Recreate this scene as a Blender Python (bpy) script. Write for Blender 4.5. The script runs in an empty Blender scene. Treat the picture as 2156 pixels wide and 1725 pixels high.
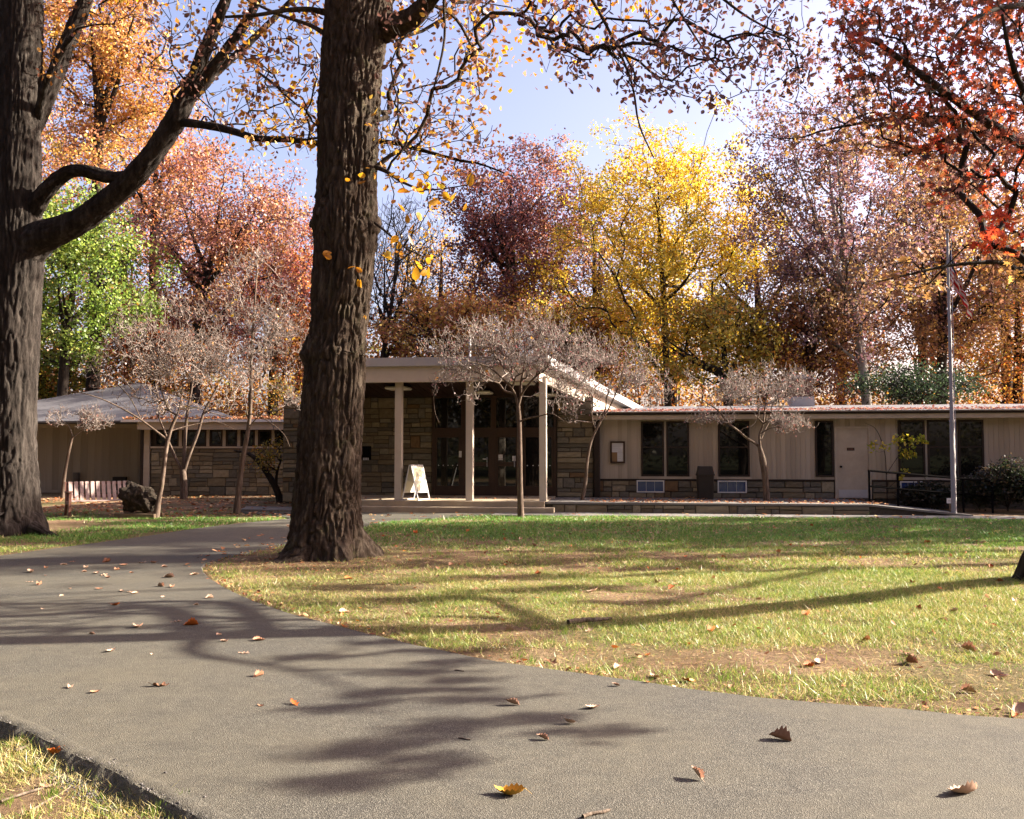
import bpy, math, random
import numpy as np
from mathutils import Vector, Matrix

random.seed(11)
rng = np.random.default_rng(11)
S = bpy.context.scene
COL = S.collection
R = math.radians

# ------------------------------------------------------------------ camera
FPX, CX, CY, PITCH, CAMZ = 1900.0, 1078.0, 862.5, R(2.85), 1.6     # measured on the photo at 2156 px width
cam_d = bpy.data.cameras.new('camera')
cam = bpy.data.objects.new('camera', cam_d)
COL.objects.link(cam)
cam.location = (0, 0, CAMZ)
cam.rotation_euler = (math.pi / 2 + PITCH, 0, 0)
cam_d.sensor_width = 36.0
cam_d.lens = 36.0 * FPX / 2156.0
cam_d.clip_end = 5000
S.camera = cam

# ------------------------------------------------------------------ sky, sun, exposure
SUN_EL, SUN_AZ = R(26.5), R(79)          # azimuth from +Y towards +X
w = bpy.data.worlds.new('World')
S.world = w
w.use_nodes = True
nt = w.node_tree
sky = nt.nodes.new('ShaderNodeTexSky')
sky.sky_type = 'NISHITA'
sky.sun_disc = False
sky.sun_elevation = SUN_EL
sky.sun_rotation = SUN_AZ
sky.air_density = 1.0
sky.dust_density = 4.0
sky.ozone_density = 1.0
bg = nt.nodes['Background']
bg.inputs['Strength'].default_value = 0.074
tint = nt.nodes.new('ShaderNodeMix'); tint.data_type = 'RGBA'; tint.blend_type = 'MULTIPLY'; tint.inputs[0].default_value = 1.0
tint.inputs[7].default_value = (1.12, 0.95, 1.05, 1)          # camera white balance leans to lavender
nt.links.new(sky.outputs[0], tint.inputs[6]); nt.links.new(tint.outputs[2], bg.inputs[0])
sun_d = bpy.data.lights.new('sun', 'SUN')
sun_d.energy = 5.0
sun_d.angle = R(0.53)
sun_d.color = (1.0, 0.9, 0.76)
sun = bpy.data.objects.new('sun', sun_d)
COL.objects.link(sun)
SUN = Vector((math.sin(SUN_AZ) * math.cos(SUN_EL), math.cos(SUN_AZ) * math.cos(SUN_EL), math.sin(SUN_EL)))
sun.rotation_euler = (-SUN).to_track_quat('-Z', 'Y').to_euler()
sun.location = (30, 10, 30)
S.view_settings.view_transform = 'Standard'
S.view_settings.look = 'None'
S.view_settings.gamma = 1.0
S.view_settings.use_curve_mapping = False
S.view_settings.exposure = 2.25
S.cycles.max_bounces = 6
S.cycles.diffuse_bounces = 3
S.cycles.glossy_bounces = 3
S.cycles.transmission_bounces = 4
S.cycles.transparent_max_bounces = 8
S.cycles.caustics_reflective = False
S.cycles.caustics_refractive = False
S.cycles.sample_clamp_indirect = 6.0

# ------------------------------------------------------------------ pixel helpers (photo px at 2156 wide -> world)
def ray(u, v):
    a, b = (u - CX) / FPX, (CY - v) / FPX
    return np.array((a, math.cos(PITCH) - b * math.sin(PITCH), math.sin(PITCH) + b * math.cos(PITCH)))
def at(u, v, Y):
    d = ray(u, v); k = Y / d[1]
    return np.array((d[0] * k, Y, CAMZ + d[2] * k))
def gnd(u, v, z=0.0):
    d = ray(u, v); k = (z - CAMZ) / d[2]
    return np.array((d[0] * k, d[1] * k, z))

# ------------------------------------------------------------------ numpy value noise
def _h(ix, iy, iz, seed):
    n = (ix * 374761393 + iy * 668265263 + iz * 1274126177 + seed * 974711).astype(np.int64) & 0xffffffff
    n = ((n ^ (n >> 13)) * 1274126177) & 0xffffffff
    n = ((n ^ (n >> 16)) * 668265263) & 0xffffffff
    return ((n ^ (n >> 15)) & 0xffff) / 65535.0
def vnoise(x, y, z=0.0, seed=0):
    x, y, z = np.broadcast_arrays(np.asarray(x, float), np.asarray(y, float), np.asarray(z, float))
    ix, iy, iz = (np.floor(q).astype(np.int64) for q in (x, y, z))
    fx, fy, fz = x - ix, y - iy, z - iz
    fx, fy, fz = (q * q * (3 - 2 * q) for q in (fx, fy, fz))
    def c(a, b, d): return _h(ix + a, iy + b, iz + d, seed)
    l = lambda a, b, t: a + (b - a) * t
    return l(l(l(c(0,0,0), c(1,0,0), fx), l(c(0,1,0), c(1,1,0), fx), fy),
             l(l(c(0,0,1), c(1,0,1), fx), l(c(0,1,1), c(1,1,1), fx), fy), fz)
def fbm(x, y, z=0.0, seed=0, o=3):
    s, a, t = 0, 1.0, 0
    for k in range(o):
        s = s + a * vnoise(np.asarray(x) * 2**k, np.asarray(y) * 2**k, np.asarray(z) * 2**k, seed + k * 7)
        t += a; a *= 0.5
    return s / t

# ------------------------------------------------------------------ objects
def props(o, label=None, cat=None, group=None, kind=None):
    if label: o['label'] = label
    if cat: o['category'] = cat
    if group: o['group'] = group
    if kind: o['kind'] = kind
    return o
def link(o, parent=None):
    COL.objects.link(o)
    if parent is not None: o.parent = parent
    return o
def empty(name, loc, label, cat, group=None, rz=0.0):
    o = bpy.data.objects.new(name, None)
    o.location = loc; o.rotation_euler = (0, 0, rz); o.empty_display_size = 0.2
    link(o)
    return props(o, label, cat, group)
def mesh_np(name, V, faces, mat=None, cols=None, smooth=False):
    """V (n,3); faces: list of (m,k) index arrays."""
    me = bpy.data.meshes.new(name)
    V = np.asarray(V, np.float32)
    faces = [np.asarray(f, np.int32) for f in faces if len(f)]
    me.vertices.add(len(V)); me.vertices.foreach_set('co', V.ravel())
    nl = sum(f.size for f in faces); nf = sum(len(f) for f in faces)
    me.loops.add(nl); me.polygons.add(nf)
    me.loops.foreach_set('vertex_index', np.concatenate([f.ravel() for f in faces]))
    tot = np.concatenate([np.full(len(f), f.shape[1], np.int32) for f in faces])
    st = np.concatenate(([0], np.cumsum(tot)[:-1])).astype(np.int32)
    me.polygons.foreach_set('loop_start', st)
    if smooth: me.polygons.foreach_set('use_smooth', np.ones(nf, bool))
    if cols is not None:
        a = me.color_attributes.new('Col', 'FLOAT_COLOR', 'POINT')
        c = np.ones((len(V), 4), np.float32); c[:, :3] = cols
        a.data.foreach_set('color', c.ravel())
    me.update(calc_edges=True)
    if mat is not None: me.materials.append(mat)
    return me
def obj(name, me, parent=None, loc=None):
    o = bpy.data.objects.new(name, me)
    if loc is not None: o.location = loc
    return link(o, parent)
def pyd(name, V, F, mat, parent=None, smooth=False, loc=None):
    me = bpy.data.meshes.new(name); me.from_pydata([tuple(map(float, v)) for v in V], [], F)
    if smooth: me.polygons.foreach_set('use_smooth', [True] * len(me.polygons))
    me.materials.append(mat); me.update()
    return obj(name, me, parent, loc)
BOXF = [(0,3,2,1),(4,5,6,7),(0,1,5,4),(1,2,6,5),(2,3,7,6),(3,0,4,7)]
def boxv(x0, x1, y0, y1, z0, z1):
    return [(x0,y0,z0),(x1,y0,z0),(x1,y1,z0),(x0,y1,z0),(x0,y0,z1),(x1,y0,z1),(x1,y1,z1),(x0,y1,z1)]
def bevbox(x0, x1, y0, y1, z0, z1, b):
    """box with chamfered edges: 24 verts"""
    V, F = [], []
    xs, ys, zs = (x0, x1), (y0, y1), (z0, z1)
    idx = {}
    for i in (0, 1):
        for j in (0, 1):
            for k in (0, 1):
                sx, sy, sz = (1, -1)[i], (1, -1)[j], (1, -1)[k]
                idx[i,j,k,'x'] = len(V); V.append((xs[i], ys[j] + sy*b, zs[k] + sz*b))
                idx[i,j,k,'y'] = len(V); V.append((xs[i] + sx*b, ys[j], zs[k] + sz*b))
                idx[i,j,k,'z'] = len(V); V.append((xs[i] + sx*b, ys[j] + sy*b, zs[k]))
    q = idx
    for i in (0, 1):
        f = [q[i,0,0,'x'], q[i,1,0,'x'], q[i,1,1,'x'], q[i,0,1,'x']]; F.append(f if i else f[::-1])
        f = [q[0,i,0,'y'], q[1,i,0,'y'], q[1,i,1,'y'], q[0,i,1,'y']]; F.append(f[::-1] if i else f)
        f = [q[0,0,i,'z'], q[1,0,i,'z'], q[1,1,i,'z'], q[0,1,i,'z']]; F.append(f if i else f[::-1])
    for a in (0, 1):
        for b_ in (0, 1):
            F.append([q[a,b_,0,'x'], q[a,b_,1,'x'], q[a,b_,1,'y'], q[a,b_,0,'y']])
            F.append([q[a,0,b_,'x'], q[a,1,b_,'x'], q[a,1,b_,'z'], q[a,0,b_,'z']])
            F.append([q[0,a,b_,'y'], q[1,a,b_,'y'], q[1,a,b_,'z'], q[0,a,b_,'z']])
    for i in (0, 1):
        for j in (0, 1):
            for k in (0, 1): F.append([q[i,j,k,'x'], q[i,j,k,'y'], q[i,j,k,'z']])
    return V, F
def box(name, x0, x1, y0, y1, z0, z1, mat, parent=None, bev=0.0, loc=None):
    if bev:
        V, F = bevbox(x0, x1, y0, y1, z0, z1, bev)
    else:
        V, F = boxv(x0, x1, y0, y1, z0, z1), BOXF
    return pyd(name, V, F, mat, parent, loc=loc)
def boxes(name, lst, mat, parent=None, kind=None):
    V, F = [], []
    for b in lst:
        n = len(V); V += boxv(*b); F += [tuple(i + n for i in f) for f in BOXF]
    o = pyd(name, V, F, mat, parent)
    if kind: o['kind'] = kind
    return o

# ------------------------------------------------------------------ materials
def lin(h):
    h = h.lstrip('#'); c = [int(h[i:i+2], 16) / 255 for i in (0, 2, 4)]
    return tuple(x / 12.92 if x <= 0.04045 else ((x + 0.055) / 1.055) ** 2.4 for x in c)
class M:
    def __init__(s, name, rough=0.8, spec=0.3):
        s.m = bpy.data.materials.new(name); s.m.use_nodes = True
        s.t = s.m.node_tree; s.b = s.t.nodes['Principled BSDF']
        s.b.inputs['Roughness'].default_value = rough
        s.b.inputs['Specular IOR Level'].default_value = spec
        s._co = None
    def n(s, typ, **kw):
        x = s.t.nodes.new('ShaderNode' + typ)
        for k, v in kw.items():
            if k in x.inputs.keys(): x.inputs[k].default_value = v
            else: setattr(x, k, v)
        return x
    def l(s, a, b): s.t.links.new(a, b)
    def co(s, scale=(1, 1, 1), kind='Object'):
        c = s.n('TexCoord'); mp = s.n('Mapping'); mp.inputs['Scale'].default_value = scale
        s.l(c.outputs[kind], mp.inputs[0]); return mp.outputs[0]
    def noise(s, scale, detail=4, rough=0.55, stretch=(1, 1, 1), kind='Object'):
        x = s.n('TexNoise', Scale=scale, Detail=detail, Roughness=rough); s.l(s.co(stretch, kind), x.inputs['Vector']); return x.outputs[0]
    def vor(s, scale, stretch=(1, 1, 1), feature='F1', out=0):
        x = s.n('TexVoronoi', feature=feature); x.inputs['Scale'].default_value = scale; s.l(s.co(stretch), x.inputs['Vector']); return x.outputs[out]
    def ramp(s, fac, stops, interp='LINEAR'):
        r = s.n('ValToRGB'); e = r.color_ramp; e.interpolation = interp
        while len(e.elements) < len(stops): e.elements.new(0.5)
        for q, (p, c) in zip(e.elements, stops):
            q.position = p; q.color = (*c, 1) if len(c) == 3 else c
        s.l(fac, r.inputs[0]); return r.outputs[0]
    def mix(s, fac, a, b, mode='MIX'):
        x = s.n('Mix', data_type='RGBA', blend_type=mode)
        for sock, v in ((x.inputs[0], fac), (x.inputs[6], a), (x.inputs[7], b)):
            if hasattr(v, 'links'): s.l(v, sock)
            else: sock.default_value = v if isinstance(v, (int, float)) else (*v, 1)
        return x.outputs[2]
    def col(s, v, k=0.52):
        if k != 1:
            if hasattr(v, 'links'): v = s.mix(1.0, v, (k, k, k), 'MULTIPLY')
            else: v = tuple(x * k for x in v)
        if hasattr(v, 'links'): s.l(v, s.b.inputs['Base Color'])
        else: s.b.inputs['Base Color'].default_value = (*v, 1)
        return s
    def bump(s, h, strength=0.5, dist=0.02):
        x = s.n('Bump', Strength=strength, Distance=dist); s.l(h, x.inputs['Height']); s.l(x.outputs[0], s.b.inputs['Normal']); return s
    def attr(s, name='Col'):
        x = s.n('Attribute', attribute_name=name); return x.outputs[0]
    def rnd(s):
        return s.n('ObjectInfo').outputs['Random']

def leaf_material(name, trans=0.5, gloss=0.06, k=0.92):
    m = M(name, 0.6, 0.2); t = m.t
    c = m.mix(1.0, m.attr(), (k, k, k), 'MULTIPLY')
    t.nodes.remove(m.b)
    d = m.n('BsdfDiffuse'); tr = m.n('BsdfTranslucent'); g = m.n('BsdfGlossy', Roughness=0.45)
    m.l(c, d.inputs[0]); m.l(c, tr.inputs[0])
    mx = m.n('MixShader'); mx.inputs[0].default_value = trans
    m.l(d.outputs[0], mx.inputs[1]); m.l(tr.outputs[0], mx.inputs[2])
    mg = m.n('MixShader'); mg.inputs[0].default_value = gloss
    m.l(mx.outputs[0], mg.inputs[1]); m.l(g.outputs[0], mg.inputs[2])
    out = [n for n in t.nodes if n.type == 'OUTPUT_MATERIAL'][0]
    m.l(mg.outputs[0], out.inputs[0])
    return m.m
MAT = {}
MAT['leaf'] = leaf_material('tree_leaf', 0.5, 0.04)
MAT['grass'] = leaf_material('grass_blade', 0.35, 0.05)
MAT['litter'] = leaf_material('dry_leaf', 0.2, 0.04)

m = M('asphalt', 0.85, 0.35)
sp = m.vor(180, out=1)
spk = m.n('SeparateColor'); m.l(sp, spk.inputs[0])
c1 = m.ramp(spk.outputs[0], [(0.0, (0.07, 0.065, 0.058)), (0.4, (0.14, 0.131, 0.112)), (0.8, (0.21, 0.198, 0.17)), (1.0, (0.4, 0.375, 0.335))])
big = m.noise(0.55, 5, 0.6)
c2 = m.mix(m.ramp(big, [(0.38, (0, 0, 0)), (0.66, (1, 1, 1))]), c1, (0.25, 0.222, 0.165), 'MIX')
c2 = m.mix(0.7, c1, c2)
st_ = m.noise(1.7, 6, 0.7, (0.5, 1.6, 1)); c2 = m.mix(m.ramp(st_, [(0.56, (0, 0, 0)), (0.7, (0.55, 0.55, 0.55))]), c2, (0.10, 0.092, 0.08))
sm = m.noise(7, 5, 0.7)
c3 = m.mix(0.55, c2, m.ramp(sm, [(0.3, (0.6, 0.6, 0.6)), (0.7, (1.2, 1.18, 1.12))]), 'MULTIPLY')
m.col(m.mix(1.0, c3, (0.97, 0.985, 0.94), 'MULTIPLY'), 0.44)
m.bump(m.vor(180), 0.6, 0.006)
MAT['asphalt'] = m.m

m = M('soil', 0.95, 0.1)
a = m.noise(1.1, 6, 0.65); b = m.noise(24, 5, 0.7)
c = m.ramp(a, [(0.3, (0.17, 0.112, 0.066)), (0.5, (0.29, 0.2, 0.125)), (0.72, (0.42, 0.31, 0.205))])
c = m.mix(0.7, c, m.ramp(b, [(0.36, (0.45, 0.42, 0.38)), (0.64, (1.3, 1.25, 1.15))]), 'MULTIPLY')
gr = m.noise(0.35, 3, 0.5)
c = m.mix(m.ramp(gr, [(0.46, (0, 0, 0)), (0.62, (0.6, 0.6, 0.6))]), c, (0.10, 0.115, 0.035))
sx_ = m.n('SeparateXYZ'); m.l(m.co(), sx_.inputs[0]); mr = m.n('MapRange'); mr.inputs[1].default_value = -1.0; mr.inputs[2].default_value = -4.0; m.l(sx_.outputs[1], mr.inputs[0])
m.col(m.mix(mr.outputs[0], c, (0.045, 0.05, 0.02)), 0.82)
m.bump(m.noise(30, 8, 0.8), 1.0, 0.05)
MAT['soil'] = m.m

m = M('concrete', 0.9, 0.2)
c = m.ramp(m.noise(1.6, 6, 0.65), [(0.3, (0.26, 0.24, 0.21)), (0.55, (0.36, 0.335, 0.3)), (0.75, (0.45, 0.42, 0.38))])
c = m.mix(0.4, c, m.ramp(m.noise(60, 4, 0.6), [(0.35, (0.7, 0.7, 0.7)), (0.65, (1.1, 1.1, 1.1))]), 'MULTIPLY')
m.col(c).bump(m.noise(90, 4), 0.25, 0.01)
MAT['concrete'] = m.m

def bark(name, dark, mid, light, fs=9.0, moss=None, bump=0.9, dist=0.03, k=0.6):
    m = M(name, 0.92, 0.15)
    a = m.noise(fs, 7, 0.68, (1, 1, 0.16))
    b = m.noise(2.2, 4, 0.6, (1, 1, 0.6))
    c = m.ramp(a, [(0.32, dark), (0.52, mid), (0.72, light)])
    c = m.mix(0.6, c, m.ramp(b, [(0.3, (0.6, 0.58, 0.56)), (0.7, (1.3, 1.28, 1.25))]), 'MULTIPLY')
    if moss:
        mo = m.noise(3.0, 5, 0.7)
        c = m.mix(m.ramp(mo, [(0.56, (0, 0, 0)), (0.72, (0.7, 0.7, 0.7))]), c, moss)
    m.col(c, k)
    h = m.n('Math', operation='ADD'); m.l(a, h.inputs[0]); m.l(m.noise(fs * 6, 4, 0.7, (1, 1, 0.35)), h.inputs[1])
    m.bump(h.outputs[0], bump, dist)
    return m.m
MAT['oak_bark'] = bark('oak_bark', (0.02, 0.014, 0.01), (0.068, 0.05, 0.036), (0.17, 0.14, 0.108), 14, (0.06, 0.058, 0.022), 1.0, 0.04, k=1.05)
MAT['grey_bark'] = bark('grey_bark', (0.02, 0.016, 0.013), (0.062, 0.05, 0.042), (0.16, 0.14, 0.12), 9, None, 0.8, 0.03, k=0.5)
MAT['dark_bark'] = bark('dark_bark', (0.02, 0.015, 0.012), (0.05, 0.038, 0.03), (0.10, 0.08, 0.065), 9, None, 0.5, 0.02)
MAT['twig_bark'] = bark('twig_bark', (0.15, 0.12, 0.105), (0.33, 0.275, 0.24), (0.52, 0.45, 0.4), 12, None, 0.3, 0.01, k=0.75)
MAT['dog_bark'] = bark('dogwood_bark', (0.09, 0.062, 0.046), (0.2, 0.145, 0.11), (0.36, 0.28, 0.22), 20, (0.16, 0.16, 0.06), 0.5, 0.012)
MAT['pale_bark'] = bark('sycamore_bark', (0.2, 0.17, 0.14), (0.42, 0.39, 0.35), (0.6, 0.58, 0.54), 6, None, 0.3, 0.02)

m = M('wall_stone', 0.88, 0.25)
c = m.ramp(m.rnd(), [(0.0, (0.175, 0.14, 0.09)), (0.16, (0.25, 0.205, 0.135)), (0.32, (0.145, 0.13, 0.10)), (0.48, (0.31, 0.26, 0.175)), (0.62, (0.185, 0.165, 0.13)), (0.76, (0.22, 0.175, 0.11)), (0.93, (0.2, 0.125, 0.065)), (0.965, (0.28, 0.245, 0.18))], 'CONSTANT')
c = m.mix(0.65, c, m.ramp(m.noise(3.2, 6, 0.7), [(0.3, (0.6, 0.58, 0.55)), (0.7, (1.3, 1.27, 1.22))]), 'MULTIPLY')
m.col(c, 0.85).bump(m.noise(9, 6, 0.7), 0.6, 0.06)
MAT['stone'] = m.m
m = M('mortar', 0.95, 0.1); m.col(m.ramp(m.noise(14, 4), [(0.3, (0.10, 0.085, 0.065)), (0.7, (0.17, 0.145, 0.115))])); MAT['mortar'] = m.m

def paint(name, c, rough=0.6, var=0.14, spec=0.3, bump=0.1, scale=2.5, k=0.52):
    m = M(name, rough, spec)
    q = m.ramp(m.noise(scale, 6, 0.7), [(0.3, tuple(x * (1 - var) for x in c)), (0.7, tuple(min(1, x * (1 + var)) for x in c))])
    m.col(q, k)
    if bump: m.bump(m.noise(40, 4, 0.6), bump, 0.01)
    return m.m
MAT['tan'] = paint('tan_paint', (0.315, 0.262, 0.205), 0.65, k=1.2)
m = M('tan_siding', 0.7, 0.25)
k = m.ramp(m.rnd(), [(0.0, (0.25, 0.207, 0.16)), (0.5, (0.30, 0.25, 0.195)), (1.0, (0.335, 0.28, 0.22))])
k = m.mix(0.5, k, m.ramp(m.noise(2.2, 6, 0.7, (1, 1, 0.35), ), [(0.3, (0.75, 0.74, 0.72)), (0.7, (1.15, 1.15, 1.15))]), 'MULTIPLY')
m.col(k, 1.2).bump(m.noise(30, 5, 0.65, (6, 6, 0.25)), 0.15, 0.01)
MAT['siding'] = m.m
MAT['trim'] = paint('light_trim', (0.46, 0.41, 0.345), 0.55, 0.08, k=0.95)
MAT['post'] = paint('post_paint', (0.42, 0.365, 0.295), 0.6, 0.08, k=1.2)
MAT['white'] = paint('white_metal', (0.72, 0.7, 0.68), 0.4, 0.06, k=0.85)
MAT['flash'] = paint('edge_metal', (0.55, 0.53, 0.52), 0.45, 0.1, k=0.7)
MAT['brown'] = paint('brown_frame', (0.07, 0.034, 0.02), 0.5, 0.25)
MAT['dkbrown'] = paint('dark_frame', (0.035, 0.018, 0.012), 0.5, 0.25)
MAT['ceiling'] = paint('ceiling_wood', (0.045, 0.02, 0.012), 0.6, 0.3)
MAT['black'] = paint('black_metal', (0.012, 0.011, 0.011), 0.9, 0.2, spec=0.0)
MAT['stepstone'] = paint('step_concrete', (0.38, 0.31, 0.215), 0.9, 0.2, spec=0.15, k=0.95)
MAT['gutter'] = paint('gutter_metal', (0.30, 0.25, 0.2), 0.45, 0.12)
MAT['bin'] = paint('bin_plastic', (0.052, 0.04, 0.03), 0.7, 0.2)
MAT['lens'] = paint('lamp_lens', (0.75, 0.72, 0.62), 0.4, 0.04, k=0.85)
MAT['paper'] = paint('paper', (0.62, 0.6, 0.6), 0.8, 0.1, bump=0, k=0.85)
MAT['cork'] = paint('cork', (0.42, 0.26, 0.13), 0.9, 0.15)
MAT['brick'] = paint('chimney_brick', (0.3, 0.17, 0.12), 0.9, 0.25, scale=9)
MAT['pole'] = paint('pole_metal', (0.42, 0.385, 0.345), 0.45, 0.07)
MAT['signface'] = paint('sign_board', (0.82, 0.78, 0.68), 0.5, 0.04, k=0.62)
m = M('sign_print', 0.5, 0.3)
c = m.ramp(m.noise(14, 5, 0.7), [(0.36, (0.82, 0.68, 0.36)), (0.5, (0.84, 0.75, 0.5)), (0.62, (0.82, 0.79, 0.66))])
m.col(c, 0.6); MAT['print'] = m.m
m = M('roof_shingle', 0.9, 0.25)
wv = m.n('TexWave', wave_type='BANDS', bands_direction='Z', Scale=5.2, Distortion=0.8, Detail=3.0)
m.l(m.co(), wv.inputs['Vector'])
c = m.ramp(wv.outputs['Fac'], [(0.0, (0.13, 0.125, 0.135)), (0.3, (0.25, 0.245, 0.265)), (1.0, (0.33, 0.325, 0.345))])
c = m.mix(0.6, c, m.ramp(m.noise(4, 6, 0.8), [(0.3, (0.65, 0.65, 0.65)), (0.7, (1.25, 1.22, 1.2))]), 'MULTIPLY')
m.col(c).bump(wv.outputs['Fac'], 0.4, 0.02)
MAT['shingle'] = m.m
m = M('window_glass', 0.02, 0.5); m.col((0.012, 0.011, 0.01)); m.b.inputs['IOR'].default_value = 1.52
m.bump(m.noise(0.9, 2), 0.03, 0.05)
MAT['glass'] = m.m
m = M('louvre_glass', 0.08, 0.5); m.col((0.03, 0.05, 0.16), 1.0); m.b.inputs['IOR'].default_value = 1.5
m.bump(m.noise(1.3, 2), 0.03, 0.05)
MAT['blueglass'] = m.m
MAT['bench'] = paint('bench_wood', (0.40, 0.30, 0.27), 0.7, 0.2, scale=6, k=0.9)
MAT['benchred'] = paint('bench_frame_wood', (0.24, 0.105, 0.075), 0.6, 0.25, scale=6)
m = M('burl_wood', 0.9, 0.2)
c = m.ramp(m.noise(7, 7, 0.75), [(0.3, (0.016, 0.012, 0.009)), (0.55, (0.07, 0.052, 0.036)), (0.72, (0.3, 0.23, 0.165))])
m.col(c).bump(m.noise(14, 7, 0.75), 1.0, 0.06)
MAT['burl'] = m.m
MAT['timber'] = paint('timber', (0.3, 0.21, 0.13), 0.8, 0.25, scale=8)
m = M('flag_cloth', 0.8, 0.1); m.col(m.attr(), 1.0); MAT['flag'] = m.m
MAT['stick'] = bark('stick_bark', (0.1, 0.075, 0.055), (0.27, 0.21, 0.16), (0.45, 0.38, 0.31), 30, None, 0.4, 0.005)
# ================================================================== GROUND, PATH, WALKS
def dens(pts, step):
    out = []
    n = len(pts)
    for i in range(n):
        a, b = np.array(pts[i], float), np.array(pts[(i + 1) % n], float)
        k = max(1, int(np.linalg.norm(b - a) / step))
        out += [a + (b - a) * j / k for j in range(k)]
    return np.array(out)
def odens(pts, step):
    pts = np.asarray(pts, float)
    return np.concatenate([a + (b - a) * np.linspace(0, 1, max(1, int(np.linalg.norm(b - a) / step)), endpoint=False)[:, None] for a, b in zip(pts[:-1], pts[1:])])
def catmull(P, n):
    P = np.asarray(P, float)
    Q = np.vstack([2 * P[0] - P[1], P, 2 * P[-1] - P[-2]])
    out = []
    for i in range(len(P) - 1):
        p0, p1, p2, p3 = Q[i:i + 4]
        for t in np.linspace(0, 1, n, endpoint=False):
            out.append(0.5 * ((2 * p1) + (-p0 + p2) * t + (2 * p0 - 5 * p1 + 4 * p2 - p3) * t * t + (-p0 + 3 * p1 - 3 * p2 + p3) * t ** 3))
    out.append(P[-1])
    return np.array(out)
def G2(lst): return [gnd(u, v)[:2] for u, v in lst]
lawn_edge = catmull(G2([(2156, 1515), (1900, 1495), (1600, 1470), (1300, 1430), (1000, 1385), (820, 1345), (640, 1300), (540, 1265), (455, 1228), (424, 1203),
                        (440, 1183), (520, 1163), (640, 1138), (800, 1101), (900, 1092), (1010, 1087)]), 6)
far_edge = catmull(G2([(620, 1091), (450, 1108), (300, 1130), (150, 1150), (0, 1170), (-200, 1195)]), 4)
near_edge = catmull(G2([(-200, 1430), (-60, 1492), (40, 1530), (150, 1583), (300, 1655), (430, 1722), (600, 1830)]), 5)
path_poly = np.vstack([[(9.5, 5.05), (14, 4.6)], [(14, 4.0), (14, -6), (-2.5, -6)][0:0] or np.zeros((0, 2)), lawn_edge,
                       [(-0.2, 24.6), (-7.6, 25.4)], far_edge, [(-16, 11.0), (-16, 6.0)], near_edge, [(-0.4, 1.5), (2.0, -6), (14, -6)]])
path_poly = dens(path_poly, 0.35)
nz = (fbm(path_poly[:, 0] * 1.4, path_poly[:, 1] * 1.4, seed=5) - 0.5) * 0.10
path_poly = path_poly + nz[:, None] * np.array([0.5, 1.0])
def inside(P, poly):
    x, y = P[:, 0], P[:, 1]; c = np.zeros(len(P), bool); j = len(poly) - 1
    for i in range(len(poly)):
        xi, yi, xj, yj = *poly[i], *poly[j]
        k = ((yi > y) != (yj > y)) & (x < (xj - xi) * (y - yi) / (yj - yi + 1e-12) + xi)
        c ^= k; j = i
    return c
def pdist(P, poly):
    d = np.full(len(P), 1e9)
    for i in range(len(poly)):
        a, b = poly[i], poly[(i + 1) % len(poly)]
        ab = b - a; t = np.clip(((P - a) @ ab) / (ab @ ab + 1e-12), 0, 1)
        d = np.minimum(d, np.linalg.norm(P - a - t[:, None] * ab, axis=1))
    return d
# building frame: s to the right along the front, t to the back
BA = R(8.0); BO = np.array((0.86, 25.4))
E1 = np.array((math.cos(BA), -math.sin(BA))); E2 = np.array((math.sin(BA), math.cos(BA)))
def ST(s, t): return BO + E1 * s + E2 * t
def s_of(u, t):
    k = (u - CX) / FPX
    k = ray(u, 957)[0] / ray(u, 957)[1]
    b = BO + E2 * t
    return (k * b[1] - b[0]) / (E1[0] - k * E1[1])
def z_of(u, v, t):
    p = ST(s_of(u, t), t); return at(u, v, p[1])[2]

def low(P):   # soil beside the near-left edge of the path sits lower than the asphalt
    x, y = P[:, 0], P[:, 1]
    return np.clip((6.6 - y) / 1.2, 0, 1) * np.clip((0.3 - x) / 0.6, 0, 1)
def ground_z(P):
    n = (fbm(P[:, 0] * 0.8, P[:, 1] * 0.8, seed=3) - 0.5) * 0.05 + (fbm(P[:, 0] * 5, P[:, 1] * 5, seed=4) - 0.5) * 0.03
    lo = low(P)
    return -0.012 + n * (1 + lo) - lo * 0.055
def axis(lo, hi, step, far):
    c = list(np.arange(lo, hi + 1e-6, step)); d = step
    a, b = [lo], [hi]
    while a[-1] > -far: d *= 1.35; a.append(a[-1] - d)
    d = step
    while b[-1] < far: d *= 1.35; b.append(b[-1] + d)
    return np.array(a[:0:-1] + c + b[1:])
gx, gy = axis(-14, 16, 0.2, 1500), axis(2, 28, 0.2, 1500)
GX, GY = np.meshgrid(gx, gy)
GP = np.stack([GX.ravel(), GY.ravel()], 1)
gz = ground_z(GP)
ins = inside(GP, path_poly); pd = pdist(GP, path_poly)
gz = np.where(ins & (pd > 0.22), -0.13, np.where(pd < 0.25, np.minimum(gz, -0.006 + 0 * gz) - np.where(ins, 0.03, 0), gz))
nx_, ny_ = len(gx), len(gy)
ii = np.arange(nx_ * ny_).reshape(ny_, nx_)
quads = np.stack([ii[:-1, :-1], ii[:-1, 1:], ii[1:, 1:], ii[1:, :-1]], -1).reshape(-1, 4)
props(obj('ground', mesh_np('ground', np.column_stack([GP, gz]), [quads], MAT['soil'], smooth=True)), kind='structure',
      label='bare brown soil showing between patches of grass')
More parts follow.
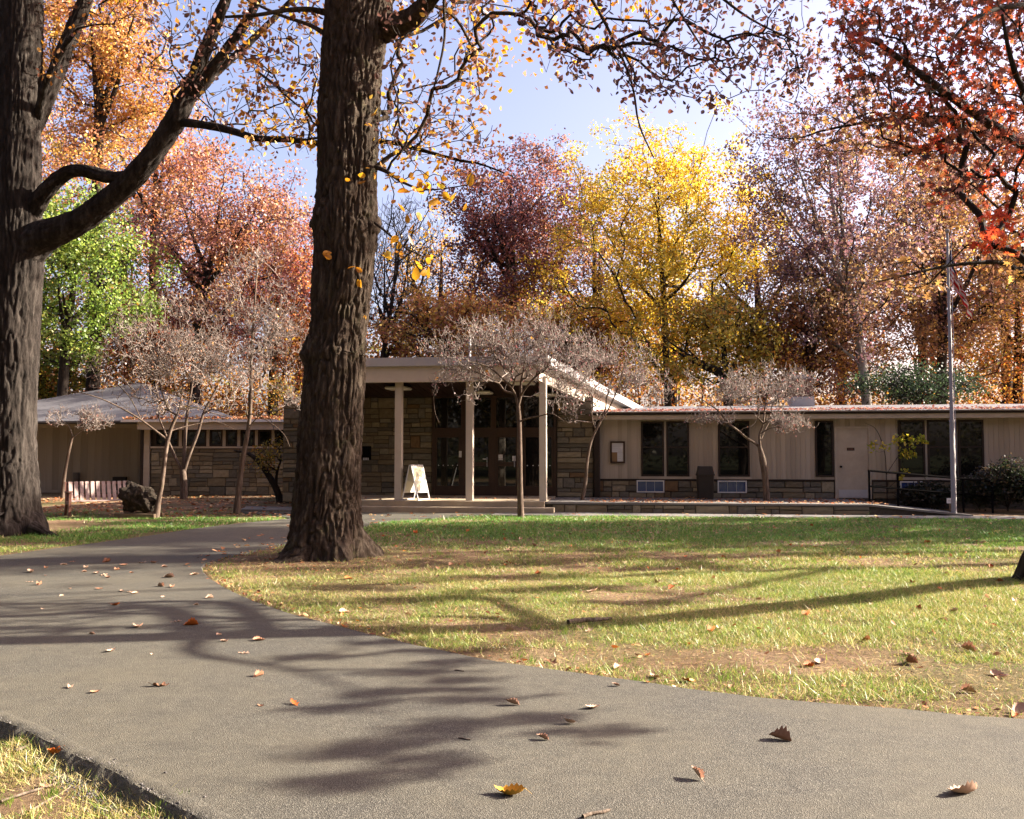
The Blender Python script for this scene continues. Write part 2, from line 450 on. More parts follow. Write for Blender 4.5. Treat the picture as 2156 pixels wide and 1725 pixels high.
# asphalt path: top sheet with a sloping crumbly edge
n = len(path_poly)
prev, nxt = np.roll(path_poly, 1, 0), np.roll(path_poly, -1, 0)
tan = nxt - prev; tan /= np.linalg.norm(tan, axis=1)[:, None] + 1e-9
area = 0.5 * np.sum(path_poly[:, 0] * nxt[:, 1] - nxt[:, 0] * path_poly[:, 1])
nrm = np.stack([tan[:, 1], -tan[:, 0]], 1) * (1 if area > 0 else -1)
j1 = rng.uniform(0.01, 0.03, n); j2 = rng.uniform(0.05, 0.11, n)
V = np.vstack([np.column_stack([path_poly, np.zeros(n)]), np.column_stack([path_poly + nrm * j1[:, None], np.full(n, -0.02)]),
               np.column_stack([path_poly + nrm * j2[:, None], np.full(n, -0.17)])])
F = [list(range(n))] + [[i, i + n, (i + 1) % n + n, (i + 1) % n] for i in range(n)] + [[i + n, i + 2 * n, (i + 1) % n + 2 * n, (i + 1) % n + n] for i in range(n)]
o = pyd('path', V, F, MAT['asphalt']); props(o, kind='structure', label='weathered grey asphalt path curving past the big oak')
# broken, crumbly lip along the near edge
lip = odens(near_edge[3:], 0.025)
tg = np.gradient(lip, axis=0); tg /= np.linalg.norm(tg, axis=1)[:, None]; ln_n = np.stack([tg[:, 1], -tg[:, 0]], 1)
if inside((lip[len(lip) // 2] + ln_n[len(lip) // 2] * 0.3)[None], path_poly)[0]: ln_n = -ln_n
prof = [(-0.09, 0.0015), (-0.05, 0.006), (-0.015, 0.006), (0.02, -0.006), (0.045, -0.03), (0.07, -0.05), (0.1, -0.07), (0.13, -0.09), (0.17, -0.12)]
V = []
for a, (o_, z_) in enumerate(prof):
    P = lip + ln_n * o_
    k_ = 0 if a == 0 else 1
    d1 = (vnoise(P[:, 0] * 55, P[:, 1] * 55, a * 0.9, 61) - 0.5) * 0.03 + (vnoise(P[:, 0] * 9, P[:, 1] * 9, a * 0.3, 62) - 0.5) * 0.04
    d2 = (vnoise(P[:, 0] * 60, P[:, 1] * 60, a * 1.3 + 9, 63) - 0.5) * (0.008 if a < 3 else 0.03)
    V.append(np.column_stack([P + ln_n * (d1 * k_)[:, None], z_ + d2 * k_]))
nl_ = len(lip); ii = np.arange(nl_ * len(prof)).reshape(len(prof), nl_)
q_ = np.stack([ii[:-1, :-1], ii[:-1, 1:], ii[1:, 1:], ii[1:, :-1]], -1).reshape(-1, 4)
obj('broken_edge', mesh_np('broken_edge', np.concatenate(V), [q_], MAT['asphalt']), o)
# crumbled asphalt grains along the near edge
def grains(name, pts, sizes, mat, cols):
    k = len(pts)
    T = np.array([(1,0,0),(-1,0,0),(0,1,0),(0,-1,0),(0,0,1),(0,0,-1)], float)
    Fo = np.array([(0,2,4),(2,1,4),(1,3,4),(3,0,4),(2,0,5),(1,2,5),(3,1,5),(0,3,5)])
    sc = sizes[:, None, None] * rng.uniform(0.6, 1.3, (k, 6, 1))
    V = T[None] * sc + pts[:, None, :] + rng.normal(0, 0.15, (k, 6, 3)) * sizes[:, None, None]
    Fq = (Fo[None] + (np.arange(k) * 6)[:, None, None]).reshape(-1, 3)
    return mesh_np(name, V.reshape(-1, 3), [Fq], mat, np.repeat(cols, 6, 0))
m_gr = M('grain', 0.9, 0.3); m_gr.col(m_gr.attr()); MAT['grain'] = m_gr.m
ne = odens(near_edge[2:], 0.05)
k = 9000
ix = rng.integers(0, len(ne) - 1, k)
off = np.abs(rng.normal(0, 0.09, k))
pts2 = ne[ix] + np.stack([-off * 0.75 + rng.normal(0, 0.05, k) , -off * 0.65 + rng.normal(0, 0.05, k)], 1)
inn = inside(pts2, path_poly)
zz = np.where(inn, 0.001, np.maximum(-0.02 - pdist(pts2, path_poly) * 1.1, ground_z(pts2)))
keep = ~inn | (rng.random(k) < 0.25); pts2, zz = pts2[keep], zz[keep]; k = len(pts2)
g = rng.uniform(0.08, 0.3, k)
o = obj('asphalt_crumbs', grains('asphalt_crumbs', np.column_stack([pts2, zz]), rng.uniform(0.003, 0.009, k), MAT['grain'], np.stack([g, g * 0.93, g * 0.88], 1)))
props(o, 'loose dark asphalt crumbs along the broken near edge of the path', 'rubble', kind='stuff')
# soil crumbs
k = 5200
P = np.column_stack([rng.uniform(-3.6, -0.6, k), rng.uniform(3.0, 5.8, k)])
P = P[~inside(P, path_poly)]
P = P[vnoise(P[:, 0] * 2.2, P[:, 1] * 2.2, seed=9) > 0.38]
b = rng.uniform(0.6, 1.4, len(P))
o = obj('soil_crumbs', grains('soil_crumbs', np.column_stack([P, ground_z(P)]), rng.uniform(0.003, 0.012, len(P)), MAT['grain'], np.array([[0.2, 0.125, 0.07]]) * b[:, None]))
props(o, 'crumbly brown soil clods in the bottom left corner below the path', 'soil', kind='stuff')

# walk in front of the terrace
def stpoly(name, pts, z0, z1, mat, parent=None):
    """prism over a polygon given in building coordinates -> world"""
    k = len(pts); W = [ST(*p) for p in pts]
    V = [(*p, z0) for p in W] + [(*p, z1) for p in W]
    F = [list(range(k, 2 * k)), list(range(k))[::-1]] + [[i, (i + 1) % k, (i + 1) % k + k, i + k] for i in range(k)]
    return pyd(name, V, F, mat, parent)
walk = stpoly('pavement', [(-1.2, -1.75), (14, -1.3), (22, -1.2), (22, -0.2), (-1.2, -0.2)], -0.1, 0.008, MAT['concrete'])
props(walk, kind='structure', label='narrow concrete walk in front of the terrace wall')
walk2 = pyd('pavement', [(*gnd(505, 1075)[:2], -0.1), (*gnd(640, 1077)[:2], -0.1), (*gnd(640, 1070)[:2], -0.1), (*gnd(520, 1068)[:2], -0.1),
                       (*gnd(505, 1075)[:2], 0.03), (*gnd(640, 1077)[:2], 0.03), (*gnd(640, 1070)[:2], 0.03), (*gnd(520, 1068)[:2], 0.03)], BOXF, MAT['concrete'])
props(walk2, kind='structure', label='short grey kerb strip left of the big oak trunk')

# ================================================================== STONEWORK
def stone_variants(k):
    out = []
    for q in range(k):
        r = random.Random(100 + q)
        N = 8
        base = [(-0.5,-0.5),(0,-0.5),(0.5,-0.5),(0.5,0),(0.5,0.5),(0,0.5),(-0.5,0.5),(-0.5,0)]
        O = [(x * (1 - abs(r.gauss(0, 0.025))), z * (1 - abs(r.gauss(0, 0.05)))) for x, z in base]
        V = [(x, 0, z) for x, z in O] + [(x, -0.7 + r.uniform(-.1, .1), z) for x, z in O] + [(x * 0.93, -1 + r.uniform(-.15, .15), z * 0.86) for x, z in O] + [(0, -1.05 + r.uniform(-.1, .1), 0)]
        F = []
        for i in range(N):
            j = (i + 1) % N
            F += [(i, j, j + 8, i + 8), (i + 8, j + 8, j + 16, i + 16), (i + 16, j + 16, 24)]
        me = bpy.data.meshes.new('stone'); me.from_pydata(V, [], F); me.materials.append(MAT['stone']); me.update()
        out.append(me)
    return out
STONES = stone_variants(12)
def overlap_cut(rc, holes):
    """shrink rectangle rc so that it does not cross any hole; None if swallowed"""
    x0, x1, z0, z1 = rc
    for a, b, c, d in holes:
        if x0 < b and x1 > a and z0 < d and z1 > c:
            opts = [(x0, min(x1, a), z0, z1), (max(x0, b), x1, z0, z1), (x0, x1, z0, min(z1, c)), (x0, x1, max(z0, d), z1)]
            opts = [o for o in opts if o[1] - o[0] > 0.05 and o[3] - o[2] > 0.05]
            if not opts: return None
            x0, x1, z0, z1 = max(opts, key=lambda o: (o[1] - o[0]) * (o[3] - o[2]))
    return x0, x1, z0, z1
def stone_rects(s0, s1, z0, z1, r, course=(0.26, 0.42), wid=(0.45, 1.05)):
    out = []; z = z0
    while z < z1 - 0.02:
        h = r.uniform(*course)
        if z + h > z1 - 0.12: h = z1 - z
        s = s0
        while s < s1 - 0.02:
            w_ = r.uniform(*wid)
            if s + w_ > s1 - 0.22: w_ = s1 - s
            q = r.random()
            if q < 0.13 and w_ > 0.3:
                w1 = min(w_ * 0.5, r.uniform(0.2, 0.32)); out.append((s, s + w1, z, z + h)); a = s + w1
            else: a = s
            nb = 1 if h < 0.2 else (2 if r.random() < 0.8 else (3 if h > 0.36 else 1))
            cuts = [0] + sorted(r.uniform(0.36, 0.64) if nb == 2 else r.uniform(0.28, 0.38) + 0.33 * i for i in range(nb - 1)) + [1]
            for i in range(nb):
                za, zb = z + h * cuts[i], z + h * cuts[i + 1]
                if r.random() < 0.62 and s + w_ - a > 0.5:
                    f = r.uniform(0.3, 0.7); mid = a + (s + w_ - a) * f
                    out += [(a, mid, za, zb), (mid, s + w_, za, zb)]
                else: out.append((a, s + w_, za, zb))
            s += w_
        z += h
    return out
def stone_wall(part, s0, s1, z0, z1, t, seed, holes=(), depth=0.045, **kw):
    r = random.Random(seed)
    for rc in stone_rects(s0, s1, z0, z1, r, **kw):
        rc = overlap_cut(rc, holes)
        if rc is None: continue
        a, b, c, d = rc; g = 0.014
        o = bpy.data.objects.new('stone', r.choice(STONES))
        o.location = ((a + b) / 2, t, (c + d) / 2)
        o.scale = (max(0.03, b - a - g), depth * r.uniform(0.7, 1.25), max(0.03, d - c - g))
        o.rotation_euler = (0, r.gauss(0, 0.008), 0)
        link(o, part)

unit_board = bpy.data.meshes.new('board')
_v, _f = bevbox(-0.5, 0.5, -1, 0, -0.5, 0.5, 0.0)
_v, _f = bevbox(-0.5, 0.5, -1, 0, 0.0, 1.0, 0.001)
unit_board = bpy.data.meshes.new('board'); unit_board.from_pydata(_v, [], _f); unit_board.materials.append(MAT['siding']); unit_board.update()
def siding(part, s0, s1, z0, z1, t, holes, width=0.145, gap=0.006, depth=0.016):
    xs = {round(s0 + i * width, 4) for i in range(int((s1 - s0) / width) + 1)} | {round(s1, 4)}
    hx = [round(q, 4) for h in holes for q in h[:2]]
    xs = sorted([x for x in xs if all(abs(x - q) > 0.04 for q in hx)] + [q for q in set(hx) if s0 < q < s1])
    for a, b in zip(xs, xs[1:]):
        if b - a < 0.02: continue
        segs = [(z0, z1)]
        for h in holes:
            if h[0] < (a + b) / 2 < h[1]:
                segs = [q for sg in segs for q in ((sg[0], min(sg[1], h[2])), (max(sg[0], h[3]), sg[1])) if q[1] - q[0] > 0.03]
        for za, zb in segs:
            o = bpy.data.objects.new('board', unit_board)
            o.location = ((a + b) / 2, t, za); o.scale = (b - a - gap, depth, zb - za)
            link(o, part)

def window(parent, s0, s1, z0, z1, t, mat_frame, rail=None, fw=0.06, glass='glass', name='window'):
    """frame of four bars proud of the wall, recessed pane, optional meeting rail"""
    d0, d1 = t - 0.05, t + 0.04
    lst = [(s0, s1, d0, d1, z1 - fw, z1), (s0, s1, d0, d1, z0, z0 + fw), (s0, s0 + fw, d0, d1, z0 + fw, z1 - fw), (s1 - fw, s1, d0, d1, z0 + fw, z1 - fw)]
    fr = boxes(name, lst, mat_frame, parent)
    fr['kind'] = 'part' if False else fr.get('kind', ''); del fr['kind']
    def pane(za, zb, y):
        box('pane', s0 + fw, s1 - fw, y, y + 0.012, za, zb, MAT[glass], fr)
    if rail is None: pane(z0 + fw, z1 - fw, t)
    else:
        box('meeting_rail', s0 + fw, s1 - fw, t - 0.046, t - 0.001, rail - 0.025, rail + 0.025, mat_frame, fr)
        pane(z0 + fw, rail - 0.025, t - 0.013); pane(rail + 0.025, z1 - fw, t - 0.03)
    return fr
# ================================================================== RIGHT WING
ZT = 0.27
wing = empty('office_wing', (*BO, 0), 'long low tan wing with vertical siding and a stone base on the right', 'building', rz=-BA)
TW = 3.1
W0, W1 = 1.30, 23.0
zb = z_of(1400, 1010, TW)            # top of stone base
ze = z_of(1400, 883, TW)             # underside of fascia
def RW(u0, u1, v0, v1, t=TW): return (s_of(u0, t), s_of(u1, t), z_of((u0 + u1) / 2, v1, t), z_of((u0 + u1) / 2, v0, t))
wins = [RW(1350, 1398, 888, 1003), RW(1403, 1451, 888, 1003), RW(1512, 1578, 887, 1003), RW(1716, 1755, 884, 1002),
        RW(1891, 1947, 877, 1000), RW(1952, 2014, 877, 1000), RW(2017, 2071, 877, 1000)]
zlo, zhi = wins[0][2], wins[0][3]
wins = [(a, b, zlo, zhi) for a, b, c, d in wins]
door = (s_of(1762, TW), s_of(1828, TW), ZT + 0.02, ZT + 2.1)
grl = [RW(1340, 1398, 1011.5, 1037), RW(1510, 1571, 1011.5, 1037), RW(1893, 1940, 1008, 1037)]
grl = [(a, b, grl[0][2], grl[0][3]) for a, b, c, d in grl]
back = box('wall', W0, W1, TW + 0.02, TW + 7.9, 0, ze, MAT['tan'], wing)
sd = box('siding_backing', W0, W1, TW + 0.004, TW + 0.018, zb, ze, MAT['tan'], wing)
siding(sd, W0, W1, zb + 0.02, ze, TW + 0.002, wins + [door])
box('sill_band', W0, door[0] - 0.08, TW - 0.05, TW + 0.002, zb - 0.035, zb + 0.018, MAT['dkbrown'], wing)
box('sill_band', door[1] + 0.08, W1, TW - 0.05, TW + 0.002, zb - 0.035, zb + 0.018, MAT['dkbrown'], wing)
sb = box('stone_base', W0, W1, TW - 0.002, TW + 0.016, 0, zb - 0.036, MAT['mortar'], wing)
stone_wall(sb, W0 + 0.02, 17.0, ZT, zb - 0.04, TW - 0.002, 31, holes=[g for g in grl] + [(door[0] - 0.1, door[1] + 0.1, 0, 3)], course=(0.18, 0.3))
rail_z = z_of(1400, 942, TW)
for i, q in enumerate(wins):
    window(wing, *q, TW - 0.005, MAT['dkbrown'], None if i == 3 else rail_z, fw=0.055)
def trim(a, b, c, d, dd=0.035): box('trim', a, b, TW - dd, TW - 0.021, c, d, MAT['trim'] if False else MAT['tan'], wing)
trim(wins[0][0] - 0.09, wins[1][1] + 0.09, zlo - 0.11, zlo - 0.004, 0.045)
trim(wins[0][1] + 0.003, wins[1][0] - 0.003, zlo, zhi)
trim(wins[2][0] - 0.05, wins[2][1] + 0.05, zlo - 0.11, zlo - 0.004, 0.045)
trim(wins[4][1] + 0.003, wins[5][0] - 0.003, zlo, zhi)
trim(wins[4][0] - 0.06, wins[6][1] + 0.06, zlo - 0.11, zlo - 0.004, 0.045)
# curtain-less panes show a sheet of paper taped inside the second window
pz = (z_of(1425, 941, TW), z_of(1425, 930, TW))
box('paper_notice', s_of(1409, TW), s_of(1424, TW), TW - 0.016, TW - 0.014, pz[0], pz[1], MAT['paper'], wing)
# door
dr = box('door', door[0], door[1], TW - 0.012, TW + 0.015, door[2], door[3], MAT['tan'], wing)
boxes('door_frame', [(door[0] - 0.07, door[0] - 0.006, TW - 0.045, TW + 0.01, ZT, door[3] + 0.07), (door[1] + 0.006, door[1] + 0.07, TW - 0.045, TW + 0.01, ZT, door[3] + 0.07),
                     (door[0] - 0.005, door[1] + 0.005, TW - 0.045, TW + 0.01, door[3] + 0.006, door[3] + 0.07)], MAT['tan'], dr)
box('kick_plate', door[0] + 0.04, door[1] - 0.04, TW - 0.018, TW - 0.0125, door[2] + 0.02, door[2] + 0.25, MAT['flash'], dr)
zk = z_of(1770, 983, TW)
bpy_k = []
def ball(name, c, r, mat, parent=None, sq=(1, 1, 1), n=8):
    V, F = [], []
    for i in range(n + 1):
        th = math.pi * i / n
        for j in range(2 * n):
            ph = math.pi * j / n
            V.append((c[0] + r * sq[0] * math.sin(th) * math.cos(ph), c[1] + r * sq[1] * math.sin(th) * math.sin(ph), c[2] + r * sq[2] * math.cos(th)))
    for i in range(n):
        for j in range(2 * n):
            F.append((i * 2 * n + j, (i + 1) * 2 * n + j, (i + 1) * 2 * n + (j + 1) % (2 * n), i * 2 * n + (j + 1) % (2 * n)))
    return pyd(name, V, F, mat, parent, smooth=True)
ball('knob', (door[0] + 0.1, TW - 0.06, zk), 0.035, MAT['black'], dr)
zs = z_of(1790, 946, TW)
pl = box('door_plate', s_of(1783, TW), s_of(1799, TW), TW - 0.02, TW - 0.0125, zs - 0.045, zs + 0.045, MAT['brown'], dr)
# faint engraved marks on the plate
for i, (dx, w_, hh) in enumerate(((-0.06, 0.025, 0.04), (-0.02, 0.022, 0.036), (0.02, 0.03, 0.04), (0.06, 0.02, 0.036))):
    xc = (s_of(1783, TW) + s_of(1799, TW)) / 2
    box('plate_character', xc + dx - w_ / 2, xc + dx + w_ / 2, TW - 0.022, TW - 0.0202, zs - hh / 2, zs + hh / 2, MAT['benchred'], pl)
# louvre boxes of the wall units
for a, b, c, d in grl:
    fr = boxes('wall_unit', [(a, b, TW - 0.06, TW + 0.01, d - 0.035, d), (a, b, TW - 0.06, TW + 0.01, c, c + 0.035), (a, a + 0.035, TW - 0.06, TW + 0.01, c + 0.035, d - 0.035), (b - 0.035, b, TW - 0.06, TW + 0.01, c + 0.035, d - 0.035)], MAT['white'], wing)
    wd = (b - a - 0.07) / 3
    for i in range(3):
        x = a + 0.035 + i * wd
        box('pane', x + 0.004, x + wd - 0.004, TW - 0.03, TW - 0.012, c + 0.035, d - 0.035, MAT['blueglass'], fr)
        if i: box('divider', x - 0.0035, x + 0.0035, TW - 0.034, TW - 0.012, c + 0.035, d - 0.035, MAT['white'], fr)
# eaves
zf = z_of(1400, 867, TW - 0.4)
box('fascia', W0 - 0.05, W1 + 0.4, TW - 0.42, TW - 0.38, ze - 0.02, zf - 0.10, MAT['tan'], wing)
box('soffit', W0 - 0.05, W1 + 0.4, TW - 0.379, TW + 0.3, ze + 0.001, ze + 0.03, MAT['tan'], wing)
box('drip_board', W0 - 0.05, W1 + 0.4, TW - 0.46, TW - 0.38, zf - 0.098, zf - 0.045, MAT['dkbrown'], wing)
box('gutter_edge', W0 - 0.1, W1 + 0.4, TW - 0.52, TW - 0.38, zf - 0.044, zf, MAT['gutter'], wing, bev=0.006)
ridge_t, ridge_z = 9.6, zf + 0.52
V = [(W0 - 0.1, TW - 0.5, zf + 0.002), (W1 + 0.4, TW - 0.5, zf + 0.002), (W1 + 0.4, ridge_t, ridge_z), (W0 - 0.1, ridge_t, ridge_z),
     (W0 - 0.1, 15.5, zf), (W1 + 0.4, 15.5, zf)]
V += [(x, y, z - 0.04) for x, y, z in V]
pyd('roof', V, [(0, 1, 2, 3), (3, 2, 5, 4), (7, 6, 9, 8), (8, 9, 10, 11), (1, 0, 6, 7), (5, 2, 1, 7, 8, 11), (0, 3, 4, 10, 9, 6), (4, 5, 11, 10)], MAT['shingle'], wing)
# chimney
tc = 8.0
cs0, cs1 = s_of(1672, tc), s_of(1714, tc)
ctop = z_of(1690, 790, tc)
ch = box('chimney', cs0, cs1, tc, tc + 1.0, zf, ctop - 0.24, MAT['brick'], wing)
box('flashing', cs0 - 0.04, cs1 + 0.04, tc - 0.04, tc + 1.04, zf + 0.1, zf + 0.75, MAT['flash'], ch)
box('cap', cs0 - 0.05, cs1 + 0.08, tc - 0.05, tc + 1.05, ctop - 0.239, ctop - 0.13, MAT['brick'], ch)
box('cap_slab', cs0 + 0.08, cs1 - 0.06, tc + 0.05, tc + 0.95, ctop - 0.129, ctop, MAT['flash'], ch)
def tube(name, pts, r, mat, parent=None, k=10, smooth=True):
    pts = [np.array(p, float) for p in pts]
    rr = r if hasattr(r, '__len__') else [r] * len(pts)
    V, F = [], []
    for i, p in enumerate(pts):
        t = pts[min(i + 1, len(pts) - 1)] - pts[max(i - 1, 0)]; t /= np.linalg.norm(t)
        up = np.array((0, 0, 1.0)) if abs(t[2]) < 0.9 else np.array((1.0, 0, 0))
        a = np.cross(t, up); a /= np.linalg.norm(a); b = np.cross(t, a)
        V += [p + rr[i] * (a * math.cos(2 * math.pi * j / k) + b * math.sin(2 * math.pi * j / k)) for j in range(k)]
    for i in range(len(pts) - 1):
        F += [(i * k + j, i * k + (j + 1) % k, (i + 1) * k + (j + 1) % k, (i + 1) * k + j) for j in range(k)]
    F += [list(range(k)), list(range((len(pts) - 1) * k, len(pts) * k))]
    o = pyd(name, V, F, mat, parent)
    if smooth:
        o.data.polygons.foreach_set('use_smooth', [len(p.vertices) == 4 for p in o.data.polygons])
    return o
sdp = s_of(1257, TW - 0.15)
box('downpipe', sdp - 0.09, sdp + 0.09, TW - 0.24, TW - 0.08, ZT, ze - 0.02, MAT['dkbrown'], wing, bev=0.02)

# ================================================================== ENTRANCE PAVILION
pav = empty('entrance_pavilion', (*BO, 0), 'stone and glass entrance porch with tan posts under a sloping flat-edged roof', 'building', rz=-BA)
TP = 3.0
SL = s_of(596, TP); SR = 1.12
def PW(u, v, t=TP): return s_of(u, t), z_of(u, v, t)
gz0 = z_of(1000, 1043, TP); gz1 = z_of(1000, 838, TP); tr0, tr1 = z_of(1000, 915.5, TP), z_of(1000, 901, TP)
g0, g1 = s_of(911, TP), s_of(1172, TP)
ztop = lambda t: 4.28 - 0.118 * (t + 0.45)         # roof upper edge
sfl = lambda t: 0.1 + 0.31 * (t + 0.45)            # flared right edge of the roof in plan
ZP = 0.30
box('wall_core', SL, SR - 0.05, TP + 0.06, 8.0, 0, 3.1, MAT['mortar'], pav)
wl = box('stone_wall', SL, g0, TP - 0.002, TP + 0.058, 0, 3.45, MAT['mortar'], pav)
stone_wall(wl, SL + 0.01, g0 - 0.01, 0.05, 3.43, TP - 0.002, 41)
wr = box('stone_wall', g1, SR + 0.16, TP - 0.002, TP + 0.058, 0, 3.4, MAT['mortar'], pav)
stone_wall(wr, g1 + 0.01, SR + 0.15, ZP - 0.02, 3.38, TP - 0.002, 43)
# glazing
bays = [(911, 970 + 7), (977, 1039.5), (1039.5, 1097), (1097, 1172)]
bs = [(s_of(a, TP), s_of(b, TP)) for a, b in bays]
fd0, fd1 = TP - 0.09, TP + 0.05
for i, (a, b) in enumerate(bs):
    jw = 0.085
    fr = boxes('door_frame', [(a, a + jw, fd0, fd1, gz0, gz1 + 0.1), (b - jw, b, fd0, fd1, gz0, gz1 + 0.1)], MAT['brown'], pav)
    box('transom', a + jw, b - jw, fd0 + 0.004, fd1, tr0, tr1, MAT['brown'], fr)
    box('head', a + jw, b - jw, fd0 + 0.004, fd1, gz1, gz1 + 0.1, MAT['brown'], fr)
    box('pane', a + jw, b - jw, TP - 0.02, TP - 0.008, tr1, gz1, MAT['glass'], fr)
    d = boxes('door', [(a + jw, a + jw + 0.07, fd0 + 0.02, TP, gz0, tr0), (b - jw - 0.07, b - jw, fd0 + 0.02, TP, gz0, tr0),
                       (a + jw + 0.07, b - jw - 0.07, fd0 + 0.02, TP, gz0, gz0 + 0.3), (a + jw + 0.07, b - jw - 0.07, fd0 + 0.02, TP, tr0 - 0.09, tr0)] +
              ([(a + jw + 0.07, b - jw - 0.07, fd0 + 0.02, TP, gz0 + 0.92, gz0 + 1.05)] if i in (1, 2) else []), MAT['brown'], pav)
    box('pane', a + jw + 0.07, b - jw - 0.07, TP - 0.04, TP - 0.028, gz0 + 0.3, tr0 - 0.09, MAT['glass'], d)
    if i in (1, 2):
        tube('handle', [(b - jw - 0.11, fd0 - 0.03, gz0 + 0.9), (b - jw - 0.11, fd0 - 0.03, gz0 + 1.2)], 0.014, MAT['flash'], d, 8)
    if i in (0, 3):
        zd = z_of(945, 980, TP)
        for j in range(5):
            x = a + jw + 0.12 + (b - a - 2 * jw - 0.24) * j / 4
            ball('safety_dot', (x, TP - 0.043, zd), 0.018, MAT['paper'], d, (1, 0.15, 1), 5)
for (u0, u1, v0, v1) in ((1050, 1059, 957.5, 966), (1050, 1059, 967, 969), (1079, 1086.5, 960, 971), (1017, 1026, 965.5, 968)):
    box('paper_notice', s_of(u0, TP), s_of(u1, TP), TP - 0.062, TP - 0.058, z_of(u0, v1, TP), z_of(u0, v0, TP), MAT['paper'], pav)
box('paper_notice', s_of(967.5, TP), s_of(973, TP), fd0 - 0.004, fd0 - 0.001, z_of(970, 963, TP), z_of(970, 950, TP), MAT['paper'], pav)
# wall above the glazing
box('header_wall', g0, g1, TP - 0.03, TP + 0.05, gz1 + 0.1, 3.44, MAT['brown'], pav)
# letter box on the stone wall by the oak
mb = box('drop_box', s_of(753, TP), s_of(783, TP), TP - 0.2, TP - 0.06, z_of(765, 968, TP), z_of(765, 940, TP), MAT['black'], pav, bev=0.01)
for j in range(4):
    x = s_of(769.5 + 3.2 * j, TP)
    box('tag', x - 0.018, x + 0.018, TP - 0.206, TP - 0.201, z_of(765, 971, TP) + 0.03, z_of(765, 966, TP) + 0.03, MAT['paper'], mb)
# roof: metal edge on top, recessed fascia below, dark ceiling
T0, T1 = -0.45, 8.0
SL0 = s_of(684, T0); SL1 = s_of(662, TP)
slf = lambda t: SL0 + (SL1 - SL0) * (t - T0) / (TP - T0) if t < TP else SL1
def roof_ring(s_off, z_lo, z_hi, t_front, thick):
    """closed band along the left side, the front and the flared right side"""
    outer = [(slf(T1) - s_off, T1), (slf(TP) - s_off, TP), (SL0 - s_off, t_front), (sfl(T0) + s_off, t_front), (sfl(T1) + s_off, T1)]
    inner = [(slf(T1) - s_off + thick, T1), (slf(TP) - s_off + thick, TP), (SL0 - s_off + thick, t_front + thick), (sfl(T0) + s_off - thick, t_front + thick), (sfl(T1) + s_off - thick, T1)]
    V = []; k = len(outer)
    for ring in (outer, inner):
        for (s, t) in ring: V += [(s, t, ztop(t) + z_lo), (s, t, ztop(t) + z_hi)]
    F = [(0, 1, 2 * k + 1, 2 * k), (2 * k - 2, 4 * k - 2, 4 * k - 1, 2 * k - 1)]
    for a in range(k - 1):
        o, n_ = 2 * a, 2 * k + 2 * a
        F += [(o, o + 2, o + 3, o + 1), (n_, n_ + 1, n_ + 3, n_ + 2), (o + 1, o + 3, n_ + 3, n_ + 1), (o, n_, n_ + 2, o + 2)]
    return V, F
V, F = roof_ring(0.12, -0.2, 0.04, T0 - 0.12, 0.3)
pyd('roof_edge', V, F, MAT['flash'], pav)
V, F = roof_ring(-0.14, -0.63, -0.201, T0 + 0.0, 0.08)
pyd('fascia', V, F, MAT['post'], pav)
top = [(SL0 + 0.02, T0), (sfl(T0) - 0.02, T0), (sfl(T1) - 0.02, T1), (slf(T1) + 0.02, T1), (slf(TP) + 0.02, TP)]
V = [(s, t, ztop(t) + 0.01) for s, t in top] + [(s, t, ztop(t) - 0.12) for s, t in top]
pyd('roof', V, [(0, 1, 2, 3, 4), (9, 8, 7, 6, 5)] + [(a, a + 5, (a + 1) % 5 + 5, (a + 1) % 5) for a in range(5)], MAT['shingle'], pav)
SLr = SL0 + 0.25
cl = [(SLr, T0 + 0.085), (sfl(T0) - 0.24, T0 + 0.085), (sfl(TP) - 0.24, TP), (slf(TP) + 0.24, TP)]
V = [(s, t, ztop(t) - 0.42) for s, t in cl] + [(s, t, ztop(t) - 0.38) for s, t in cl]
ceil_ = pyd('ceiling', V, [(0, 1, 2, 3), (7, 6, 5, 4), (0, 4, 5, 1), (1, 5, 6, 2), (2, 6, 7, 3), (3, 7, 4, 0)], MAT['ceiling'], pav)
nb = 22
for i in range(nb):
    a = SLr + 0.05 + (sfl(T0) - 0.3 - SLr - 0.05) * i / nb; b = SLr + 0.05 + (sfl(T0) - 0.3 - SLr - 0.05) * (i + 1) / nb - 0.02
    V = [(s, t, ztop(t) - q) for q in (0.44, 0.4205) for s, t in ((a, T0 + 0.1), (b, T0 + 0.1), (b, TP - 0.1), (a, TP - 0.1))]
    pyd('plank', V, [(0, 1, 2, 3), (7, 6, 5, 4), (0, 4, 5, 1), (1, 5, 6, 2), (2, 6, 7, 3), (3, 7, 4, 0)], MAT['ceiling'], ceil_)
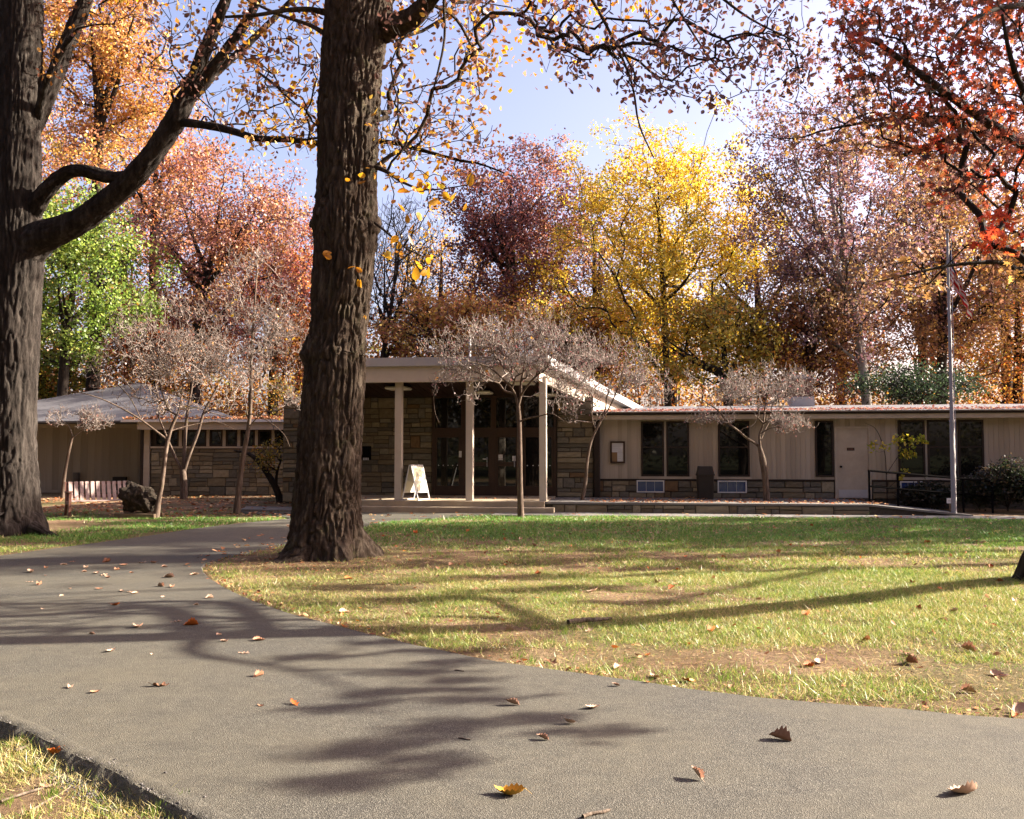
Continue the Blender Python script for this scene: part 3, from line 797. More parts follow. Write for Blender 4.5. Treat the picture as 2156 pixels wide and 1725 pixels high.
# side wall (pale panels) standing on the wing roof under the flared edge
sw = lambda t: sfl(t) - 0.16
V, F = [], []
t_ = [TP - 0.02, 7.9]
prof = [(TP - 0.02, zf - 0.14), (7.9, zf - 0.14), (7.9, ztop(7.9) - 0.2), (TP - 0.02, ztop(TP) - 0.2)]
V = [(sw(t), t, z) for t, z in prof] + [(sw(t) - 0.12, t, z) for t, z in prof]
side = pyd('side_wall', V, [(0, 1, 2, 3), (7, 6, 5, 4), (0, 4, 5, 1), (1, 5, 6, 2), (2, 6, 7, 3), (3, 7, 4, 0)], MAT['white'], pav)
z = zf - 0.12
while z < ztop(TP) - 0.3:
    tmax = min(7.85, (4.28 - z - 0.22 - 0.19) / 0.118 - 0.45)
    if tmax > TP + 0.1:
        V = [(sw(t) + d, t, q) for d in (0.016, 0.001) for t, q in ((TP - 0.02, z), (tmax + 1.0, z), (tmax, z + 0.185), (TP - 0.02, z + 0.185))]
        pyd('clapboard', V, [(0, 1, 2, 3), (7, 6, 5, 4), (0, 4, 5, 1), (1, 5, 6, 2), (2, 6, 7, 3), (3, 7, 4, 0)], MAT['white'], side)
    z += 0.195
# posts
TPo = -0.1
for u in (706, 839.7, 989.2, 1143.5):
    s = s_of(u, TPo)
    box('post', s - 0.1, s + 0.1, TPo - 0.1, TPo + 0.1, ZP, ztop(TPo) - 0.45, MAT['post'], pav, bev=0.008)
# ceiling light fixtures
for u, v, t in ((838, 802, 0.9), (1012, 815, 1.7), (1100, 788, 0.3), (1150, 822, 2.2)):
    s = s_of(u, t); z = ztop(t) - 0.46
    fx = box('light_fixture', s - 0.06, s + 0.06, t - 0.06, t + 0.06, z - 0.05, z + 0.01, MAT['black'], pav)
    V, F = bevbox(s - 0.34, s + 0.34, t - 0.34, t + 0.34, z - 0.13, z - 0.05, 0.03)
    pyd('lens', V, F, MAT['lens'], fx)
# vent pipe on the roof
sv = s_of(989, 3.0)
tube('vent_pipe', [(sv, 3.0, ztop(3.0)), (sv, 3.0, z_of(989, 706, 3.0))], 0.035, MAT['white'], pav, 8)
# platform and steps
plat = empty('entrance_steps', (*BO, 0), 'two long concrete steps leading up to the entrance porch', 'steps', rz=-BA)
s_r1, s_r2 = s_of(1147, -0.3), s_of(1167, -0.6)
for nm, s1, t0, t1, z0, z1 in (('platform', s_r1, -0.42, TP, -0.1, ZP), ('step', s_r2, -0.78, -0.42, -0.1, ZP - 0.155)):
    V, F = bevbox(s_of(672, -0.4), s1, t0, t1, z0, z1, 0.012); pyd(nm, V, F, MAT['stepstone'], plat)
# terrace in front of the wing, with a ramp going down to the right
ter = empty('terrace', (*BO, 0), 'low terrace with a stone front wall and concrete coping before the right wing', 'terrace', rz=-BA)
sA, sB, sC = s_r1 + 0.01, s_of(1830, -0.3), s_of(2045, -0.3)
TT = -0.28
def prism_st(name, prof, t0, t1, mat, parent):
    k = len(prof); V = [(s, t0, z) for s, z in prof] + [(s, t1, z) for s, z in prof]
    return pyd(name, V, [list(range(k)), list(range(k, 2 * k))[::-1]] + [[i, i + k, (i + 1) % k + k, (i + 1) % k] for i in range(k)], mat, parent)
prism_st('deck', [(sA, -0.1), (sC, -0.1), (sC, 0.012), (sB, ZT), (sA, ZT)], TT + 0.03, TW - 0.004, MAT['concrete'], ter)
prism_st('coping', [(sA, ZT - 0.04), (sB, ZT - 0.04), (sC, -0.02), (sC, 0.03), (sB, ZT + 0.014), (sA, ZT + 0.014)], TT - 0.05, TT + 0.25, MAT['concrete'], ter)
fw_ = prism_st('front_wall', [(sA, -0.1), (sC, -0.1), (sC, -0.03), (sB, ZT - 0.045), (sA, ZT - 0.045)], TT, TT + 0.028, MAT['mortar'], ter)
stone_wall(fw_, sA + 0.2, sB - 0.02, -0.02, ZT - 0.05, TT, 51, course=(0.2, 0.3), wid=(0.4, 0.9), depth=0.04)
# railing along the ramp
rl = empty('handrail', (*BO, 0), 'black pipe handrail sloping down along the ramp on the right', 'railing', rz=-BA)
TR = 1.35
pu = [(1829, 991, 1049), (1889, 996.5, 1056), (2026, 1008, 1066), (2087, 1014, 1072)]
rp = [(s_of(u, TR), z_of(u, a, TR), z_of(u, b, TR)) for u, a, b in pu]
for s, z1, z0 in rp: tube('post', [(s, TR, -0.02), (s, TR, z1)], 0.03, MAT['black'], rl, 8)
tube('rail', [(rp[0][0] - 0.03, TR, rp[0][1]), (rp[3][0] + 0.03, TR, rp[3][1])], 0.03, MAT['black'], rl, 8)
tube('rail', [(rp[0][0], TR, rp[0][1] - 0.44), (rp[3][0], TR, rp[3][1] - 0.42)], 0.025, MAT['black'], rl, 8)

# ================================================================== LEFT WING
YL = 35.5
lw = empty('left_wing', (0, YL, 0), 'set-back left building with grey hipped roof, tan wall and stone wall', 'building')
def LX(u, Y=YL): return at(u, 957, Y)[0]
def LZ(v, Y=YL): return at(CX, v, Y)[2]
xc, xe = LX(318), LX(640)
xt0, xt1 = LX(-160, 38), LX(300, 38)
yt = 2.5                                              # tan wall set back
box('wall', xt0, xt1 + 0.3, yt, yt + 9, 0, LZ(901, 38) + 0.05, MAT['tan'], lw)
tb = box('siding_backing', xt0, xt1 + 0.3, yt - 0.012, yt - 0.002, 0.1, LZ(901, 38) + 0.03, MAT['tan'], lw)
siding(tb, xt0, xt1 + 0.3, 0.12, LZ(901, 38) + 0.02, yt - 0.013, [], width=0.3, gap=0.008, depth=0.012)
box('corner_post', LX(304), LX(316), -0.08, 0.1, 0, LZ(890), MAT['tan'], lw)
box('downpipe', LX(297), LX(303), -0.12, -0.02, 0, LZ(905), MAT['dkbrown'], lw, bev=0.02)
zc0, zc1 = LZ(940), LZ(906)
box('wall_core', LX(303), xe, 0.06, 9, 0, zc1 + 0.3, MAT['dkbrown'], lw)
sl = box('stone_wall', xc, xe, 0, 0.058, 0, zc0 - 0.08, MAT['mortar'], lw)
stone_wall(sl, xc + 0.02, LX(612), 0.0, zc0 - 0.1, 0, 61)
box('sill', xc, xe, -0.09, 0.05, zc0 - 0.078, zc0 - 0.004, MAT['tan'], lw)
uu = [322, 380, 438, 472, 503, 540, 575, 612]
for a, b in zip(uu, uu[1:]):
    window(lw, LX(a) + 0.06, LX(b) - 0.06, zc0, zc1, 0.02, MAT['dkbrown'], None, 0.07)
    box('mullion', LX(b) - 0.057, LX(b) + 0.057, -0.05, 0.05, zc0, zc1, MAT['tan'], lw)
box('fascia', LX(300), xe, -0.55, -0.5, zc1 + 0.01, LZ(887) , MAT['tan'], lw)
box('soffit', LX(300), xe, -0.5, 0.06, zc1 + 0.012, zc1 + 0.05, MAT['tan'], lw)
box('gutter_edge', LX(268), xe, -0.68, -0.56, LZ(890), LZ(885), MAT['white'], lw)
box('fascia', xt0, xt1 + 0.5, yt - 0.5, yt - 0.45, LZ(902, 38), LZ(893, 38), MAT['tan'], lw)
box('gutter_edge', xt0, xt1 + 0.4, yt - 0.62, yt - 0.51, LZ(894, 38), LZ(890, 38), MAT['dkbrown'], lw)
# hipped roof: apex with hips running to the eaves corners
ap = at(292, 806, YL + 7.5) - np.array((0, YL, 0))
ezl = LZ(891, 38)
c0 = (xt0 - 0.4, yt - 0.55, ezl); c1 = (LX(317), -0.6, LZ(886)); c2 = (LX(520), -0.6, LZ(886)); c3 = (LX(560, 50), 14, LZ(886)); c4 = (xt0 - 0.4, 14, ezl)
V = [c0, c1, c2, c3, c4, tuple(ap)]
V += [(x, y, z - 0.06) for x, y, z in V[:5]]
pyd('roof', V, [(0, 1, 5), (1, 2, 5), (2, 3, 5), (3, 4, 5), (4, 0, 5), (0, 6, 7, 1), (1, 7, 8, 2), (2, 8, 9, 3), (3, 9, 10, 4), (4, 10, 6, 0), (6, 10, 9, 8, 7)], MAT['shingle'], lw)
V = [(LX(500), -0.62, LZ(886)), (xe, -0.62, LZ(886)), (xe, 8, LZ(886) + 0.55), (LX(500), 8, LZ(886) + 0.55)]
V += [(x, y, z - 0.05) for x, y, z in V]
pyd('roof', V, [(0, 1, 2, 3), (7, 6, 5, 4), (0, 4, 5, 1), (1, 5, 6, 2), (2, 6, 7, 3), (3, 7, 4, 0)], MAT['shingle'], lw)
box('vent_box', at(239, 1007, 37.9)[0], at(266, 1007, 37.9)[0], yt - 0.2, yt - 0.02, 0.1, LZ(1004, 38), MAT['bin'], lw)
tube('stand_pipe', [(at(159, 1000, 37.8)[0], yt - 0.15, 0), (at(159, 1000, 37.8)[0], yt - 0.15, LZ(995, 38))], 0.13, MAT['gutter'], lw, 10)

# ================================================================== SMALL THINGS
# notice board on the siding
q = RW(1285, 1316, 929.5, 975.5)
nb_ = empty('notice_board', (*ST((q[0] + q[1]) / 2, TW - 0.03), q[2]), 'brown framed notice board with papers on the tan siding', 'notice board', rz=-BA)
hw, hh = (q[1] - q[0]) / 2, q[3] - q[2]
boxes('frame', [(-hw, hw, -0.05, 0, 0, 0.05), (-hw, hw, -0.05, 0, hh - 0.05, hh), (-hw, -hw + 0.05, -0.05, 0, 0.05, hh - 0.05), (hw - 0.05, hw, -0.05, 0, 0.05, hh - 0.05)], MAT['brown'], nb_)
box('backing', -hw + 0.05, hw - 0.05, -0.02, 0, 0.05, hh - 0.05, MAT['cork'], nb_)
box('paper_sheet', -hw + 0.055, hw - 0.055, -0.024, -0.021, hh * 0.5, hh - 0.055, MAT['paper'], nb_)
box('paper_sheet', -0.01, hw - 0.055, -0.024, -0.021, 0.055, hh * 0.5 - 0.004, MAT['paper'], nb_)
for i in range(9):
    zz_ = hh - 0.12 - i * 0.052
    x0 = -hw + 0.08 if i < 4 else 0.02
    box('print_line', x0, hw - 0.09 - 0.05 * random.random(), -0.0262, -0.0242, zz_, zz_ + 0.012, MAT['flash'], nb_)
# litter bin
zb_ = ZT
sx = s_of(1484, TW - 0.75)
tb_ = empty('litter_bin', (*ST(sx, TW - 0.75), ZT), 'dark brown square litter bin with sloping lid on the terrace', 'litter bin', rz=-BA)
hgt = z_of(1484, 982, TW - 0.75) - ZT
def frustum(name, w0, w1, z0, z1, mat, parent, bev=0.03):
    V = []
    for w_, z_ in ((w0, z0), (w1, z1)):
        b = bev
        V += [(-w_ + b, -w_, z_), (w_ - b, -w_, z_), (w_, -w_ + b, z_), (w_, w_ - b, z_), (w_ - b, w_, z_), (-w_ + b, w_, z_), (-w_, w_ - b, z_), (-w_, -w_ + b, z_)]
    return pyd(name, V, [list(range(8))[::-1], list(range(8, 16))] + [[i, (i + 1) % 8, (i + 1) % 8 + 8, i + 8] for i in range(8)], mat, parent)
frustum('body', 0.225, 0.245, 0, hgt * 0.72, MAT['bin'], tb_)
frustum('rim', 0.27, 0.27, hgt * 0.721, hgt * 0.76, MAT['bin'], tb_)
frustum('lid', 0.255, 0.205, hgt * 0.7605, hgt, MAT['bin'], tb_)
# sandwich board
pS = ST(s_of(876, 0.0), 0.0)
sg = empty('sandwich_board', (*pS, ZP), 'white folding sandwich board with yellow print standing on the porch', 'sign', rz=R(-27))
Hs, sp_, wd_ = 1.0, 0.245, 0.62
for side_ in (1, -1):
    def P_(f, y, o=0.0):   # f 0 = top, 1 = foot; the panel leans out to one side
        return (side_ * (0.02 + sp_ * f + o * 0.97), y, Hs * (1 - f) + o * 0.24)
    def slab(name, f0, f1, y0, y1, o0, o1, mat, parent):
        V = [P_(f0, y0, o0), P_(f0, y1, o0), P_(f1, y1, o0), P_(f1, y0, o0), P_(f0, y0, o1), P_(f0, y1, o1), P_(f1, y1, o1), P_(f1, y0, o1)]
        return pyd(name, V, BOXF, mat, parent)
    pn = slab('panel', 0.03, 0.76, -wd_ / 2 + 0.03, wd_ / 2 - 0.03, 0.0, 0.014, MAT['signface'], sg)
    slab('poster', 0.06, 0.73, -wd_ / 2 + 0.045, wd_ / 2 - 0.045, 0.0145, 0.017, MAT['print'], pn)
    for i in range(8):
        f = 0.40 + i * 0.04
        slab('print_line', f, f + 0.012, -wd_ / 2 + 0.1, wd_ / 2 - 0.1 - 0.09 * random.random(), 0.0175, 0.0185, MAT['signface'], pn)
    for y in (-wd_ / 2, wd_ / 2 - 0.03): slab('leg', 0.0, 1.0, y, y + 0.03, -0.008, 0.02, MAT['white'], sg)
    for f in (0.0, 0.76, 0.965): slab('crossbar', f, f + 0.03, -wd_ / 2 + 0.03, wd_ / 2 - 0.03, -0.006, 0.0195, MAT['white'], sg)
tube('chain', [(-0.13, -wd_ / 2 + 0.02, 0.55), (0.13, -wd_ / 2 + 0.02, 0.55)], 0.006, MAT['white'], sg, 6)
# flagpole and flag
fp = gnd(2009, 1086)
pole = empty('flagpole', (*fp[:2], 0), 'tall pale metal flagpole at the edge of the lawn', 'flagpole')
zj = at(2003, 885, fp[1])[2]; ztp = at(1991, 490, fp[1])[2]
tube('shaft', [(0, 0, -0.05), (0, 0, zj)], [0.068, 0.062], MAT['pole'], pole, 14)
tube('upper_shaft', [(0, 0, zj), (0, 0, ztp)], [0.05, 0.034], MAT['pole'], pole, 14)
tube('collar', [(0, 0, zj - 0.06), (0, 0, zj + 0.02)], 0.072, MAT['pole'], pole, 14)
ball('finial', (0, 0, ztp + 0.04), 0.06, MAT['pole'], pole)
tube('halyard', [(0.06, -0.06, 1.3), (0.07, -0.05, ztp - 0.05)], 0.006, MAT['paper'], pole, 5)
# limp flag: cloth grid hanging in folds; colours follow the woven pattern
NU, NV = 66, 39
flag_top = at(1993, 512, fp[1])[2] - 0.0; flag_len = 1.75
FV, FC = [], []
for i in range(NU + 1):
    for j in range(NV + 1):
        f, h = i / NU, j / NV                      # f: from hoist to fly, h: from top to bottom of the hoist
        # the fly end falls down along the pole in narrow folds
        drop = 1.35 * f ** 0.85 + 0.95 * h * (1 - 0.25 * f)
        x = 0.05 + 0.5 * f * (0.35 + 0.65 * h) + 0.05 * math.sin(9 * f + 3 * h) * f + 0.12 * f * f
        y = -0.02 + 0.075 * math.sin(16 * h + 5 * f) * min(1, 3 * f) + 0.05 * math.sin(23 * f + 2 * h)
        FV.append((x, y, -drop))
def flagcol(f, h):
    st = int(h * 13 - 1e-6)
    if f < 0.4 and h < 7 / 13:
        gx_, gy_ = f / 0.4 * 6 % 1 - 0.5, h / (7 / 13) * 5 % 1 - 0.5
        return (0.55, 0.55, 0.55) if gx_ * gx_ + gy_ * gy_ < 0.05 else (0.012, 0.02, 0.09)
    return (0.5, 0.02, 0.03) if st % 2 == 0 else (0.75, 0.73, 0.7)
FQ = [(i * (NV + 1) + j, i * (NV + 1) + j + 1, (i + 1) * (NV + 1) + j + 1, (i + 1) * (NV + 1) + j) for i in range(NU) for j in range(NV)]
fcol = np.array([flagcol(i / NU, j / NV) for i in range(NU + 1) for j in range(NV + 1)])
fl = obj('flag', mesh_np('flag', np.array(FV), [FQ], MAT['flag'], fcol, smooth=True), loc=(fp[0], fp[1], flag_top))
props(fl, 'limp red and white striped flag with blue starred corner hanging on the flagpole', 'flag')
# garden label in the bed
gp = at(2000, 1068, 24.5)
gs = empty('garden_sign', (*gp[:2], 0.0), 'tiny white card on a stake beside the flagpole foot', 'sign')
box('stake', -0.012, 0.012, -0.012, 0.012, -0.05, 0.33, MAT['timber'], gs)
box('card', -0.09, 0.09, -0.02, -0.013, 0.28, 0.42, MAT['paper'], gs)
box('card_mark', -0.05, 0.05, -0.0225, -0.0205, 0.33, 0.37, MAT['flash'], gs)

# bench
bp = gnd(200, 1086)
bn = empty('park_bench', (bp[0], bp[1] + 0.25, 0), 'reddish wooden park bench with pale vertical back slats beside the burl', 'bench', rz=R(36))
L2 = 0.76
for x in (-L2, L2):
    V = [(x - 0.03, -0.22, 0), (x + 0.03, -0.22, 0), (x + 0.03, -0.13, 0), (x - 0.03, -0.13, 0), (x - 0.03, -0.27, 0.36), (x + 0.03, -0.27, 0.36), (x + 0.03, -0.19, 0.36), (x - 0.03, -0.19, 0.36)]
    pyd('leg', V, BOXF, MAT['benchred'], bn)
    V = [(x - 0.03, -0.27, 0.361), (x + 0.03, -0.27, 0.361), (x + 0.03, -0.19, 0.361), (x - 0.03, -0.19, 0.361), (x - 0.03, -0.29, 0.62), (x + 0.03, -0.29, 0.62), (x + 0.03, -0.22, 0.62), (x - 0.03, -0.22, 0.62)]
    pyd('arm_post', V, BOXF, MAT['benchred'], bn)
    V = [(x - 0.03, 0.34, 0), (x + 0.03, 0.34, 0), (x + 0.03, 0.42, 0), (x - 0.03, 0.42, 0), (x - 0.03, 0.12, 0.38), (x + 0.03, 0.12, 0.38), (x + 0.03, 0.2, 0.38), (x - 0.03, 0.2, 0.38)]
    pyd('leg', V, BOXF, MAT['benchred'], bn)
    V = [(x - 0.035, 0.16, 0.381), (x + 0.035, 0.16, 0.381), (x + 0.035, 0.25, 0.381), (x - 0.035, 0.25, 0.381), (x - 0.035, 0.3, 0.88), (x + 0.035, 0.3, 0.88), (x + 0.035, 0.37, 0.88), (x - 0.035, 0.37, 0.88)]
    pyd('back_post', V, BOXF, MAT['benchred'], bn)
    box('seat_bearer', x - 0.028, x + 0.028, -0.185, 0.3, 0.3, 0.375, MAT['benchred'], bn)
    V = [(x - 0.05, -0.32, 0.621), (x + 0.05, -0.32, 0.621), (x + 0.05, 0.26, 0.60), (x - 0.05, 0.26, 0.60), (x - 0.05, -0.32, 0.655), (x + 0.05, -0.32, 0.655), (x + 0.05, 0.26, 0.635), (x - 0.05, 0.26, 0.635)]
    pyd('armrest', V, BOXF, MAT['benchred'], bn)
for i in range(11):
    x = -L2 + 0.09 + (2 * L2 - 0.18) * i / 10
    V = [(x - 0.045, 0.11, 0.40), (x + 0.045, 0.11, 0.40), (x + 0.045, 0.135, 0.40), (x - 0.045, 0.135, 0.40), (x - 0.045, 0.27, 0.885), (x + 0.045, 0.27, 0.885), (x + 0.045, 0.295, 0.885), (x - 0.045, 0.295, 0.885)]
    pyd('back_slat', V, BOXF, MAT['bench'], bn)
for z_, y_ in ((0.46, 0.16), (0.80, 0.275)): box('back_rail', -L2 + 0.036, L2 - 0.036, y_, y_ + 0.035, z_, z_ + 0.07, MAT['benchred'], bn)
for i in range(5):
    y_ = -0.27 + i * 0.085
    box('seat_slat', -L2 + 0.035, L2 - 0.035, y_, y_ + 0.07, 0.376, 0.402, MAT['bench'], bn)
# burl on timbers
bu = gnd(286, 1089) + np.array((0, 0.2, 0))
NU_, NV_ = 64, 48
V, F = [], []
for i in range(NV_ + 1):
    f = i / NV_
    x = -0.45 + 0.98 * f
    rr = 0.40 * min(1, (f / 0.10) ** 0.5 if f < 0.10 else 1) * (1 - 0.42 * max(0, f - 0.25) ** 1.3) * (1 if f < 0.9 else max(0.02, (1 - f) / 0.1) ** 0.55)
    for j in range(NU_):
        th = 2 * math.pi * j / NU_
        V.append((x, rr * math.cos(th), rr * math.sin(th)))
V = np.array(V)
d = (fbm(V[:, 0] * 5, V[:, 1] * 5, V[:, 2] * 5, 21, 4) - 0.5) * 0.26 + (fbm(V[:, 0] * 18, V[:, 1] * 18, V[:, 2] * 18, 22, 3) - 0.5) * 0.09
nn = V / (np.linalg.norm(V * np.array((0.5, 1, 1)), axis=1)[:, None] + 1e-6)
V = V + nn * d[:, None]
V[:, 2] -= 0.12 * np.clip(V[:, 0], -1, 1)
V *= 0.88; V[:, 2] -= V[:, 2].min(); V[:, 2] += 0.09
Fq = [(i * NU_ + j, i * NU_ + (j + 1) % NU_, (i + 1) * NU_ + (j + 1) % NU_, (i + 1) * NU_ + j) for i in range(NV_) for j in range(NU_)]
caps = [list(range(NU_))[::-1], list(range(NV_ * NU_, (NV_ + 1) * NU_))]
bo = pyd('burl', V, Fq + caps, MAT['burl'], smooth=True, loc=tuple(bu)); bo.rotation_euler = (0, 0, R(-14))
props(bo, 'large gnarled tree burl resting on timbers beside the bench', 'burl')
for y in (-0.33, 0.24):
    t_ = box('timber', -0.55, 0.62, -0.05, 0.05, 0, 0.105, MAT['timber'], bev=0.008, loc=(bu[0], bu[1] + y, -0.01))
    t_.rotation_euler = (0, 0, R(-14))
    props(t_, 'front timber under the burl' if y < 0 else 'rear timber under the burl', 'timber')
# ================================================================== TREES
def grow(seeds, targets, bf=0.25, step=0.35):
    """nodes from seed polylines, then a greedy minimum-cost tree through the targets"""
    P, par, R0, L = [], [], [], []
    for (pts, rad) in seeds:
        pts = np.asarray(pts, float); rad = np.asarray(rad, float)
        if len(P):
            d = np.linalg.norm(np.array(P) - pts[0], axis=1); prev = int(np.argmin(d))
        else: prev = -1
        for q, r in zip(pts, rad):
            par.append(prev); L.append(0 if prev < 0 else L[prev] + np.linalg.norm(q - P[prev])); P.append(q); R0.append(r); prev = len(P) - 1
    ns = len(P)
    T = np.asarray(targets, float)
    n = len(T)
    if n == 0: return np.array(P), np.array(par), np.array(R0), ns
    A = np.array(P); LA = np.array(L)
    ok = np.array(R0) > 0
    D = np.linalg.norm(T[:, None, :] - A[None], axis=2)
    cost = D + bf * LA[None]; cost[:, ~ok] = 1e9
    best = cost.argmin(1); bc = cost[np.arange(n), best]
    done = np.zeros(n, bool); newidx = np.zeros(n, int)
    PT = list(P); LT = list(L)
    for _ in range(n):
        i = int(np.argmin(np.where(done, 1e9, bc)))
        p = best[i]; done[i] = True
        PT.append(T[i]); par.append(p); k = len(PT) - 1
        LT.append(LT[p] + float(np.linalg.norm(T[i] - PT[p])))
        c = np.linalg.norm(T - T[i], axis=1) + bf * LT[k]
        m_ = (c < bc) & ~done
        bc[m_] = c[m_]; best[m_] = k
    return np.array(PT), np.array(par), np.concatenate([R0, np.zeros(n)]), ns
def radii(par, R0, ns, rt, pw=0.45):
    n = len(par); tips = np.zeros(n); kids = np.zeros(n, int)
    for i in range(n):
        if par[i] >= 0: kids[par[i]] += 1
    for i in range(n - 1, -1, -1):
        if kids[i] == 0: tips[i] = max(tips[i], 1)
        if par[i] >= 0: tips[par[i]] += tips[i]
    r = rt * np.maximum(tips, 1) ** pw
    r[:ns] = R0[:ns]
    for i in range(ns, n): r[i] = min(r[i], 0.75 * r[par[i]] if par[i] < ns else r[par[i]])
    return np.maximum(r, rt * 0.8), kids
def frusta(A, B, ra, rb):
    """independent tapered tubes, grouped by thickness -> V, [quads]"""
    Vs, Fs, off = [], [], 0
    for lo, hi, k in ((0, 0.012, 3), (0.012, 0.04, 5), (0.04, 9, 8)):
        s = (ra >= lo) & (ra < hi)
        if not s.any(): continue
        a, b, r0, r1 = A[s], B[s], ra[s], rb[s]
        t = b - a; ln = np.linalg.norm(t, axis=1)[:, None] + 1e-9; t = t / ln
        up = np.where(np.abs(t[:, 2:3]) < 0.9, np.array([[0, 0, 1.0]]), np.array([[1.0, 0, 0]]))
        u = np.cross(t, up); u /= np.linalg.norm(u, axis=1)[:, None]; v = np.cross(t, u)
        th = np.arange(k) * 2 * math.pi / k
        ring = u[:, None, :] * np.cos(th)[None, :, None] + v[:, None, :] * np.sin(th)[None, :, None]
        e = np.minimum(r0[:, None] * 0.5, ln * 0.3)
        V = np.concatenate([(a - t * e * 0.3)[:, None] + ring * r0[:, None, None], (b + t * e * 0.3)[:, None] + ring * r1[:, None, None]], 1)
        m_ = len(a); j = np.arange(k); jn = (j + 1) % k
        q = np.stack([j, jn, jn + k, j + k], 1)
        F = (q[None] + (np.arange(m_) * 2 * k)[:, None, None]).reshape(-1, 4) + off
        Vs.append(V.reshape(-1, 3)); Fs.append(F); off += m_ * 2 * k
    return (np.concatenate(Vs), [np.concatenate(Fs)]) if Vs else (np.zeros((0, 3)), [])
def sweep(pts, rad, k=12, bark_amp=0.0, F=7.0, fz=2.2, seed=0, flare=None):
    """smooth tube along a polyline with optional furrowed bark relief"""
    pts = np.asarray(pts, float); rad = np.asarray(rad, float); n = len(pts)
    t = np.gradient(pts, axis=0); t /= np.linalg.norm(t, axis=1)[:, None]
    u = np.zeros_like(pts); u0 = np.cross(t[0], (0.3, 1, 0.1)); u[0] = u0 / np.linalg.norm(u0)
    for i in range(1, n):
        q = u[i - 1] - t[i] * (u[i - 1] @ t[i]); u[i] = q / np.linalg.norm(q)
    v = np.cross(t, u)
    th = np.arange(k) * 2 * math.pi / k
    s = np.concatenate(([0], np.cumsum(np.linalg.norm(np.diff(pts, axis=0), axis=1))))
    C, Sn = np.cos(th)[None], np.sin(th)[None]
    rr = np.repeat(rad[:, None], k, 1)
    if bark_amp:
        H = s[:, None]
        wx = (vnoise(C * 2, Sn * 2, H * 1.7, seed) - 0.5) * 1.6
        a = vnoise(C * F + wx, Sn * F - wx, H * fz + wx * 2, seed + 1) * 0.75 + vnoise(C * F * 1.7 - wx, Sn * F * 1.7, H * fz * 3.1, seed + 9) * 0.25
        b = vnoise(C * F * 2.1, Sn * F * 2.1, H * fz * 5.5, seed + 2)
        ridge = 1 - np.abs(2 * a - 1)
        lump = fbm(C * 1.3, Sn * 1.3, H * 0.9, seed + 3) - 0.5
        fur = np.clip((ridge - 0.62) / 0.38, 0, 1) ** 1.3
        rr = rr + bark_amp * (0.35 - 1.5 * fur + (b - 0.5) * 0.9) + lump * rad[:, None] * 0.12
    if flare is not None: rr = rr * flare(th[None], s[:, None])
    V = pts[:, None] + u[:, None] * (rr * C)[:, :, None] + v[:, None] * (rr * Sn)[:, :, None]
    ii = np.arange(n * k).reshape(n, k)
    q = np.stack([ii[:-1], np.roll(ii[:-1], -1, 1), np.roll(ii[1:], -1, 1), ii[1:]], -1).reshape(-1, 4)
    return V.reshape(-1, 3), q
# ---- leaves
KITE = (np.array([(0, 0, 0), (0.34, 0.5, 0.10), (0, 1, 0), (-0.34, 0.5, 0.10)]), [np.array([(0, 1, 2, 3)])])
OVAL = (np.array([(0, 0, 0), (0.16, 0.2, 0.05), (0.3, 0.55, 0.1), (0.24, 0.82, 0.06), (0, 1, 0), (-0.24, 0.82, 0.06), (-0.3, 0.55, 0.1), (-0.16, 0.2, 0.05), (0, 0.5, -0.02)]),
        [np.array([(8, 0, 1), (8, 1, 2), (8, 2, 3), (8, 3, 4), (8, 4, 5), (8, 5, 6), (8, 6, 7), (8, 7, 0)])])
_lob = [(0, 0), (0.06, 0.12), (0.3, 0.12), (0.12, 0.3), (0.46, 0.42), (0.15, 0.52), (0.36, 0.8), (0.1, 0.74), (0, 1)]
_lob = _lob + [(-x, y) for x, y in _lob[-2:0:-1]]
LOBED = (np.array([(x, y, 0.25 * abs(x)) for x, y in _lob] + [(0, 0.45, 0)]), [np.array([(len(_lob), i, (i + 1) % len(_lob)) for i in range(len(_lob))])])
def pal(*items):
    c = np.array([lin(h) for h, _ in items]); w_ = np.array([x for _, x in items], float)
    return c, w_ / w_.sum()
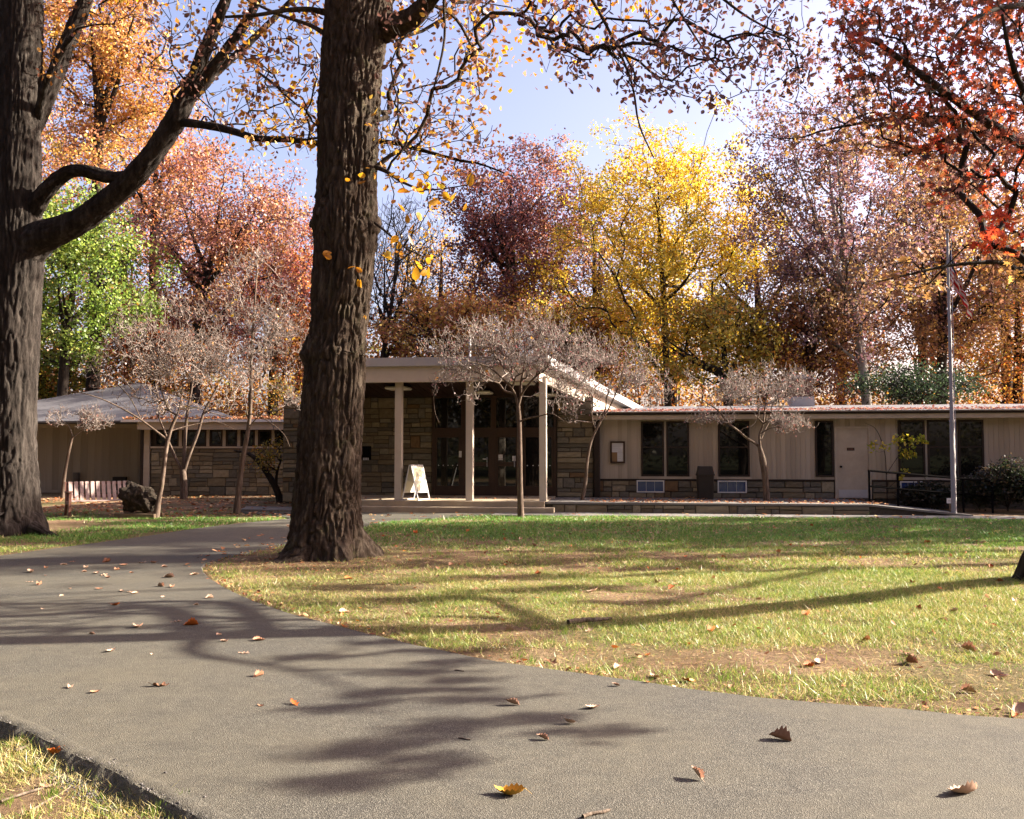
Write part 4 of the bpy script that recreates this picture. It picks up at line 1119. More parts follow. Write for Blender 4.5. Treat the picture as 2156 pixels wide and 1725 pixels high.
def leaves(centers, per, sigma, size, palette, shape=KITE, flat=0.5, clump=0.35, droop=0.0, normal=None):
    n0 = len(centers)
    idx = np.repeat(np.arange(n0), per); n = len(idx)
    sg = np.asarray(sigma, float)
    pos = centers[idx] + rng.normal(0, 1, (n, 3)) * sg * np.array([1, 1, 0.75])
    N = rng.normal(0, 1, (n, 3)) + np.array([0, 0, flat]); N /= np.linalg.norm(N, axis=1)[:, None]
    a = rng.normal(0, 1, (n, 3)) + np.array([0, 0, -droop]); a -= N * np.sum(a * N, 1)[:, None]; a /= np.linalg.norm(a, axis=1)[:, None]
    b = np.cross(a, N)
    sz = size * rng.uniform(0.65, 1.3, n)
    T, Fs = shape; k = len(T)
    curl = rng.uniform(-1.2, 2.2, n)
    V = pos[:, None] + sz[:, None, None] * (T[None, :, 0:1] * b[:, None] + T[None, :, 1:2] * a[:, None] + T[None, :, 2:3] * N[:, None] * curl[:, None, None])
    faces = [(f[None] + (np.arange(n) * k)[:, None, None]).reshape(-1, f.shape[1]) for f in Fs]
    c, wts = palette
    q_ = centers
    f_ = (vnoise(q_[:, 0] * 0.45, q_[:, 1] * 0.45, q_[:, 2] * 0.55, int(n0) % 91) - 0.5) * 1.5 + 0.5 + rng.normal(0, 0.12, n0)
    base = np.searchsorted(np.cumsum(wts), np.clip(f_, 0, 0.999)); own = rng.choice(len(c), n, p=wts)
    pick = np.where(rng.random(n) < clump, own, base[idx])
    cb = rng.lognormal(0, 0.14, n0)[idx] * rng.lognormal(0, 0.13, n)
    col = np.clip(c[pick] * cb[:, None], 0, 0.95)
    return V.reshape(-1, 3), faces, np.repeat(col, k, 0)
def join(parts):
    """[(V, faces, cols)] -> one"""
    Vs, Cs, by, off = [], [], {}, 0
    for V, Fs, c in parts:
        Vs.append(V); Cs.append(c)
        for f in Fs: by.setdefault(f.shape[1], []).append(f + off)
        off += len(V)
    return np.concatenate(Vs), [np.concatenate(x) for x in by.values()], np.concatenate(Cs)
def ell(c, rad, n, shell=0.35, seed=0, clump=0.42, fr=0.5):
    """points in an ellipsoid, thinned by noise so the crown has gaps"""
    r = np.random.default_rng(seed); out = np.zeros((0, 3)); c = np.asarray(c, float); rad = np.asarray(rad, float)
    while len(out) < n:
        p = r.normal(0, 1, (n * 3, 3)); p /= np.linalg.norm(p, axis=1)[:, None]
        p *= (r.random((n * 3, 1)) ** (shell))
        q = c + p * rad
        s = vnoise(q[:, 0] * fr, q[:, 1] * fr, q[:, 2] * fr * 1.3, seed + 5)
        edge = np.linalg.norm(p, axis=1)
        bump = vnoise(p[:, 0] * 2.3 + seed, p[:, 1] * 2.3, p[:, 2] * 2.3, seed + 6)
        out = np.concatenate([out, q[(s > clump) & (edge < 0.66 + 0.5 * bump)]])
    return out[:n]
def lobed(c, rad, n, seed, k=6, clump=0.38, fr=0.5, flat=0.7):
    r = np.random.default_rng(seed); c = np.asarray(c, float); rad = np.asarray(rad, float)
    out = [ell(c, rad * 0.72, n // 4, 0.45, seed, clump, fr)]
    for i in range(k):
        zz = 1 - 2 * (i + 0.5) / k; a = i * 2.39996 + seed; rr = math.sqrt(1 - zz * zz)
        d = np.array((rr * math.cos(a), rr * math.sin(a), zz)) + r.normal(0, 0.12, 3)
        f = r.uniform(0.34, 0.52)
        out.append(ell(c + d * rad * (1.04 - f), rad * f * r.uniform(0.85, 1.25, 3) * np.array((1.1, 1.1, flat)), (3 * n // 4) // k, 0.45, seed + 11 * i + 1, clump, fr * 1.4))
    return np.concatenate(out)
def make_tree(name, label, cat, seeds, targets, bark_mat, twig_mat=None, rt=0.012, bf=0.25, leaf=None, group=None, thr=0.05, wig=0.07, hero=None, extra_leaf=(), sag=0.0,
              twiglets=0, twig_len=0.25, smooth_seeds=True, leaf_on='tips', pw=0.45, crown_name='crown'):
    """Empty > trunk (trunk and limbs), branches, crown"""
    base = np.array(seeds[0][0][0], float)
    P, par, R0, ns = grow(seeds, targets, bf)
    r, kids = radii(par, R0, ns, rt, pw)
    root = empty(name, tuple(base), label, cat, group)
    # seeds as smooth tubes
    parts, off = [], 0
    for (pts, rad) in seeds:
        if rad[0] <= 0: continue
        cp = catmull(pts, 4); cr = catmull(np.column_stack([rad, rad]), 4)[:, 0]
        if hero and hero.get('skip') and len(parts) == 0 and off == 0:
            off = 1; V, q = hero['mesh']
        else: 
            hk = hero['k'] if hero and rad[0] > 0.06 else (10 if rad[0] > 0.05 else 6)
            if hero and rad[0] > 0.06:
                cp = catmull(pts, 22); cr = np.maximum(0.01, catmull(np.column_stack([rad, rad]), 22)[:, 0])
            V, q = sweep(cp, np.maximum(cr, 0.004), hk, hero['amp'] * min(1, rad[0] / 0.25) if hero and rad[0] > 0.06 else 0.0, hero['F'] * 0.6 if hero else 5, 2.2, seed=int(abs(pts[0][0]) * 100) % 97)
        parts.append((V, [q], np.zeros((len(V), 3))))
    # grown branches
    i = np.arange(ns, len(P))
    if len(i):
        A, B = P[par[i]], P[i]
        ra = np.minimum(r[par[i]], r[i] * 1.35); rb = r[i]
        ln = np.linalg.norm(B - A, axis=1)[:, None]
        mid = (A + B) / 2 + rng.normal(0, 1, A.shape) * ln * wig - np.array([0, 0, sag]) * ln
        AA, BB = np.concatenate([A, mid]), np.concatenate([mid, B])
        r0, r1 = np.concatenate([ra, (ra + rb) / 2]), np.concatenate([(ra + rb) / 2, rb])
        if twiglets:
            tp = np.repeat(P[ns:], twiglets, 0)
            dirs = rng.normal(0, 1, tp.shape) + np.array([0, 0, 0.9]); dirs /= np.linalg.norm(dirs, axis=1)[:, None]
            l1 = twig_len * rng.uniform(0.4, 1.2, (len(tp), 1))
            e1 = tp + dirs * l1 * 0.6; e2 = e1 + (dirs * 0.6 + np.array([0, 0, 0.5])) * l1 * 0.5
            AA = np.concatenate([AA, tp, e1]); BB = np.concatenate([BB, e1, e2])
            q_ = np.full(len(tp), rt); r0 = np.concatenate([r0, q_, q_ * 0.9]); r1 = np.concatenate([r1, q_ * 0.9, q_ * 0.7])
        thick = r0 > thr
        if thick.any():
            V, Fq = frusta(AA[thick], BB[thick], r0[thick], r1[thick]); parts.append((V, Fq, np.zeros((len(V), 3))))
        if (~thick).any():
            V, Fq = frusta(AA[~thick], BB[~thick], r0[~thick], r1[~thick])
            b_ = obj('branches', mesh_np('branches', V - base, Fq, twig_mat or bark_mat, smooth=True), root); b_['kind'] = 'stuff'
    V, Fq, _ = join(parts)
    obj('trunk', mesh_np('trunk', V - base, Fq, bark_mat, smooth=True), root)
    if leaf:
        cen = P[ns:]
        if leaf_on == 'tips': cen = cen[(kids[ns:] <= 1)]
        kw = dict(leaf)
        tot = kw.pop('total', None)
        lf = [leaves(cen, max(1, round(tot / max(1, len(cen)))) if tot else kw.pop('per'), **kw)]
        for e in extra_leaf: lf.append(leaves(**e))
        V, Fs, c = join(lf)
        o = obj(crown_name, mesh_np(crown_name, V - base, Fs, MAT['leaf'], c), root); o['kind'] = 'stuff'
    return root
def PX(lst, Y):
    """[(u, v, diameter px[, Y])] -> points, radii at depth Y"""
    pts, rad = [], []
    for q in lst:
        y = q[3] if len(q) > 3 else Y
        pts.append(at(q[0], q[1], y)); rad.append(q[2] * y / FPX / 2)
    return np.array(pts), np.array(rad)
def pxvol(u0, u1, v0, v1, y0, y1, n, seed=0, mask=None, thin=0.0, fr=1.2):
    r = np.random.default_rng(seed); out = []
    while len(out) < n:
        u, v, y = r.uniform(u0, u1), r.uniform(v0, v1), r.uniform(y0, y1)
        if mask and not mask(u, v): continue
        p = at(u, v, y)
        if thin and vnoise(p[0] * fr, p[1] * fr, p[2] * fr, seed) < thin: continue
        out.append(p)
    return np.array(out)

# palettes (sRGB of the leaf itself, except OAKL)
YEL = pal(('#ecc83c', 4), ('#dcb03a', 3), ('#f2d860', 2.4), ('#bca040', 1.4), ('#a09848', 1))
ORG = pal(('#c89050', 4), ('#d0a452', 3.4), ('#b87a54', 3), ('#d8bc64', 2), ('#9a6a58', 2))
PNK = pal(('#b47c5c', 3), ('#9a6660', 3), ('#c08a54', 2.4), ('#8e6868', 2.6), ('#c4a078', 1.4))
RED = pal(('#825050', 3), ('#985c4c', 2.4), ('#6c4a50', 3), ('#b07a54', 1.8), ('#5c464e', 2))
BRN = pal(('#a07644', 3), ('#886048', 3), ('#b48e4c', 2), ('#765250', 2.4), ('#a46a48', 1.6))
PUR = pal(('#8a6468', 3), ('#98785c', 2), ('#745860', 3), ('#927058', 2), ('#a88a54', 1.2))
GRN = pal(('#8ca444', 3), ('#78923c', 3), ('#a4b454', 2.4), ('#5e7a36', 2), ('#b8b45a', 1.4))
OLV = pal(('#8a8a34', 3), ('#a89a34', 3), ('#6e7a30', 2), ('#c0a83c', 1.5), ('#5e6a34', 1.5))
HOL = pal(('#34462c', 3), ('#2c3c28', 3), ('#465434', 2))
OAKL = pal(('#6e4c4a', 3), ('#5e4248', 3.4), ('#503c42', 3), ('#a07a4c', 0.8), ('#7e5044', 1.6))  # darkened so the overhanging leaves look backlit and in shade
OAKY = pal(('#e0a82c', 4), ('#d08c24', 3), ('#c8b03c', 1), ('#a0702c', 2))
REDO = pal(('#b8321e', 3), ('#8e2c22', 3), ('#d04a22', 2.2), ('#6e2c2a', 2.4), ('#c2702a', 1))
# ---- background trees ------------------------------------------------------------------
def bgtree(name, label, u, v, hw, hh, Y, palette, nl, size=0.165, nt=760, trunk_u=None, bark_mat='dark_bark', twig='dark_bark', rt=0.013, tw=26, seed=1, bf=0.3, clump=0.47, shell=0.4, sigma=0.3, depth=0.8, trans=None, fork=0.55, flat=0.7, v0=None, thr=0.045, group='autumn trees behind the building', cat='tree', gtw=0, extra=()):
    c = at(u, v, Y); rx, rz = hw * Y / FPX, hh * Y / FPX
    tu = trunk_u if trunk_u is not None else u + random.uniform(-0.15, 0.15) * hw
    bx = at(tu, 957, Y)[0]
    top = at(u, v - hh * 0.45, Y)
    b0 = np.array((bx, Y, -0.05)); mid = np.array((bx * 0.9 + top[0] * 0.1, Y + 0.2, c[2] * 0.45)); 
    z_f = max(1.5, c[2] - rz * fork)
    k = tw * Y / FPX / 2
    P1 = np.array([b0, b0 + (0.02, 0, 0.5), np.array((bx * 0.85 + top[0] * 0.15, Y + 0.15, z_f * 0.6)), np.array((bx * 0.6 + top[0] * 0.4, Y, z_f)), np.array((top[0] * 0.8 + bx * 0.2, Y, (z_f + top[2]) / 2)), top])
    seeds = [(P1, [k * 1.25, k, k * 0.85, k * 0.7, k * 0.42, k * 0.12])]
    r_ = random.Random(seed)
    for q in range(4):
        a = r_.uniform(0, 6.28); st = P1[3] * (1 - q * 0.13) + P1[4] * q * 0.13
        en = c + np.array((math.cos(a) * rx * 0.6, math.sin(a) * rx * 0.6 * depth, r_.uniform(-0.2, 0.5) * rz))
        m1 = (st + en) / 2 + np.array((0, 0, -0.06 * rz))
        seeds.append(([st, m1, en], [k * 0.45, k * 0.3, k * 0.1]))
    T = lobed(c, (rx * 1.12, rx * depth, rz * 1.12), nt, seed, 13, clump, fr=2.2 / rx, flat=flat)
    return make_tree(name, label, cat, seeds, T, MAT[bark_mat], MAT[twig], rt, bf, dict(total=nl * 1.12, sigma=sigma, size=size, palette=palette), group, thr=thr, leaf_on='all', twiglets=gtw, extra_leaf=extra)
BG = [
 ('orange_tree', 'tall orange and gold tree rising behind the left oak limb', 215, 150, 175, 235, 48, ORG, 23000, dict(trunk_u=190, tw=30)),
 ('gold_tree', 'golden tree at the far left edge behind the left oak trunk', 40, 330, 130, 210, 52, ORG, 9000, dict()),
 ('maple_tree', 'bright green maple behind the left oak trunk', 165, 590, 175, 225, 42, GRN, 17000, dict(trunk_u=120, flat=0.5, clump=0.5)),
 ('pink_oak', 'rosy pink and orange oak left of the central trunk', 465, 500, 205, 220, 46, PNK, 19000, dict(trunk_u=400, clump=0.42)),
 ('orange_tree', 'rusty orange tree low behind the bare dogwoods', 590, 610, 140, 165, 53, pal(('#c07a48', 3), ('#a85a48', 3), ('#d09a50', 2), ('#8e4e48', 2)), 13000, dict()),
 ('brown_tree', 'dark reddish brown tree behind the left hipped roof', 330, 710, 170, 120, 51, pal(('#8a5a3c', 3), ('#a86a3c', 2), ('#6a4440', 3), ('#b8843c', 1)), 12000, dict()),
 ('dark_red_oak', 'dark purple red oak rounded behind the entrance roof', 1075, 490, 175, 220, 50, RED, 24000, dict(trunk_u=1085, clump=0.36)),
 ('orange_tree', 'low orange tree just above the porch roof', 945, 690, 150, 95, 45, ORG, 11000, dict()),
 ('yellow_tree', 'brilliant yellow tree with upright limbs behind the entrance', 1385, 500, 235, 290, 46, YEL, 30000, dict(trunk_u=1410, tw=18, clump=0.4, bf=0.45, flat=1.1)),
 ('olive_tree', 'greenish yellow tree low over the right wing roof', 1520, 730, 190, 130, 43, pal(('#b8a840', 3), ('#d0b040', 3), ('#9a9040', 2), ('#c8903c', 2)), 8000, dict(clump=0.54, flat=0.55, bf=0.4)),
 ('brown_tree', 'brown and amber tree behind the entrance corner', 1230, 715, 130, 110, 50, BRN, 12000, dict()),
 ('sycamore', 'tall thin purplish sycamore with a pale trunk', 1740, 460, 225, 340, 42, PUR, 22000, dict(trunk_u=1838, tw=24, bark_mat='pale_bark', clump=0.44, bf=0.4, shell=0.45, thr=0.05, flat=1.0)),
 ('brown_tree', 'rust brown tree behind the chimney', 1700, 720, 150, 120, 44, BRN, 12000, dict()),
 ('brown_oak', 'broad brown oak behind the flagpole', 1985, 560, 210, 300, 47, BRN, 20000, dict(clump=0.42)),
 ('amber_tree', 'amber and yellow tree at the right edge behind the wing', 2140, 650, 130, 230, 53, pal(('#c8962c', 3), ('#a8762c', 3), ('#8e8a30', 2), ('#b8602c', 1)), 13000, dict()),
 ('holly_tree', 'dark green holly bush above the right wing roof', 1935, 815, 135, 48, 39.5, HOL, 4600, dict(size=0.12, tw=8, clump=0.56, flat=0.5)),
 ('olive_tree', 'dull olive tree at the far left behind the tan wall', 95, 800, 100, 95, 49, OLV, 8000, dict()),
 ('russet_tree', 'russet tree beyond the left picture edge', -130, 480, 170, 300, 50, ORG, 9000, dict()),
 ('russet_tree', 'russet tree beyond the right picture edge', 2400, 500, 200, 330, 48, BRN, 10000, dict()),
]
MIX = pal(('#a47250', 3), ('#86605a', 2), ('#b48c54', 2), ('#70585a', 2), ('#9a7a50', 2))
BG += [(nm, lb, u, v, 165, 190, Y, pl_, 5600, dict(size=0.2, sigma=0.4, nt=560, group='second row of trees behind the building')) for nm, lb, u, v, Y, pl_ in (
 ('amber_tree', 'amber tree in the second row behind the green maple', 60, 620, 60, ORG), ('brown_tree', 'muted brown tree in the second row behind the hipped roof peak', 260, 560, 62, MIX),
 ('rosy_tree', 'rosy tree in the second row left of the central oak', 420, 640, 60, PNK), ('rust_tree', 'rust tree in the second row hidden behind the central oak', 640, 640, 61, MIX),
 ('gold_tree', 'pale gold tree in the second row right of the bare tree', 930, 620, 64, pal(('#c8963c', 3), ('#a8743c', 2), ('#d8b04c', 2))), ('plum_tree', 'plum brown tree in the second row behind the dark red oak', 1150, 600, 62, RED),
 ('orange_tree', 'orange tree in the second row between red oak and yellow tree', 1250, 570, 60, BRN), ('gold_tree', 'gold tree in the second row low behind the yellow tree', 1420, 660, 61, YEL),
 ('brown_tree', 'brown tree in the second row right of the yellow tree', 1590, 590, 60, MIX), ('rust_tree', 'rust tree in the second row behind the sycamore trunk', 1780, 620, 62, MIX),
 ('amber_tree', 'amber tree in the second row above the holly', 1930, 600, 60, BRN), ('brown_tree', 'brown tree in the second row at the right edge', 2110, 560, 62, MIX))]
BG += [('russet_tree', 'tall russet tree in the second row behind the flagpole top', 2000, 380, 190, 210, 58, BRN, 12000, dict(size=0.19)), ('orange_tree', 'tall peach tree in the second row behind the pink oak', 330, 380, 170, 190, 57, pal(('#c88a5c', 3), ('#b8704c', 2), ('#d8a04c', 2)), 9000, dict(size=0.19, clump=0.42))]
for i, (nm, lb, u, v, hw, hh, Y, pl_, nl, kw) in enumerate(BG):
    bgtree(nm, lb, u, v, hw, hh, Y, pl_, nl, seed=20 + i * 3, **kw)
# bare blue-grey tree right of the central trunk
bx_ = at(800, 957, 46)
seeds = [PX([(800, 960, 14), (800, 800, 12), (815, 700, 10), (830, 600, 7), (835, 500, 3)], 46)]
for du, v1 in ((-22, 520), (40, 470), (70, 560), (95, 640), (-40, 620)):
    seeds.append(PX([(806, 740 - abs(du), 6), (820 + du * 0.5, 660, 5), (832 + du, v1, 2)], 46))
make_tree('bare_tree', 'leafless grey tree with upswept twigs right of the central trunk', 'tree', seeds,
          ell(at(842, 585, 46), (2.6, 2.0, 4.4), 900, 0.4, 77, 0.3), MAT['dark_bark'], MAT['dark_bark'], 0.011, 0.6, None, None, twiglets=2, twig_len=0.5)
# far wood behind everything: reads as one mass
nf = 2600
fx = rng.uniform(-62, 62, nf); fy = rng.uniform(62, 80, nf)
hz = 5 + 6 * vnoise(fx * 0.09, fy * 0.05, seed=8)
cen = np.column_stack([fx, fy, hz * rng.random(nf) ** 0.8])
cen = cen[vnoise(cen[:, 0] * 0.35, cen[:, 1] * 0.2, cen[:, 2] * 0.35, 12) > 0.4]
V, Fs, c = leaves(cen, 26, 0.9, 0.30, pal(('#a8742e', 3), ('#8e5a34', 3), ('#c0903c', 2), ('#7a5040', 2), ('#8a8438', 1)), clump=0.3)
tb_n = 70
tx, ty = rng.uniform(-60, 60, tb_n), rng.uniform(58, 80, tb_n)
th_ = rng.uniform(6, 10, tb_n); tr_ = rng.uniform(0.08, 0.2, tb_n)
A = np.column_stack([tx, ty, np.zeros(tb_n)]); B = np.column_stack([tx + rng.normal(0, 0.7, tb_n), ty, th_])
V2, F2 = frusta(A, B, tr_, tr_ * 0.35)
V_, F_, C_ = join([(V, Fs, c), (V2, F2, np.full((len(V2), 3), 0.035))])
props(obj('far_wood', mesh_np('far_wood', V_, F_, MAT['leaf'], C_)), 'distant brown autumn wood seen between the nearer trees', 'wood', kind='stuff')
cen2 = np.column_stack([rng.uniform(-80, 80, 900), rng.uniform(-62, -48, 900), 12 * rng.random(900)])
V, Fs, c = leaves(cen2, 24, 1.2, 0.55, pal(('#5e5a38', 3), ('#4e4a38', 3), ('#6a6440', 2), ('#444a34', 2)), clump=0.3)
props(obj('far_wood', mesh_np('far_wood', V, Fs, MAT['leaf'], c)), 'distant wood behind the viewpoint mirrored in the window glass', 'wood', kind='stuff')
# leafy thicket directly behind the roofs
nf = 7600
fx = rng.uniform(-34, 36, nf); fy = rng.uniform(47, 56, nf)
hz = 5.0 + 9.0 * vnoise(fx * 0.2, fy * 0.1, seed=18) ** 1.5
cen = np.column_stack([fx, fy, 0.4 + hz * rng.random(nf) ** 1.2])
cen = cen[vnoise(cen[:, 0] * 0.5, cen[:, 1] * 0.3, cen[:, 2] * 0.5, 14) > 0.42]
V, Fs, c = leaves(cen, 22, 0.45, 0.17, pal(('#b0742e', 3), ('#8e5a30', 3), ('#c8963c', 2.4), ('#74503c', 2), ('#86843a', 1.2), ('#b8602e', 1.6)), clump=0.3)
props(obj('thicket', mesh_np('thicket', V, Fs, MAT['leaf'], c)), 'tangled brown and olive undergrowth behind the roofs', 'undergrowth', kind='stuff')

def dog(c, rad, n, shell, seed, clump, fr=1.0):
    return ell(c, np.array(rad) * 1.1, int(n * 0.72), 0.6, seed, 0.5, 1.4)
# ---- dogwoods and small trees -----------------------------------------------------------
def C1(x, y): return x * 0.3468, 718.75 + 0.3468 * y
def C2(x, y): return 718.75 + 0.2667 * x, 690 + 0.2667 * y
def C3(x, y): return 1178.75 + 0.24 * x, 747.5 + 0.24 * y
def PXC(f, lst, Y):
    k = f(1, 0)[0] - f(0, 0)[0]
    return PX([(*f(q[0], q[1]), q[2] * k, *([q[3]] if len(q) > 3 else [])) for q in lst], Y)
def to_ground(sd, z):
    sd[0][0][2] = z; return sd
FEWY = pal(('#d8b02c', 3), ('#c88a2c', 2), ('#a8683c', 2))
YA = 23.2
sA_ = [to_ground(PXC(C1, [(945, 1072, 44), (965, 960, 30), (985, 850, 27), (1005, 680, 25), (1030, 560, 22), (1055, 490, 20), (1075, 450, 18)], YA), -0.05),
       PXC(C1, [(1018, 600, 15), (940, 540, 14, YA - .2), (860, 480, 12, YA - .4), (780, 430, 11, YA - .6), (640, 360, 8, YA - .8), (520, 320, 6, YA - 1), (400, 300, 4, YA - 1.1)], YA),
       PXC(C1, [(1075, 450, 13), (1030, 420, 12), (1000, 360, 11), (970, 250, 9), (958, 150, 8), (975, 0, 6), (985, -120, 4)], YA),
       PXC(C1, [(1078, 445, 11), (1095, 380, 9), (1105, 300, 8), (1112, 220, 6), (1130, 80, 4)], YA),
       PXC(C1, [(1088, 408, 8), (1200, 405, 7, YA + .2), (1270, 430, 6, YA + .4), (1380, 460, 4, YA + .6)], YA),
       PXC(C1, [(1015, 560, 9), (1050, 540, 8, YA + .5), (1180, 505, 6, YA + 1), (1320, 490, 5, YA + 1.2), (1430, 540, 3, YA + 1.3)], YA),
       PXC(C1, [(860, 480, 7, YA - .4), (780, 330, 6, YA - .5), (660, 220, 5, YA - .6), (560, 160, 4, YA - .6)], YA)]
tA = np.concatenate([dog(at(330, 770, YA), (1.95, 1.6, 1.3), 900, 0.45, 301, 0.3, 1.0), dog(at(450, 770, YA + .4), (1.5, 1.4, 0.95), 600, 0.45, 302, 0.3, 1.0), dog(at(370, 690, YA), (1.5, 1.3, 0.9), 450, 0.5, 303, 0.3, 1.0)])
make_tree('dogwood', 'bare forked dogwood beside the burl, limbs spreading left', 'tree', sA_, tA, MAT['dog_bark'], MAT['twig_bark'], 0.0058, 0.22,
          dict(per=1, sigma=0.08, size=0.055, palette=pal(('#a8785c', 3), ('#8e5c50', 2))), 'bare dogwoods', thr=0.02, twiglets=2, twig_len=0.2, wig=0.12, leaf_on='tips', crown_name='buds',
          extra_leaf=[dict(centers=tA[::70], per=2, sigma=0.06, size=0.1, palette=FEWY, shape=OVAL)])
YB = 24.7
sB_ = [to_ground(PXC(C1, [(1437, 1036, 46), (1450, 900, 36), (1462, 800, 33), (1480, 680, 30), (1508, 530, 25), (1520, 400, 22), (1524, 250, 19), (1526, 100, 17), (1530, 0, 15), (1545, -200, 12), (1560, -450, 9), (1572, -690, 5)], YB), -0.05),
       PXC(C1, [(1510, 520, 8), (1600, 430, 7, YB - .3), (1680, 425, 6, YB - .5), (1740, 390, 4, YB - .6)], YB), PXC(C1, [(1505, 470, 8), (1480, 330, 7, YB + .3), (1450, 270, 6, YB + .5), (1400, 200, 4, YB + .7)], YB),
       PXC(C1, [(1535, -60, 8), (1640, -220, 6, YB - .3), (1720, -330, 4, YB - .4)], YB), PXC(C1, [(1530, 20, 8), (1440, -140, 6), (1380, -260, 4)], YB),
       PXC(C1, [(1520, 440, 7), (1620, 480, 6, YB - .7), (1720, 560, 4, YB - .9), (1760, 640, 3, YB - 1)], YB)]
tB = np.concatenate([dog(at(560, 720, YB), (1.7, 1.6, 1.4), 1000, 0.45, 311, 0.3, 0.9), dog(at(625, 850, YB - .6), (0.5, 0.6, 0.4), 90, 0.45, 312, 0.3, 1.0), dog(at(540, 610, YB), (1.1, 1.0, 1.5), 420, 0.5, 313, 0.3, 1.0)])
make_tree('dogwood', 'slender pale-trunked bare tree just left of the central oak', 'tree', sB_, tB, MAT['dog_bark'], MAT['twig_bark'], 0.0058, 0.22,
          dict(per=1, sigma=0.08, size=0.055, palette=pal(('#a8785c', 3), ('#8e5c50', 2))), 'bare dogwoods', thr=0.02, twiglets=2, twig_len=0.2, wig=0.12, crown_name='buds',
          extra_leaf=[dict(centers=tB[::60], per=2, sigma=0.08, size=0.1, palette=FEWY, shape=OVAL)])
YC = 23.1
sC_ = [to_ground(PXC(C2, [(1418, 1490, 58), (1414, 1400, 52), (1410, 1250, 46), (1408, 1000, 42), (1404, 750, 38), (1396, 620, 34)], YC), -0.05),
       PXC(C2, [(1396, 620, 22), (1375, 540, 20), (1345, 480, 18, YC - .2), (1270, 400, 15, YC - .4), (1190, 330, 14, YC - .6), (1110, 290, 10, YC - .8), (1000, 270, 7, YC - 1)], YC),
       PXC(C2, [(1396, 620, 20), (1370, 530, 18), (1290, 500, 15, YC + .2), (1240, 440, 13, YC + .4), (1140, 380, 11, YC + .6), (1040, 340, 9, YC + .8), (930, 260, 6, YC + .9)], YC),
       PXC(C2, [(1396, 620, 24), (1415, 540, 22), (1418, 430, 20), (1440, 330, 17), (1450, 200, 10), (1440, 80, 6)], YC),
       PXC(C2, [(1415, 540, 20), (1460, 470, 18, YC - .2), (1540, 380, 16, YC - .4), (1610, 330, 14, YC - .5), (1660, 230, 11, YC - .6), (1730, 120, 8, YC - .7), (1800, 0, 5, YC - .7)], YC),
       PXC(C2, [(1408, 740, 14), (1480, 715, 13, YC - .3), (1560, 700, 11, YC - .5), (1660, 680, 9, YC - .7), (1760, 740, 5, YC - .8)], YC),
       PXC(C2, [(1040, 340, 6, YC + .8), (860, 330, 5, YC + .6), (740, 460, 4, YC + .4), (735, 640, 4, YC + .3), (770, 750, 3, YC + .2)], YC)]
tC = np.concatenate([dog(at(1065, 735, YC), (2.15, 1.7, 0.8), 1500, 0.45, 321, 0.3, 0.9), dog(at(965, 800, YC + .3), (0.9, 0.9, 0.7), 230, 0.5, 322, 0.3, 1.0), dog(at(1180, 790, YC - .5), (1.0, 0.9, 0.9), 420, 0.5, 323, 0.3, 1.0), dog(at(1150, 700, YC), (1.2, 1.0, 0.6), 300, 0.5, 324, 0.3, 1.0)])
make_tree('dogwood', 'wide bare dogwood standing right before the entrance steps', 'tree', sC_, tC, MAT['dog_bark'], MAT['twig_bark'], 0.0058, 0.22,
          dict(per=1, sigma=0.08, size=0.05, palette=pal(('#9a6a6a', 3), ('#8a5050', 2))), 'bare dogwoods', thr=0.02, twiglets=2, twig_len=0.2, wig=0.12, crown_name='buds',
          extra_leaf=[dict(centers=tC[::60], per=1, sigma=0.06, size=0.11, palette=FEWY, shape=OVAL)])
YD = 26.4
sD_ = [to_ground(PXC(C2, [(1900, 1362, 34), (1925, 1230, 30), (1940, 1060, 24), (1965, 920, 22), (2005, 820, 20), (2045, 745, 18)], YD), ZT - 0.02),
       PXC(C2, [(2010, 800, 12), (1985, 750, 11), (1972, 640, 10), (1955, 480, 8), (1960, 330, 5)], YD), PXC(C2, [(2045, 745, 14), (2085, 640, 12), (2095, 550, 11), (2140, 400, 8), (2170, 250, 5)], YD),
       PXC(C2, [(2045, 745, 14), (2110, 640, 12), (2170, 510, 10, YD - .3), (2220, 360, 8, YD - .4), (2260, 200, 5, YD - .5)], YD)]
tD = np.concatenate([dog(at(1295, 770, YD), (1.55, 1.2, 1.0), 800, 0.45, 331, 0.3, 0.9), dog(at(1350, 820, YD), (1.0, 0.8, 0.6), 250, 0.5, 332, 0.3, 1), dog(at(1225, 850, YD - .3), (0.7, 0.6, 0.7), 160, 0.5, 333, 0.3, 1.0)])
make_tree('dogwood', 'thin leaning bare dogwood on the terrace at the stone corner', 'tree', sD_, tD, MAT['dog_bark'], MAT['twig_bark'], 0.0062, 0.22,
          dict(per=1, sigma=0.08, size=0.05, palette=pal(('#9a6a6a', 3), ('#8a5050', 2))), 'bare dogwoods', thr=0.02, twiglets=2, twig_len=0.2, wig=0.12, crown_name='buds')
YE = 26.1
